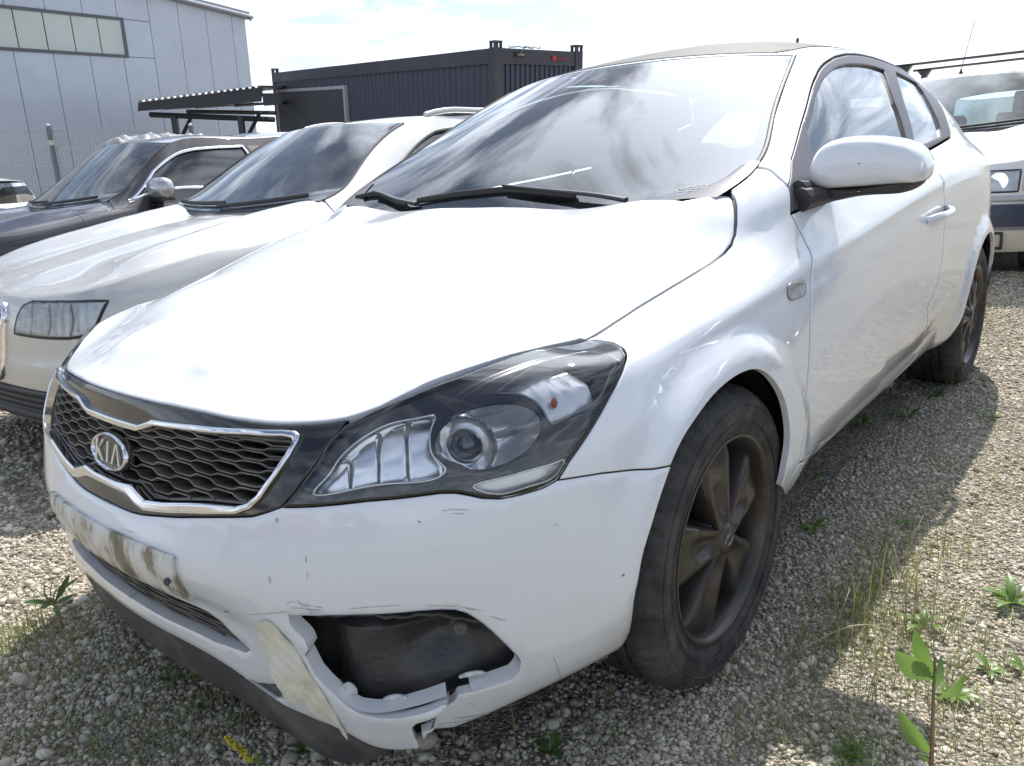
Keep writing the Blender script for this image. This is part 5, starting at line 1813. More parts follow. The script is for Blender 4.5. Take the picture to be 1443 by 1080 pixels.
for s in (1, -1):
    hp_ = [(.335, .598), (.50, .594), (.66, .594), (.72, .600), (.755, .64), (.77, .722), (.72, .726), (.60, .726), (.44, .722), (.385, .705)]
    hq = np.array([fh1(y*s, z) for y, z in hp_])
    if s < 0: hq = hq[::-1]
    hq = resample(hq, .02)
    lmp = patch('headlight', B1, hq, step=.04, edge=.02, lift=.004, flange=.006, round_=.003, material=LENS2, parent=estate)
    patch('lamp_housing', B1, hq, step=.010, edge=.010, lift=.0022, flange=0, round_=0, material=mat('lamp_back', (.82, .83, .84), .25, metal=.30, var=.15, scale=22), parent=lmp, bend=facets(26, .0034))
    strip_on(B1, 'lamp_gasket', hq, .012, .003, RUBBER_GAP, lmp, base=.001, closed=True)
    for (y0, y1) in ((.46, .445), (.57, .555), (.67, .66)):
        q = np.array([fh1(s*(y0+(y1-y0)*t+.018*math.sin(PI*t)), .604+.112*t) for t in np.linspace(0, 1, 9)])
        strip_on(B1, 'lamp_rib', q, .010, .0016, mat('lamp_rib', (.16, .165, .175), .3, metal=.5), lmp, base=.0014)
# lower intake, bonnet-edge seam, rails
for (z0, z1, y0, y1) in ((.275, .385, .03, .80),):
    for s in (1, -1):
        q = np.array([fh1(s*y, z) for y, z in ((y0, z0+.01), (y1-.06, z0), (y1, z0+.03), (y1-.02, z1), (y0, z1))])
        if s < 0: q = q[::-1]
        patch('air_intake', B1, resample(q, .03), step=.04, lift=.002, flange=0, round_=0, material=mat('intake_black', (.03, .03, .031), .6), parent=estate)
        for z in np.linspace(z0+.02, z1-.012, 4):
            strip_on(B1, 'intake_slat', np.array([fh1(s*y, z) for y in np.linspace(y0+.01, y1-.03, 8)]), .010, .012, mat('intake_slat', (.06, .06, .06), .45), estate, base=.001)
q = np.array([fh1(y, .262) for y in np.linspace(-.80, .80, 30)])
strip_on(B1, 'bumper_lip', q, .05, .02, mat('lip_black', (.035, .035, .036), .6), estate)
for s in (1, -1):
    P = B1.ev(np.linspace(S1[11]+.18, S1[15]-.1, 24)*s, np.full(24, v121))
    up_ = np.sin(np.clip(np.linspace(0, 1, 24)*9, 0, PI/2))*np.sin(np.clip(np.linspace(1, 0, 24)*9, 0, PI/2))
    P = P+np.stack([np.zeros(24), np.full(24, -.02*s), .012+.034*up_], -1)
    MB().tube(P, .016, 8).build('roof_rail', SILV, estate)
    # mirror
    q = sh1(-.60, 1.0)
    P = B1.ev([q[0]*s], [q[1]])[0]
    mb = MB(); softbox(mb, (P[0]+.02, s*(abs(P[1])+.12), P[2]+.03), (.10, .20, .13), 0, .45)
q = np.array([sh1(x, z) for x, z in ((-.42, .955), (-.44, .85), (-.44, .60), (-.40, .40))])
for s in (1, -1):
    strip_on(B1, 'door_seam', resample(q*np.array([s, 1]), .04, closed=False), .005, .0012, RUBBER_GAP, estate)

# ---- dark plum saloon beyond
PLUM = paint_mat('plum_paint', (.010, .006, .009), dirt=(.04, .035, .035), metal=.0, rough=.28, coat=1., amount=.3)
spB = dict(N=.90, W=.93, zb=.20, h0=.74, h1=.995, xc=-.66, zr=1.43, xr=-1.27, yr=.61, b0=.985, b1=1.05, xe=-3.85, wb=2.84, R=.335, sq=.15, paint=PLUM, sedan=1, roofup=.05, wtrim=CHROME,
           hood=[(.72, .80), (.5, .865), (.3, .91), (.1, .945), (-.15, .975), (-.35, .992), (-.50, 1.0)], wc=((-.55, 1.012), (-1.13, 1.46)), wglass=AUW,
           glass=glass_mat('dark_side_glass', (.30, .36, .38), dirt=.05, ior=1.7),
           wins=[[(-.80, 1.04), (-1.05, 1.23), (-1.28, 1.35), (-1.52, 1.385), (-1.85, 1.395), (-1.93, 1.03)], [(-2.10, 1.04), (-2.03, 1.395), (-2.45, 1.375), (-2.8, 1.28), (-3.0, 1.10)]])
saloon, B2, fh2, sh2, W2, R2, H2_, S2, v92, v122 = gcar('dark plum saloon with chrome window trim beyond silver estate', (-.42, -4.98, -.015), spB)
q = np.array([sh2(x, z) for x, z in ((-1.96, 1.03), (-2.06, 1.03), (-1.99, 1.395), (-1.89, 1.395))])
for s in (1, -1):
    patch('door_pillar', B2, resample(q*np.array([s, 1]) if s > 0 else (q*np.array([s, 1]))[::-1], .03), step=.05, lift=.002, flange=0, round_=0, material=mat('pillar_bronze', (.16, .14, .12), .3, coat=.5), parent=saloon)
mm_ = mat('mirror_two_tone', (.45, .44, .46), .22, metal=.7, coat=.6)
q = sh2(-.62, 1.02); P = B2.ev([q[0]], [q[1]])[0]
P = P+np.array([-.34, .01, 0.01])
mb = MB(); softbox(mb, (P[0]-.02, P[1]+.15, P[2]+.075), (.14, .25, .155), 0, .48); mb.build('door_mirror', mm_, saloon)
MB().tube([(P[0]-.02, P[1]-.02, P[2]-.02), (P[0]-.02, P[1]+.14, P[2]+.0)], [.03, .022], 8).box((P[0]-.02, P[1]+.15, P[2]-.0), (.10, .18, .02)).build('mirror_foot', PLUM, saloon)
q = np.array([sh2(x, z) for x, z in ((-.42, .985), (-.45, .86), (-.45, .60), (-.42, .42))])
strip_on(B2, 'door_seam', resample(q, .04, closed=False), .006, .0012, RUBBER_GAP, saloon)
q = np.array([sh2(x, z) for x, z in ((.45, .68), (.1, .78), (-.3, .86), (-.42, .885))])
for s in (1, -1):
    hp_ = [(.46, .60), (.70, .60), (.86, .64), (.88, .72), (.74, .71), (.55, .69)]
    hq = np.array([fh2(y*s, z) for y, z in hp_]); hq = hq if s > 0 else hq[::-1]
    patch('headlight', B2, resample(hq, .02), step=.04, edge=.02, lift=.004, flange=.006, round_=.003, material=mat('saloon_lamp', (.5, .5, .5), .15, metal=.6, var=.3, scale=12), parent=saloon)
gq2 = np.array([fh2(y, z) for y, z in ((-.34, .69), (.34, .69), (.30, .50), (-.30, .50))])
patch('grille', B2, resample(gq2, .03), step=.05, lift=.003, flange=0, round_=0, material=mat('saloon_grille', (.03, .03, .03), .4), parent=saloon)

# ---- old white off-roader behind, nose to the hatchback's tail
OLDW = paint_mat('old_white_paint', (.72, .70, .67), amount=.9, rough=.42, coat=.5)
spC = dict(N=.78, W=.84, zb=.20, h0=.775, h1=.995, xc=-.42, zr=1.42, xr=-1.02, yr=.60, b0=.975, b1=1.02, xe=-3.5, wb=2.55, R=.315, sq=.95, paint=OLDW, roofup=.05,
           hood=[(.60, .815), (.4, .865), (.2, .905), (0, .945), (-.15, .972), (-.30, .995)], wc=((-.34, 1.005), (-.95, 1.46)), wglass=AUW,
           wins=[[(-.62, 1.01), (-.95, 1.26), (-1.10, 1.36), (-1.5, 1.385), (-1.55, 1.01)], [(-1.63, 1.01), (-1.58, 1.385), (-2.3, 1.385), (-2.4, 1.03)], [(-2.5, 1.04), (-2.42, 1.38), (-3.05, 1.37), (-3.15, 1.05)]])
offroad, B3, fh3, sh3, W3, R3, H3_, S3, v93, v123 = gcar('old white estate with roof bars and whip aerial behind the hatchback', (-5.38, .10, .15), spC)
NAVY = mat('navy_band', (.035, .045, .075), .4, var=.2)
for s in (1, -1):
    hq = np.array([fh3(y*s, z) for y, z in ((.44, .60), (.645, .60), (.645, .735), (.44, .735))]); hq = hq if s > 0 else hq[::-1]
    l3 = patch('headlight', B3, resample(hq, .02), step=.03, edge=.02, lift=.005, flange=.007, round_=.002, material=LENS2, parent=offroad)
    patch('lamp_housing', B3, resample(hq, .02), step=.02, lift=.002, flange=0, round_=0, material=MATS['lamp_back'], parent=l3)
    strip_on(B3, 'lamp_gasket', resample(hq, .02), .014, .004, RUBBER_GAP, l3, closed=True)
    q = fh3(.535*s, .668); P = B3.ev([q[0]], [q[1]])[0]
    MB().lathe([(.055, .004), (.05, .0045), (.03, .0035), (.003, .003)], 24, 'x', tuple(P)).build('lamp_reflector', REFL, l3)
    iq = np.array([fh3(y*s, z) for y, z in ((.665, .60), (.80, .60), (.80, .73), (.665, .73))]); iq = iq if s > 0 else iq[::-1]
    patch('indicator', B3, resample(iq, .02), step=.03, edge=.02, lift=.005, flange=.007, round_=.002, material=mat('pale_amber', (.55, .38, .30), .2, coat=.8), parent=offroad)
gq3 = np.array([fh3(y, z) for y, z in ((-.41, .73), (.41, .73), (.41, .61), (-.41, .61))])
patch('grille', B3, resample(gq3, .03), step=.05, lift=.003, flange=0, round_=0, material=mat('offroad_grille', (.04, .04, .042), .5), parent=offroad)
strip_on(B3, 'bumper_band', np.array([fh3(y, .445) for y in np.linspace(-.835, .835, 40)]), .150, .035, NAVY, offroad, prof=[(-1, 0), (-.92, .9), (-.6, 1), (.6, 1), (.92, .9), (1, 0)])
strip_on(B3, 'bumper_strip', np.array([fh3(y, .555) for y in np.linspace(-.835, .835, 40)]), .04, .02, mat('bumper_grey', (.42, .42, .42), .4), offroad)
BEI = paint_mat('bumper_beige', (.52, .50, .44), amount=.9, rough=.45, coat=.3)
strip_on(B3, 'bumper_lower', np.array([fh3(y, .285) for y in np.linspace(-.835, .835, 40)]), .16, .03, BEI, offroad, prof=[(-1, 0), (-.9, .8), (-.6, 1), (.6, 1), (.92, .9), (1, 0)])
q = np.array([fh3(y, z) for y, z in ((.50, .34), (.58, .34), (.58, .25), (.50, .25))])
strip_on(B3, 'fog_lamp_frame', resample(q, .01), .018, .02, TRIM, offroad, base=.03, closed=True)
for k, xx in enumerate((-1.22, -1.95)):
    zt = 1.47+.14
    bar = MB().tube([(xx, -.66, zt), (xx, .66, zt)], .017, 8, squash=.7).build('roof_bar', TRIM, offroad)
    for s in (1, -1):
        MB().prism([(xx-.03, s*.50, zt-.01), (xx-.03, s*.62, zt-.01), (xx-.03, s*.58, zt-.06), (xx-.03, s*.60, 1.455), (xx-.03, s*.52, 1.455), (xx-.03, s*.535, zt-.06)], (.06, 0, 0)).build('roof_bar_foot', TRIM, bar)
MB().lathe([(.022, 0), (.018, .012), (.008, .035), (.004, .05)], 12, 'z', (-1.06, -.08, 1.468)).tube([(-1.06, -.08, 1.50), (-1.16, -.03, 1.90)], [.0035, .0018], 6).build('aerial', TRIM, offroad)

# ---- cars across the aisle and in the next bay, seen in the photograph only as reflections in the doors and lamps
RED = paint_mat('red_paint', (.36, .02, .02), amount=.4)
STEELB = paint_mat('steel_blue_paint', (.16, .20, .28), metal=.4, amount=.4)
for (src, base_m, lab, m_, loc_, rz) in ((estate, SILV, 'steel-blue estate in the next bay, mirrored in the hatchback door', STEELB, (-1.1, 3.15, -.015), 0.), (saloon, PLUM, 'red saloon across the aisle facing the grille', RED, (6.6, .2, -.015), PI),
                                        (estate, SILV, 'white estate across the aisle beside the red saloon', OLDW, (6.9, -2.4, -.015), PI), (estate, SILV, 'dark estate across the aisle on the red saloon\'s other side', PLUM, (6.8, 2.9, -.015), PI)):
    c = copy_tree(src); c.location = loc_; c.rotation_euler = (0, 0, rz); c['label'] = lab
    for ch in list(c.children):
        if ch.material_slots and ch.data.materials and ch.data.materials[0] == base_m:
            ch.material_slots[0].link = 'OBJECT'; ch.material_slots[0].material = m_
# ================================================================== buildings and yard, upright by gravity (the cars stand on sloping ground)
_dn = CF+CR*(729-721.5)/FOC+CU*(540-3635)/FOC
GUP = -_dn/np.linalg.norm(_dn)
GF = CF-GUP*(CF@GUP); GF /= np.linalg.norm(GF)
GR = np.cross(GF, GUP)
GM = np.stack([GR, GF, GUP], 0)          # rows: right, forward, up


def G(a, b, c):
    return CAM+GR*a+GF*b+GUP*c


def rayG(px, py):
    d = CF+CR*(px-721.5)/FOC+CU*(540-py)/FOC
    return np.array([d@GR, d@GF, d@GUP])


def plane_hit(px, py, Q, e):
    d = rayG(px, py); n = np.array([e[1], -e[0]]); t = (n@Q)/(n@d[:2])
    return d*t


def gmb(mb):
    mb.v = [tuple(G(*p)) for p in mb.v]
    return mb


def gempty(name, a, b, c):
    return empty(name, tuple(G(a, b, c)))


def gbuild(mb, name, m_, parent, **k):
    o = gmb(mb).build(name, m_, parent, **k)
    if parent is not None: o.matrix_parent_inverse = Matrix.Translation(-Vector(parent.location))
    return o


ZG = -1.16   # yard level below the lens


def ground_z(x, y):
    """sloping yard: flat round the cars, a step up behind the hatchback, level terrace under the container"""
    x = np.asarray(x, float); y = np.asarray(y, float)
    z = -.015+.165*sstep((-3.3-x)/1.5)*sstep((y+1.6)/.8)
    dx, dy = x-CAM[0], y-CAM[1]
    a = dx*GR[0]+dy*GR[1]; b = dx*GF[0]+dy*GF[1]
    zg = CAM[2]+(ZG-GUP[0]*dx-GUP[1]*dy)/GUP[2]
    w = sstep((b-11)/5)*sstep((a+8)/2.5)*sstep((70-b)/20)*sstep((12-a)/4)
    return z+(zg-z)*w


def gz(a, b):
    """yard height in gravity terms under a point right/forward of the lens (plane part)"""
    return (-.015-CAM[2]-GR[2]*a-GF[2]*b)/GUP[2]


# ---- hall clad in grey panels
SC = 1.45
eF = np.array([math.sin(math.radians(28.5)), math.cos(math.radians(28.5))])
d_ = rayG(354, 110)
QF = d_[:2]*24*SC/d_[1]
nF = np.array([-eF[1], eF[0]])*-1      # towards the camera side
if nF@QF > 0: nF = -nF


def fpt(t, z, out_=0.):
    q = QF+eF*t+nF*out_
    return (q[0], q[1], z)


hall = gempty('industrial_hall', *fpt(-6, ZG-1))
tag(hall, 'large hall clad in pale grey metal panels with a long window band', 'building')
PANEL = mat('hall_panel', (.50, .545, .63), .45, metal=.15, var=.05, scale=.7, dirt=(.46, .50, .57), dscale=1.5, dlo=.5, dhi=.75)
SEAMD = mat('hall_seam', (.08, .085, .10), .7)
pw = .89*SC
t0 = -3.17*SC
edges_t = sorted([t0+k*pw for k in range(-16, 4)])+[.02]
edges_t = [t for t in edges_t if t < -.25]+[.0]
top_z = lambda t: (2.50-.085*t/SC)*SC
w0, w1, zw0, zw1 = -12.0*SC, -3.96*SC, 1.255*SC, 2.085*SC


def slab(t1, t2, z1, z2l, z2r, th=.08, gap=.012):
    mb = MB()
    a = [fpt(t1+gap, z1), fpt(t2-gap, z1), fpt(t2-gap, z2r), fpt(t1+gap, z2l)]
    b = [fpt(t1+gap, z1, -th), fpt(t2-gap, z1, -th), fpt(t2-gap, z2r, -th), fpt(t1+gap, z2l, -th)]
    mb.add(a+b, [(0, 1, 2, 3), (7, 6, 5, 4), (0, 4, 5, 1), (1, 5, 6, 2), (2, 6, 7, 3), (3, 7, 4, 0)])
    return mb


for i in range(len(edges_t)-1):
    a, b = edges_t[i], edges_t[i+1]
    if b <= w1+.05:
        gbuild(slab(a, b, ZG-6, zw0-.02, zw0-.02), 'panel', PANEL, hall)
        gbuild(slab(a, b, zw1+.02, top_z(a), top_z(b)), 'panel', PANEL, hall)
    elif a < w1 < b:
        gbuild(slab(a, b, ZG-6, zw0-.02, zw0-.02), 'panel', PANEL, hall)
        gbuild(slab(a, b, zw1+.02, top_z(a), top_z(b)), 'panel', PANEL, hall)
        gbuild(slab(w1, b, zw0+.0, zw1, zw1), 'panel', PANEL, hall)
    else:
        gbuild(slab(a, b, ZG-6, top_z(a), top_z(b)), 'panel', PANEL, hall)
# core behind the panels, with side wall and roof
tl = edges_t[0]
core = MB()
dpt = 16
A_ = [fpt(tl, ZG-6, -.09), fpt(-.02, ZG-6, -.09), fpt(-.02, top_z(0)-.02, -.09), fpt(tl, top_z(tl)-.02, -.09)]
B_ = [fpt(tl, ZG-6, -dpt), fpt(-.02, ZG-6, -dpt), fpt(-.02, top_z(0)-.02, -dpt), fpt(tl, top_z(tl)-.02, -dpt)]
core.add(A_+B_, [(0, 1, 2, 3), (7, 6, 5, 4), (0, 4, 5, 1), (1, 5, 6, 2), (2, 6, 7, 3), (3, 7, 4, 0)])
gbuild(core, 'core', SEAMD, hall)
# window band: polycarbonate sheets
POLY = mat('window_band_sheet', (.50, .56, .53), .25, var=.06, scale=1.2, coat=.3)
wb_ = gempty('window_band', *fpt((w0+w1)/2, zw0)); wb_.parent = hall
wb_.location = Vector(G(*fpt((w0+w1)/2, zw0)))-Vector(hall.location)


def gsub(mb, name, m_, parent, top):
    o = gmb(mb).build(name, m_, parent)
    o.matrix_parent_inverse = Matrix.Translation(-(Vector(top.location)+Vector(parent.location)))
    return o


ns = 9
sheet = .84*SC*.78
tt = w1
while tt > w0:
    gsub(slab(tt-sheet, tt, zw0+.03, zw1-.03, zw1-.03, .03, .02), 'pane', POLY, wb_, hall)
    tt -= sheet
mb = MB()
for (z1, z2) in ((zw0-.05, zw0+.05), (zw1-.05, zw1+.05)):
    mb.add([fpt(w0, z1, .03), fpt(w1, z1, .03), fpt(w1, z2, .03), fpt(w0, z2, .03), fpt(w0, z1, -.06), fpt(w1, z1, -.06), fpt(w1, z2, -.06), fpt(w0, z2, -.06)], [(0, 1, 2, 3), (0, 4, 5, 1), (2, 6, 7, 3), (1, 5, 6, 2)])
mb.add([fpt(w1-.06, zw0-.05, .031), fpt(w1+.06, zw0-.05, .031), fpt(w1+.06, zw1+.05, .031), fpt(w1-.06, zw1+.05, .031), fpt(w1-.06, zw0, -.06), fpt(w1+.06, zw0, -.06), fpt(w1+.06, zw1, -.06), fpt(w1-.06, zw1, -.06)], [(0, 1, 2, 3), (1, 5, 6, 2), (0, 3, 7, 4)])
gsub(mb, 'window_frame', mat('hall_window_frame', (.10, .105, .12), .5), wb_, hall)
# roof edge
mb = MB()
for (z1, z2, o1) in ((-.10, .18, .14),):
    p = [fpt(tl, top_z(tl)+z1, o1), fpt(.14, top_z(.1)+z1, o1), fpt(.14, top_z(.1)+z2, o1), fpt(tl, top_z(tl)+z2, o1)]
    q = [fpt(tl, top_z(tl)+z1, -.2), fpt(.14, top_z(.1)+z1, -.2), fpt(.14, top_z(.1)+z2, -.2), fpt(tl, top_z(tl)+z2, -.2)]
    mb.add(p+q, [(0, 1, 2, 3), (0, 4, 5, 1), (1, 5, 6, 2), (2, 6, 7, 3)])
gbuild(mb, 'roof_edge', mat('roof_edge_metal', (.30, .32, .37), .4, metal=.3), hall)
gbuild(MB().tube([fpt(.1, top_z(0)+.02, .2), fpt(.1, top_z(0)-.16, .2)], .06, 8).tube([fpt(tl, top_z(tl)-.02, .22), fpt(.2, top_z(0)-.02, .22)], .07, 8), 'gutter', mat('gutter_zinc', (.33, .34, .37), .4, metal=.6), hall)

# ---- wire fence in front of the hall
fence = gempty('wire_fence', -8.6, 14.5, gz(-8.6, 14.5))
ZF = gz(-9.5, 14.5)-.3
tag(fence, 'pale wire-mesh fence on grey posts before the hall', 'fence')
WIRE = mat('fence_wire', (.36, .38, .42), .45, metal=.4)
fz = rayG(100, 180); fb = 14.5
ftop = fz[2]/fz[1]*fb
rod = None
x = -13.2
k = 0
while x < -6.5:
    if rod is None:
        o = gbuild(MB().box((x, fb, (ftop+ZF)/2), (.012, .012, ftop-ZF)), 'wire', WIRE, fence); rod = o; rx = x
    else:
        o = rod.copy(); C.objects.link(o)
        o.parent = fence; o.matrix_parent_inverse = rod.matrix_parent_inverse.copy()
        o.location = Vector(GR*(x-rx))
    x += .058; k += 1
for z in np.linspace(ZF+.1, ftop-.06, 9):
    gbuild(MB().box((-9.85, fb+.012, z), (6.8, .012, .014)), 'cross_wire', WIRE, fence)
POST = mat('fence_post', (.13, .15, .16), .5, metal=.3)
dpx = rayG(70, 178)
for kx in (dpx[0]/dpx[1]*fb, dpx[0]/dpx[1]*fb+2.52, dpx[0]/dpx[1]*fb-2.52):
    zt = dpx[2]/dpx[1]*fb
    gbuild(MB().box((kx, fb-.05, (zt+ZF)/2), (.06, .06, zt-ZF)), 'post', POST, fence)
    gbuild(MB().lathe([(.0005, zt+.045), (.03, zt+.03), (.038, zt+.012), (.036, zt)], 12, 'z', (kx, fb-.05, 0)), 'post_cap', mat('fence_cap', (.5, .52, .55), .4), fence)
gbuild(MB().box((dpx[0]/dpx[1]*fb+.03, fb-.10, zt-.28), (.09, .05, .08)), 'clamp', mat('fence_clamp', (.45, .44, .38), .5), fence)

# ---- black office container
A0 = np.array([-.354, 17.93]); e1 = np.array([-.5739, .819]); e2 = np.array([.819, .5739])
LC, WC, HT = 14.2, 2.44, 1.396
cont = gempty('office_container', A0[0]+e1[0]*7+e2[0]*1.2, A0[1]+e1[1]*7+e2[1]*1.2, ZG)
tag(cont, 'long black site-office container with ribbed walls', 'container')
CB = mat('container_black', (.052, .050, .066), .48, dirt=(.085, .08, .085), dscale=1.3, dlo=.45, dhi=.75)
CB2 = mat('container_rib', (.055, .063, .095), .42, var=.12, scale=2)


def cpt(u, w, z): return (A0[0]+e1[0]*u+e2[0]*w, A0[1]+e1[1]*u+e2[1]*w, z)


def cbox(u0, u1, w0_, w1_, z0, z1):
    return MB().add([cpt(u, w, z) for z in (z0, z1) for (u, w) in ((u0, w0_), (u1, w0_), (u1, w1_), (u0, w1_))], [(0, 3, 2, 1), (4, 5, 6, 7), (0, 1, 5, 4), (1, 2, 6, 5), (2, 3, 7, 6), (3, 0, 4, 7)])


RT = HT-.15
for (u0, u1, w0_, w1_) in ((0, LC, 0, .16), (0, LC, WC-.16, WC), (0, .16, 0, WC), (LC-.16, LC, 0, WC)):
    e_ = .003 if u1-u0 < 1 else 0
    gbuild(cbox(u0+.02, u1-.02, w0_+.02 if w0_ else w0_+e_, w1_-e_, RT-.30, RT), 'top_rail', CB, cont)
    gbuild(cbox(u0+.02, u1-.02, w0_+e_, w1_-e_, ZG, ZG+.2), 'bottom_rail', CB, cont)
for (u, w) in ((0, 0), (LC-.2, 0), (0, WC-.2), (LC-.2, WC-.2)):
    gbuild(cbox(u-.004, u+.204, w-.004, w+.204, ZG, HT-.13), 'corner_post', CB, cont)
    # corner casting with open eye
    c_ = MB()
    for (a, b, z0, z1) in ((0, .05, HT-.13, HT), (.15, .2, HT-.13, HT)):
        for (m0, m1) in ((0, .05), (.15, .2)):
            q = cbox(u+a, u+b, w+m0, w+m1, z0, z1); c_.add(q.v, q.f)
    q = cbox(u-.006, u+.206, w-.006, w+.206, HT-.035, HT+.005); c_.add(q.v, q.f)
    gbuild(c_, 'corner_casting', CB, cont)
# ribbed wall infill
def ribs(face, n0, n1, pitch, par):
    V_, F_ = [], []
    x = n0; prof_ = []
    while x < n1:
        prof_ += [(x, 0), (x+pitch*.40, 0), (x+pitch*.5, .035), (x+pitch*.90, .035)]
        x += pitch
    for (x, d) in prof_:
        for z in (ZG+.2, RT-.29):
            V_.append(cpt(x, .05+d, z) if face == 'long' else cpt(.05+d, x, z))
    for i in range(len(prof_)-1): F_.append((2*i, 2*i+2, 2*i+3, 2*i+1))
    gbuild(MB().add(V_, F_), 'ribbed_wall', CB2, par, sharp=20)


ribs('long', .2, LC-.2, .265, cont)
ribs('short', .2, WC-.2, .135, cont)
gbuild(cbox(.2, LC-.2, WC-.1, WC-.05, ZG, RT), 'back_wall', CB, cont)
gbuild(cbox(LC-.12, LC-.08, .1, WC-.1, ZG, RT), 'end_wall', CB, cont)
gbuild(cbox(.05, LC-.05, .05, WC-.05, RT-.03, RT+.012), 'roof', CB, cont)
# shuttered opening with pale frame
du0, du1, dz1 = 8.0, 13.75, .60
gbuild(cbox(du0, du1, -.02, .06, ZG+.1, dz1), 'shutter', mat('shutter_grey', (.06, .062, .068), .5), cont)
fr_m = mat('pale_frame', (.45, .45, .47), .4)
for (u0, u1, z0, z1) in ((du0-.12, du0, ZG+.1, dz1+.1), (du1, du1+.12, ZG+.1, dz1+.1), (du0, du1, dz1, dz1+.09)):
    gbuild(cbox(u0, u1, -.045, .05, z0, z1), 'opening_frame', fr_m, cont)
# vent slot, red mark and cables on the short end
gbuild(cbox(-.012, .02, .52, .80, RT-.155, RT-.06), 'vent', mat('vent_dark', (.015, .015, .016), .6), cont)
gbuild(cbox(-.02, .02, .60, .78, RT-.135, RT-.085), 'vent_plate', mat('vent_plate', (.28, .22, .14), .5, var=.4, scale=30), cont)
mk = gmb(MB().lathe([(.0005, 0), (.06, 0), (.06, .02), (.0005, .02)], 16, 'y', (0, 0, 0)))
mk.v = []
mk = MB().add([cpt(-.008, 1.62+.075*math.cos(t), RT-.15+.06*math.sin(t)) for t in np.linspace(0, 2*PI, 18, endpoint=False)], [tuple(range(18))])
gbuild(mk, 'red_mark', mat('red_mark', (.45, .03, .06), .5), cont)
for k in range(4):
    gbuild(cbox(-.008, .0, 1.73+k*.075, 1.78+k*.075, RT-.18, RT-.13), 'red_lettering', mat('red_lettering', (.30, .05, .07), .5), cont)
cb = [cpt(.1+.1*math.sin(i*.9), .45+i*.06, RT+.02+.05*abs(math.sin(i*1.3))) for i in range(16)]
cb2 = [cpt(-.02, .62, RT-.12), cpt(-.03, .72, RT-.02), cpt(.02, .80, RT+.06), cpt(.1, .95, RT+.07), cpt(.1, 1.1, RT+.03)]
gbuild(MB().tube(cb, .012, 5).tube(cb2, .010, 5), 'cable', mat('cable_grey', (.12, .12, .12), .5), cont)

# ---- carport with corrugated roof
FB = 26.0


def cr3(px, py, b=FB):
    d = rayG(px, py); return d*b/d[1]


carp = gempty('carport', *(cr3(285, 160)*np.array([1, 1, 0])+np.array([0, 0, (ZG-2.2)])))
tag(carp, 'open carport with dark steel frame and corrugated sheet roof', 'carport')
STEEL = mat('carport_steel', (.035, .037, .05), .5)
TL, TR, BR, BL = cr3(195, 145), cr3(370, 123.5), cr3(368, 143.5), cr3(194, 157)
off = np.array([0, .06, 0])
gbuild(MB().add([TL, TR, BR, BL, TL+off, TR+off, BR+off, BL+off], [(0, 1, 2, 3), (7, 6, 5, 4), (0, 4, 5, 1), (1, 5, 6, 2), (2, 6, 7, 3), (3, 7, 4, 0)]), 'fascia', STEEL, carp)
SH = mat('corrugated_zinc', (.62, .63, .66), .35, metal=.5)
V_ = []; nn_ = 20
dirr = TR-TL
for k in range(nn_):
    for (fr, h) in ((0, 0), (.30, 0), (.42, .055), (.88, .055)):
        p = TL+dirr*((k+fr)/nn_)+np.array([0, -.10, .005+h])
        V_ += [p, p+np.array([0, 4.2, .10])]
gbuild(MB().add(V_, [(2*i, 2*i+2, 2*i+3, 2*i+1) for i in range(len(V_)//2-1)]), 'corrugated_roof', SH, carp, sharp=20)
b1, b2 = cr3(203, 162), cr3(382, 169)
gbuild(MB().tube([b1+np.array([0, .4, 0]), b2+np.array([0, .4, 0])], .085, 4), 'beam', STEEL, carp)
gbuild(MB().tube([cr3(200, 160)+np.array([0, 3.6, 0.05]), cr3(382, 163)+np.array([0, 3.6, .05])], .07, 4), 'beam', STEEL, carp)
for px in (238, 333):
    p = cr3(px, 164)
    gbuild(MB().box((p[0], p[1]+.4, (p[2]+(ZG-2.2))/2), (.17, .17, p[2]-(ZG-2.2))), 'post', STEEL, carp)
    gbuild(MB().tube([p+np.array([.08, .4, -.75]), p+np.array([.62, .4, .08])], .06, 4), 'brace', STEEL, carp)
for k, px in enumerate((230, 275, 330, 372)):
    p = cr3(px, 157-px*.04+5)
    gbuild(MB().tube([p+np.array([0, .05, 0]), p+np.array([0, 4.0, .1])], .05, 4), 'rafter', STEEL, carp)
gbuild(MB().box(tuple(cr3(379, 135)+np.array([0, .3, -.1])), (.45, .5, .35)), 'end_bracket', STEEL, carp)

# ---- vehicle under a grey tarpaulin
tb = 10.2
tc_ = cr3(112, 222, tb)
tarp = gempty('covered_vehicle', tc_[0], tc_[1], gz(tc_[0], tc_[1]))
ZT = gz(tc_[0]+.4, tc_[1]+1)
tag(tarp, 'vehicle wrapped in a crumpled grey tarpaulin by the wire fence', 'covered vehicle')
gx, gy = np.meshgrid(np.linspace(-1, 1, 60), np.linspace(-1, 1, 44), indexing='ij')
gx, gy = gx.ravel(), gy.ravel()
hh_ = (1-np.abs(gx)**3.5)*(1-np.abs(gy)**5)
cab = np.exp(-((gx-.15)/.62)**6)
zz_ = np.clip(hh_, 0, 1)**.45*(1.0+.42*cab)
wr = .03*np.sin(gx*17+3*np.sin(gy*6))*np.cos(gy*13+2*np.sin(gx*9))+.02*np.sin(gx*41+gy*33)+.025*np.abs(np.sin(gx*9-gy*11))
ztop = cr3(110, 205, tb)[2]
P_ = np.stack([tc_[0]+.45+gx*1.55+wr*.5, tc_[1]+1.1+gy*1.1, ZT+.05+(zz_+wr*(.35+.65*cab))*(ztop-ZT)/1.42], -1)
gbuild(MB().add(P_, grid_faces(60, 44), True), 'tarpaulin', mat('grey_tarpaulin', (.17, .18, .20), .5, var=.15, scale=3, bump=.3, bscale=14), tarp, sharp=60)

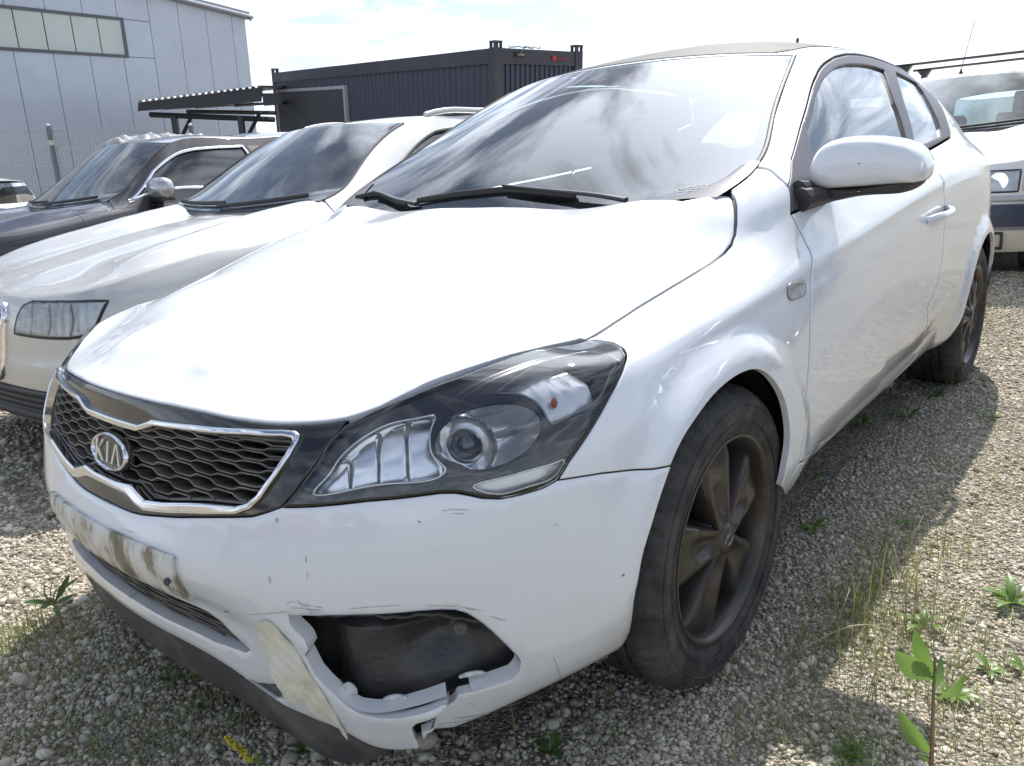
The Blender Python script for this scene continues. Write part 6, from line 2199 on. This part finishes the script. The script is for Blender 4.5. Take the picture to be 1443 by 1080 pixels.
# ---- small blue car and white hatch at the edge of the yard, told apart by their paint
BLUE = paint_mat('blue_paint', (.035, .055, .22), amount=.4)
WHT = paint_mat('white_paint_far', (.72, .73, .74), amount=.3)
hd = np.array([-GR[0], -GR[1]]); hd /= np.linalg.norm(hd)
for (lab, m_, px, b_, sgn_, up_) in (('small blue car standing before the wire fence', BLUE, 30, 9.0, -1, .06), ('white car standing tail-on beyond the blue car', WHT, 24, 12.5, 1, 0.)):
    c = copy_tree(estate)
    d = rayG(px, 262); P = G(d[0]/d[1]*b_, b_, 0)
    h_ = hd*sgn_
    o_ = P[:2]+h_*(3.66 if sgn_ > 0 else -.885)
    c.location = (o_[0], o_[1], float(ground_z(o_[0], o_[1]))+up_)
    c.rotation_euler = (0, 0, math.atan2(h_[1], h_[0]))
    c['label'] = lab
    for ch in list(c.children):
        if ch.name.startswith(('roof_rail',)):
            bpy.data.objects.remove(ch); continue
        if ch.material_slots and ch.data.materials and ch.data.materials[0] == SILV:
            ch.material_slots[0].link = 'OBJECT'
            ch.material_slots[0].material = m_
# ================================================================== ground, gravel, weeds
# one sheet, fine near the cars and coarse towards the horizon
def axis_(lo, hi, c0, c1, st):
    mid = np.arange(c0, c1, st); l = []; x = c0; d = st
    while x > lo: d *= 1.25; x -= d; l.append(x)
    r = []; x = mid[-1]; d = st
    while x < hi: d *= 1.25; x += d; r.append(x)
    return np.array(l[::-1]+list(mid)+r)


ax_, ay_ = axis_(-700, 700, -7, 2.6, .09), axis_(-700, 700, -6, 3.2, .09)
gx, gy = np.meshgrid(ax_, ay_, indexing='ij')
gx, gy = gx.ravel(), gy.ravel()
und = .006*np.sin(gx*2.3+1.3*np.sin(gy*1.7))+.005*np.sin(gy*3.1+gx*1.1)+.004*np.sin(gx*7+gy*5)
near_ = np.exp(-((np.hypot(gx, gy))/9)**2)
gzv = ground_z(gx, gy)+und*near_
GMAT = bpy.data.materials.new('gravel_ground'); GMAT.use_nodes = True
t = GMAT.node_tree; b = t.nodes['Principled BSDF']; _set(b, 'Roughness', .9); _set(b, 'Specular IOR Level', .2)
co = t.nodes.new('ShaderNodeTexCoord')
vo = t.nodes.new('ShaderNodeTexVoronoi'); vo.inputs['Scale'].default_value = 80
vo2 = t.nodes.new('ShaderNodeTexVoronoi'); vo2.feature = 'DISTANCE_TO_EDGE'; vo2.inputs['Scale'].default_value = 80
nz = t.nodes.new('ShaderNodeTexNoise'); nz.inputs['Scale'].default_value = 1.3; nz.inputs['Detail'].default_value = 9; nz.inputs['Roughness'].default_value = .65
for n in (vo, vo2, nz): t.links.new(co.outputs['Object'], n.inputs['Vector'])
sv = t.nodes.new('ShaderNodeSeparateColor'); t.links.new(vo.outputs['Color'], sv.inputs[0])
rp = t.nodes.new('ShaderNodeValToRGB')
rp.color_ramp.elements[0].color = (.17, .15, .11, 1); rp.color_ramp.elements[1].color = (.47, .42, .33, 1)
e_ = rp.color_ramp.elements.new(.5); e_.color = (.29, .265, .22, 1)
t.links.new(sv.outputs[0], rp.inputs[0])
soil = t.nodes.new('ShaderNodeMixRGB'); soil.inputs[2].default_value = (.13, .125, .065, 1)
rs_ = t.nodes.new('ShaderNodeValToRGB'); rs_.color_ramp.elements[0].position = .50; rs_.color_ramp.elements[1].position = .66
t.links.new(nz.outputs['Fac'], rs_.inputs[0])
mm2 = t.nodes.new('ShaderNodeMath'); mm2.operation = 'MULTIPLY'; mm2.inputs[1].default_value = .6; t.links.new(rs_.outputs[0], mm2.inputs[0])
t.links.new(mm2.outputs[0], soil.inputs[0]); t.links.new(rp.outputs[0], soil.inputs[1])
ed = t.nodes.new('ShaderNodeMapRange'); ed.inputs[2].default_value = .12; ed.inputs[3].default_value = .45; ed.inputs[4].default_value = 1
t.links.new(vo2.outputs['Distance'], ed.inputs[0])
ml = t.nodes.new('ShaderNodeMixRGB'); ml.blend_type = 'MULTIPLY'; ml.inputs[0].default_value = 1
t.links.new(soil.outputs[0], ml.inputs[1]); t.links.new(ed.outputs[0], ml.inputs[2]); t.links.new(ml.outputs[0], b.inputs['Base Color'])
bm_ = t.nodes.new('ShaderNodeBump'); bm_.inputs['Strength'].default_value = .9; bm_.inputs['Distance'].default_value = .012
t.links.new(vo2.outputs['Distance'], bm_.inputs['Height']); t.links.new(bm_.outputs[0], b.inputs['Normal'])
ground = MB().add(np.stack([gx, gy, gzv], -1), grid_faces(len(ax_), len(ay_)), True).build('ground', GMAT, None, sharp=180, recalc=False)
tag(ground, kind='structure')


def gh_(x, y):
    x = np.asarray(x, float); y = np.asarray(y, float)
    u = .006*np.sin(x*2.3+1.3*np.sin(y*1.7))+.005*np.sin(y*3.1+x*1.1)+.004*np.sin(x*7+y*5)
    return ground_z(x, y)+u*np.exp(-((np.hypot(x, y))/9)**2)


def project(P):
    d = P-CAM
    z = d@CF
    return np.stack([721.5+FOC*(d@CR)/z, 540-FOC*(d@CU)/z], -1), z


def gpx(px, py):
    """pixel -> ground point"""
    d = CF+CR*(px-721.5)/FOC+CU*(540-py)/FOC
    z = -.015
    for _ in range(6):
        p = CAM+d*(z-CAM[2])/d[2]; z = float(gh_(p[0], p[1]))
    return p


# ---- loose stones
ico = bmesh.new(); bmesh.ops.create_icosphere(ico, subdivisions=1, radius=1)
iv = np.array([v.co[:] for v in ico.verts]); if_ = np.array([[v.index for v in f.verts] for f in ico.faces]); ico.free()
ico = bmesh.new(); bmesh.ops.create_icosphere(ico, subdivisions=2, radius=1)
iv2 = np.array([v.co[:] for v in ico.verts]); if2 = np.array([[v.index for v in f.verts] for f in ico.faces]); ico.free()


def make_stones(name, pos, rad, V0, F0, material, label, sink=.35):
    n = len(pos); nv = len(V0)
    nvar = 24
    var = []
    for k in range(nvar):
        s = rng.uniform(.72, 1.25, 3); s[2] *= rng.uniform(.55, .85)
        v = V0*s
        # facets: pull towards random planes
        for _ in range(5):
            d = rng.normal(size=3); d /= np.linalg.norm(d); h = rng.uniform(.55, .85)
            ex = np.maximum(v@d-h, 0); v = v-np.outer(ex, d)*.9
        v = v*(1+rng.normal(0, .03, (nv, 1)))
        var.append(v)
    var = np.array(var)
    idx = rng.integers(0, nvar, n)
    ang = rng.uniform(0, 2*PI, n)
    tl1, tl2 = rng.normal(0, .25, n), rng.normal(0, .25, n)
    v = var[idx]
    c, s = np.cos(ang)[:, None], np.sin(ang)[:, None]
    x = v[:, :, 0]*c-v[:, :, 1]*s; y = v[:, :, 0]*s+v[:, :, 1]*c; z = v[:, :, 2]+x*tl1[:, None]+y*tl2[:, None]
    P = np.stack([x, y, z], -1)*rad[:, None, None]+pos[:, None, :]
    P[:, :, 2] += rad[:, None]*(.5-sink)
    me = bpy.data.meshes.new(name)
    nf = len(F0)
    me.vertices.add(n*nv); me.vertices.foreach_set('co', P.reshape(-1))
    loops = (F0[None]+(np.arange(n)*nv)[:, None, None]).reshape(-1)
    me.loops.add(len(loops)); me.loops.foreach_set('vertex_index', loops.astype(np.int32))
    me.polygons.add(n*nf)
    me.polygons.foreach_set('loop_start', (np.arange(n*nf)*3).astype(np.int32))
    me.polygons.foreach_set('loop_total', np.full(n*nf, 3, np.int32))
    me.polygons.foreach_set('use_smooth', np.ones(n*nf, bool))
    me.update(calc_edges=True)
    o = link(name, me, material)
    tag(o, label, 'gravel', kind='stuff')
    return o


STM = bpy.data.materials.new('stone'); STM.use_nodes = True
t = STM.node_tree; b = t.nodes['Principled BSDF']; _set(b, 'Roughness', .85); _set(b, 'Specular IOR Level', .25)
gi_ = t.nodes.new('ShaderNodeNewGeometry')
rp = t.nodes.new('ShaderNodeValToRGB')
els = [(0, (.22, .20, .16)), (.25, (.36, .325, .26)), (.5, (.46, .415, .335)), (.7, (.54, .49, .40)), (.86, (.62, .575, .485)), (.94, (.40, .29, .20)), (1., (.25, .24, .215))]
rp.color_ramp.elements[0].position = 0; rp.color_ramp.elements[0].color = (*els[0][1], 1)
rp.color_ramp.elements[1].position = 1; rp.color_ramp.elements[1].color = (*els[-1][1], 1)
for p_, c_ in els[1:-1]:
    e_ = rp.color_ramp.elements.new(p_); e_.color = (*c_, 1)
t.links.new(gi_.outputs['Random Per Island'], rp.inputs[0])
co = t.nodes.new('ShaderNodeTexCoord')
nz = t.nodes.new('ShaderNodeTexNoise'); nz.inputs['Scale'].default_value = 120; nz.inputs['Detail'].default_value = 5
t.links.new(co.outputs['Object'], nz.inputs['Vector'])
mr = t.nodes.new('ShaderNodeMapRange'); mr.inputs[3].default_value = .7; mr.inputs[4].default_value = 1.25; t.links.new(nz.outputs['Fac'], mr.inputs[0])
ml = t.nodes.new('ShaderNodeMixRGB'); ml.blend_type = 'MULTIPLY'; ml.inputs[0].default_value = 1
t.links.new(rp.outputs[0], ml.inputs[1]); t.links.new(mr.outputs[0], ml.inputs[2]); t.links.new(ml.outputs[0], b.inputs['Base Color'])
bm_ = t.nodes.new('ShaderNodeBump'); bm_.inputs['Strength'].default_value = .5; bm_.inputs['Distance'].default_value = .003
t.links.new(nz.outputs['Fac'], bm_.inputs['Height']); t.links.new(bm_.outputs[0], b.inputs['Normal'])


def scatter(n, x0, x1, y0, y1, cond, mpx=260):
    out_ = []
    while sum(len(o) for o in out_) < n:
        p = np.stack([rng.uniform(x0, x1, n), rng.uniform(y0, y1, n)], -1)
        z = gh_(p[:, 0], p[:, 1])
        P = np.stack([p[:, 0], p[:, 1], z], -1)
        q, dep = project(P)
        ok = (dep > .3) & (q[:, 0] > -mpx) & (q[:, 0] < 1443+mpx) & (q[:, 1] > -50) & (q[:, 1] < 1080+mpx) & cond(p)
        out_.append(P[ok])
    return np.vstack(out_)[:n]


def bare(p):
    return .5+.5*np.sin(p[:, 0]*4.1+2*np.sin(p[:, 1]*2.7))*np.sin(p[:, 1]*3.3+1.7*np.sin(p[:, 0]*3.9))


notunder = lambda p: ~((np.abs(p[:, 1]) < .72) & (p[:, 0] < .55) & (p[:, 0] > -3.2))
rightc = lambda p: notunder(p) & (p[:, 1] > .45)
P1 = scatter(40000, -2.6, 1.2, .45, 2.3, rightc)
make_stones('gravel', P1, np.exp(rng.normal(math.log(.0044), .34, len(P1))), iv, if_, STM, 'loose grey gravel beside the hatchback')
P2 = scatter(17000, -5.2, -2.3, .5, 2.9, lambda p: p[:, 1] > .5)
make_stones('gravel', P2, np.exp(rng.normal(math.log(.0070), .30, len(P2))), iv, if_, STM, 'loose grey gravel near the old estate')
P3 = scatter(31000, .1, 1.7, -1.5, .95, lambda p: ~((np.abs(p[:, 1]) < .6) & (p[:, 0] < .5)) & (rng.random(len(p)) > .85*bare(p)**2))
make_stones('gravel', P3, np.exp(rng.normal(math.log(.0045), .42, len(P3))), iv, if_, STM, 'loose gravel before the front bumper')
P4 = scatter(260, .5, 1.7, -1.4, .6, lambda p: p[:, 0] > .45)
make_stones('gravel', P4, np.exp(rng.normal(math.log(.0105), .32, len(P4))), iv2, if2, STM, 'larger pale stones before the front bumper')
P5 = scatter(6000, -.6, 1.2, -4.2, -1.3, lambda p: p[:, 1] < -.9)
make_stones('gravel', P5, np.exp(rng.normal(math.log(.011), .3, len(P5))), iv, if_, STM, 'gravel in front of the silver estate')
P6 = scatter(260, -2.2, .5, .95, 2.2, rightc)
make_stones('gravel', P6, np.exp(rng.normal(math.log(.0095), .28, len(P6))), iv2, if2, STM, 'larger pebbles beside the hatchback')

# ---- grass
def leaf_mat(name, c0, c1, trans=.35):
    M = bpy.data.materials.new(name); M.use_nodes = True
    t = M.node_tree; t.nodes.clear()
    o = t.nodes.new('ShaderNodeOutputMaterial')
    df = t.nodes.new('ShaderNodeBsdfDiffuse'); tr = t.nodes.new('ShaderNodeBsdfTranslucent'); gl = t.nodes.new('ShaderNodeBsdfGlossy'); gl.inputs['Roughness'].default_value = .4
    gi = t.nodes.new('ShaderNodeNewGeometry'); co = t.nodes.new('ShaderNodeTexCoord')
    n = t.nodes.new('ShaderNodeTexNoise'); n.inputs['Scale'].default_value = 30; t.links.new(co.outputs['Object'], n.inputs['Vector'])
    ad = t.nodes.new('ShaderNodeMath'); ad.operation = 'MULTIPLY_ADD'; ad.inputs[1].default_value = .6
    t.links.new(gi.outputs['Random Per Island'], ad.inputs[0])
    hf_ = t.nodes.new('ShaderNodeMath'); hf_.operation = 'MULTIPLY'; hf_.inputs[1].default_value = .5; t.links.new(n.outputs['Fac'], hf_.inputs[0]); t.links.new(hf_.outputs[0], ad.inputs[2])
    rp = t.nodes.new('ShaderNodeValToRGB'); rp.color_ramp.elements[0].color = (*c0, 1); rp.color_ramp.elements[1].color = (*c1, 1)
    t.links.new(ad.outputs[0], rp.inputs[0])
    t.links.new(rp.outputs[0], df.inputs[0]); t.links.new(rp.outputs[0], tr.inputs[0])
    m1 = t.nodes.new('ShaderNodeMixShader'); m1.inputs[0].default_value = trans; t.links.new(df.outputs[0], m1.inputs[1]); t.links.new(tr.outputs[0], m1.inputs[2])
    m2 = t.nodes.new('ShaderNodeMixShader'); m2.inputs[0].default_value = .06; t.links.new(m1.outputs[0], m2.inputs[1]); t.links.new(gl.outputs[0], m2.inputs[2])
    t.links.new(m2.outputs[0], o.inputs[0])
    return M


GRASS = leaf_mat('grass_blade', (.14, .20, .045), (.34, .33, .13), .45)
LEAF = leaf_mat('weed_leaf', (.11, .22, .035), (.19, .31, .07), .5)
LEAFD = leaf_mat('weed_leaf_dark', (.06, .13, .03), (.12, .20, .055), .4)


def blades(mb, base, n, h, spread, width=.0016, lean=.35):
    for _ in range(n):
        a = rng.uniform(0, 2*PI); hh = h*rng.uniform(.45, 1.1)
        d = np.array([math.cos(a), math.sin(a), 0]); side = np.array([-d[1], d[0], 0])
        p0 = np.array(base)+np.array([rng.normal(0, spread), rng.normal(0, spread), 0]); p0[2] = float(gh_(p0[0], p0[1]))-.002
        ln = lean*rng.uniform(.1, 1.3)
        V_ = []
        for k, tt in enumerate((0, .35, .7, 1)):
            c = p0+np.array([0, 0, hh*tt*(1-.25*ln*tt)])+d*hh*ln*tt*tt
            w = width*(1-.85*tt)
            V_ += [c-side*w, c+side*w]
        mb.add(V_, [(0, 1, 3, 2), (2, 3, 5, 4), (4, 5, 7, 6)], True)


gm = MB()
for px, py, n, h, sp in ((1030, 945, 12, .11, .03), (985, 955, 8, .13, .03), (960, 965, 8, .08, .05), (905, 985, 10, .07, .05), (1055, 870, 6, .09, .03), (1090, 830, 8, .05, .04),
                         (1190, 860, 10, .12, .04), (1215, 840, 14, .17, .05), (1240, 900, 26, .20, .07), (1255, 850, 16, .19, .06), (1225, 930, 18, .15, .06), (1275, 800, 10, .13, .05), (1320, 790, 12, .10, .05), (1350, 560, 12, .18, .06), (1385, 470, 14, .25, .08), (1410, 440, 30, .30, .15),
                         (1430, 500, 12, .18, .1), (1340, 520, 10, .20, .06), (1370, 540, 8, .15, .06), (1205, 600, 16, .10, .08), (1240, 620, 14, .09, .08), (1270, 600, 10, .10, .06), (1160, 700, 8, .07, .05), (1105, 760, 7, .08, .03), (700, 1060, 8, .16, .04), (760, 1050, 6, .14, .04), (815, 1040, 10, .13, .05), (870, 1050, 6, .12, .04), (930, 1060, 5, .14, .03),
                         (30, 905, 90, .07, .045), (12, 890, 60, .06, .05), (60, 935, 60, .06, .05), (110, 945, 50, .05, .05), (95, 895, 40, .06, .05), (210, 890, 60, .045, .06), (190, 930, 90, .04, .05), (240, 925, 60, .035, .06), (300, 970, 50, .04, .06), (150, 870, 40, .06, .05), (280, 950, 60, .035, .06), (330, 990, 60, .03, .06), (40, 720, 12, .06, .1), (60, 700, 12, .06, .1), (10, 690, 10, .1, .1),
                         (1230, 770, 14, .05, .04), (1330, 740, 10, .05, .05), (1380, 600, 8, .06, .06), (1420, 700, 8, .05, .05), (1310, 650, 6, .06, .05), (1180, 830, 8, .06, .04), (1135, 900, 10, .06, .05), (1000, 1040, 8, .10, .06), (1080, 985, 8, .06, .06), (1150, 950, 8, .07, .06), (1380, 960, 12, .05, .06), (1350, 1010, 10, .06, .05), (1430, 900, 10, .05, .06), (1420, 1040, 10, .05, .05)):
    blades(gm, gpx(px, py), n, h, sp)
for kk in range(1000):
    px, py = (rng.uniform(900, 1440), rng.uniform(480, 1075)) if kk % 4 else (rng.normal(1245, 75), rng.normal(850, 95))
    p = gpx(px, py)
    if p[1] < .95: continue
    blades(gm, p, int(rng.integers(2, 7)), rng.uniform(.02, .10), .03, width=.0012, lean=.7)
for _ in range(900):
    p = gpx(rng.uniform(0, 640), rng.uniform(760, 1078))
    if rng.random() > bare(p[None, :2])[0]**1.5+.06: continue
    blades(gm, p, int(rng.integers(5, 14)), rng.uniform(.02, .05), .025, width=.0016, lean=.8)
go_ = gm.build('grass', GRASS, None, sharp=180, recalc=False)
tag(go_, 'thin yellow-green grass blades growing through the gravel', 'grass', kind='stuff')
# dry stalks lying and standing
sm = MB()
for pts in ([(0, 640), (60, 700), (110, 760)], [(0, 690), (70, 770)], [(60, 640), (120, 690)], [(1120, 930), (1230, 905), (1300, 930)], [(1370, 520), (1443, 470)]):
    q = [gpx(*p)+np.array([0, 0, .015+.03*math.sin(PI*i/(len(pts)-1))]) for i, p in enumerate(pts)]
    sm.tube(smooth_curve(q, 8) if len(q) > 2 else q, .0016, 5)
for _ in range(26):
    p = gpx(rng.uniform(1170, 1330), rng.uniform(760, 980)); a = rng.uniform(0, 2*PI); h = rng.uniform(.10, .24)
    sm.tube([p, p+np.array([.02*math.cos(a), .02*math.sin(a), h*.6]), p+np.array([.06*math.cos(a), .06*math.sin(a), h])], [.0012, .001, .0008], 4)
st_ = sm.build('dry_stalks', leaf_mat('dry_stalk', (.34, .29, .16), (.45, .40, .24), .2), None, sharp=180)
tag(st_, 'dry straw-coloured stalks scattered over the gravel', 'dry grass', kind='stuff')


def leaf(name, base, tip, width, parent, mtl, up=(0, 0, 1), lobes=0., bend=.15, n=14, curl=.25, twist=0.):
    """one leaf: midrib from base to tip, arched, with toothed edges"""
    b0, b1 = np.array(base, float), np.array(tip, float)
    ax = b1-b0; L = np.linalg.norm(ax); ax = ax/L
    upv = np.array(up, float); side = np.cross(ax, upv); side /= np.linalg.norm(side)+1e-9
    nrm = np.cross(side, ax)
    if twist:
        side, nrm = side*math.cos(twist)+nrm*math.sin(twist), nrm*math.cos(twist)-side*math.sin(twist)
    V_ = []
    for i in range(n):
        tt = i/(n-1)
        c = b0+ax*L*tt+nrm*L*bend*math.sin(PI*tt)
        w = width*(math.sin(PI*min(1, tt*.92+.06))**.8)*(.35+.65*min(1, tt*2.2))
        if lobes: w *= 1+lobes*(1 if i % 2 else -1)*(1-.5*tt)
        w = max(w, .0006)
        for s_, k in ((-1, 1), (-.5, .4), (0, 0), (.5, .4), (1, 1)):
            V_.append(c+side*w*s_+nrm*w*curl*k)
    o = MB().add(V_, grid_faces(n, 5), True).build(name, mtl, parent, sharp=180, recalc=False)
    if parent is not None: o.matrix_parent_inverse = Matrix.Translation(-Vector(parent.location))
    return o


def stem(name, pts, r, parent, mtl):
    o = MB().tube(smooth_curve(pts, 12), np.linspace(r, r*.5, 12), 7).build(name, mtl, parent)
    o.matrix_parent_inverse = Matrix.Translation(-Vector(parent.location))
    return o


STEMR = mat('weed_stem', (.22, .13, .07), .6, var=.2, scale=40)


def at_depth(px, py, ref):
    """point on the pixel's ray at the same camera depth as ref"""
    d = CF+CR*(px-721.5)/FOC+CU*(540-py)/FOC
    return CAM+d*((np.array(ref)-CAM)@CF)


# tall weed with toothed leaves
b0 = gpx(1312, 1078)
w = empty('leafy_weed', tuple(b0)); tag(w, 'tall green weed with toothed upright leaves and reddish stem in the sun', 'weed')
A = lambda px, py, k=0.: at_depth(px, py, b0)+CF*k
stem('stem', [b0, A(1314, 1020), A(1316, 960), A(1318, 925)], .0045, w, STEMR)
for (p, q, wd, lb, tw) in (((1316, 958), (1262, 918), 0.0230, .10, .5), ((1316, 950), (1290, 888), 0.0162, .10, .9), ((1318, 935), (1322, 930), .004, 0, 0), ((1318, 985), (1360, 945), 0.0216, .22, -.6), ((1314, 1065), (1266, 1000), 0.0162, .12, .6),
                           ((1316, 975), (1326, 925), .008, .15, .2), ((1314, 1072), (1292, 1062), .006, .1, .2)):
    leaf('leaf', A(*p), A(*q), wd, w, LEAF, up=-CF, lobes=lb, bend=.10, twist=tw)
# small weed on the left
b0 = gpx(88, 885)
w = empty('leafy_weed', tuple(b0)); tag(w, 'leafy green weed on a thin brown stem left of the bumper', 'weed')
stem('stem', [b0, A(84, 868), A(76, 852), A(70, 842)], .004, w, STEMR)
for (q, wd) in (((40, 846), .007), ((47, 833), .008), ((60, 822), .007), ((72, 812), .007), ((86, 814), .008), ((100, 820), .008), ((104, 838), .007), ((52, 860), .007), ((92, 866), .007), ((80, 828), .006)):
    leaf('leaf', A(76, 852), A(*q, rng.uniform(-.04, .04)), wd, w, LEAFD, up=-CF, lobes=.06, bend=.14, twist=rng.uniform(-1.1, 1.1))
# yellow flower spike
b0 = gpx(372, 1100)
w = empty('yellow_flower', tuple(b0)); tag(w, 'yellow flower spike with a green leaf below the torn bumper', 'flower')
sp_p = [b0, A(366, 1078), A(352, 1068), A(338, 1056), A(320, 1040)]
stem('stem', sp_p, .003, w, LEAF)
cv = smooth_curve([A(356, 1074), A(342, 1060), A(330, 1050), A(318, 1038)], 60)
YEL = leaf_mat('yellow_petal', (.75, .62, .02), (.85, .75, .10), .3)
fm = MB()
for i, c in enumerate(cv):
    for _ in range(3):
        rr = .009*(1-.55*i/60); d = rng.normal(size=3); d /= np.linalg.norm(d)
        e = np.cross(d, rng.normal(size=3)); e /= np.linalg.norm(e)
        p = c+d*rr*rng.uniform(.3, 1)
        fm.add([p-e*.0028, p+d*.003+np.cross(d, e)*.0024, p+e*.0028, p-d*.001-np.cross(d, e)*.0024], [(0, 1, 2, 3)], True)
o = fm.build('petals', YEL, w, sharp=180, recalc=False); o.matrix_parent_inverse = Matrix.Translation(-Vector(w.location)); tag(o, kind='stuff')
leaf('leaf', A(368, 1085), A(362, 1058), .006, w, LEAF, up=-CF, bend=.05, twist=.3)
# low bright herb cushion
b0 = gpx(1200, 1068)
w = empty('herb_cushion', tuple(b0)); tag(w, 'low bright green feathery herb cushion on sunlit gravel', 'weed')
hm = MB()
for _ in range(1300):
    r_ = abs(rng.normal(0, .030)); a = rng.uniform(0, 2*PI)
    p = b0+np.array([r_*math.cos(a)*1.25, r_*math.sin(a), rng.uniform(.002, .030)*(1-min(1, r_/.08))])
    d = rng.normal(size=3); d[2] = abs(d[2]); d /= np.linalg.norm(d); e = np.cross(d, rng.normal(size=3)); e /= np.linalg.norm(e)
    l = rng.uniform(.004, .010)
    hm.add([p-e*.0011, p+d*l, p+e*.0011], [(0, 1, 2)], True)
o = hm.build('foliage', LEAF, w, sharp=180, recalc=False); o.matrix_parent_inverse = Matrix.Translation(-Vector(w.location)); tag(o, kind='stuff')
# low rosettes, each by where it grows
ros = [(1425, 852, .085, 8, .013, LEAF, 'dandelion-like rosette with long leaves beside a pale stick'), (1345, 985, .05, 9, .008, LEAF, 'flat pale-green rosette behind the tall weed'), (1395, 948, .05, 6, .009, LEAF, 'small rosette of notched leaves right of the tall weed'),
       (1145, 748, .055, 5, .011, LEAF, 'seedling with two upright round leaves beside the front tyre'), (1150, 675, .035, 3, .012, LEAF, 'single round green leaf plant behind the front wheel'), (1300, 885, .07, 6, .010, LEAF, 'sprawling narrow-leaved rosette amid the tall grass'),
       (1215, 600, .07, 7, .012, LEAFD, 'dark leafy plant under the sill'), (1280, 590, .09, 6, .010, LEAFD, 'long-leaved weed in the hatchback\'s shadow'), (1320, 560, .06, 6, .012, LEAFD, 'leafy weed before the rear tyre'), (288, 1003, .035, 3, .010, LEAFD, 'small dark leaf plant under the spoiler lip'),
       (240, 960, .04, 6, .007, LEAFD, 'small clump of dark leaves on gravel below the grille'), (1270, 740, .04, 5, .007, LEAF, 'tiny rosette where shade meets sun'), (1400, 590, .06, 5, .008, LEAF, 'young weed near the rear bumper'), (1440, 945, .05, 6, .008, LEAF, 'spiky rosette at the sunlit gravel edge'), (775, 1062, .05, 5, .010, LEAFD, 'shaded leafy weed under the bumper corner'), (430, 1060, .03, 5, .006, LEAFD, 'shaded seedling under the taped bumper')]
for (px, py, L_, n, wd, ml_, lab) in ros:
    b0 = gpx(px, py)
    w = empty('rosette_weed', tuple(b0)); tag(w, lab, 'weed', 'low weeds in the gravel')
    a0 = rng.uniform(0, 2*PI)
    for k in range(n):
        a = a0+2*PI*k/n+rng.normal(0, .25); l = L_*rng.uniform(.6, 1.15)
        el = rng.uniform(.15, .7) if n > 3 else rng.uniform(.7, 1.2)
        tip = b0+np.array([math.cos(a)*math.cos(el), math.sin(a)*math.cos(el), math.sin(el)])*l
        leaf('leaf', b0+np.array([0, 0, .003]), tip, wd*rng.uniform(.7, 1.1), w, ml_, lobes=.18 if n > 5 else .03, bend=.12)
# pale stick
p = gpx(1432, 850)
o = MB().tube([p+np.array([0, 0, .006]), p+np.array([-.005, .004, .05])], [.004, .0035], 8).build('stick', mat('pale_stick', (.55, .50, .42), .7)); tag(o, 'short pale wooden stick standing among the rosette leaves', 'stick')
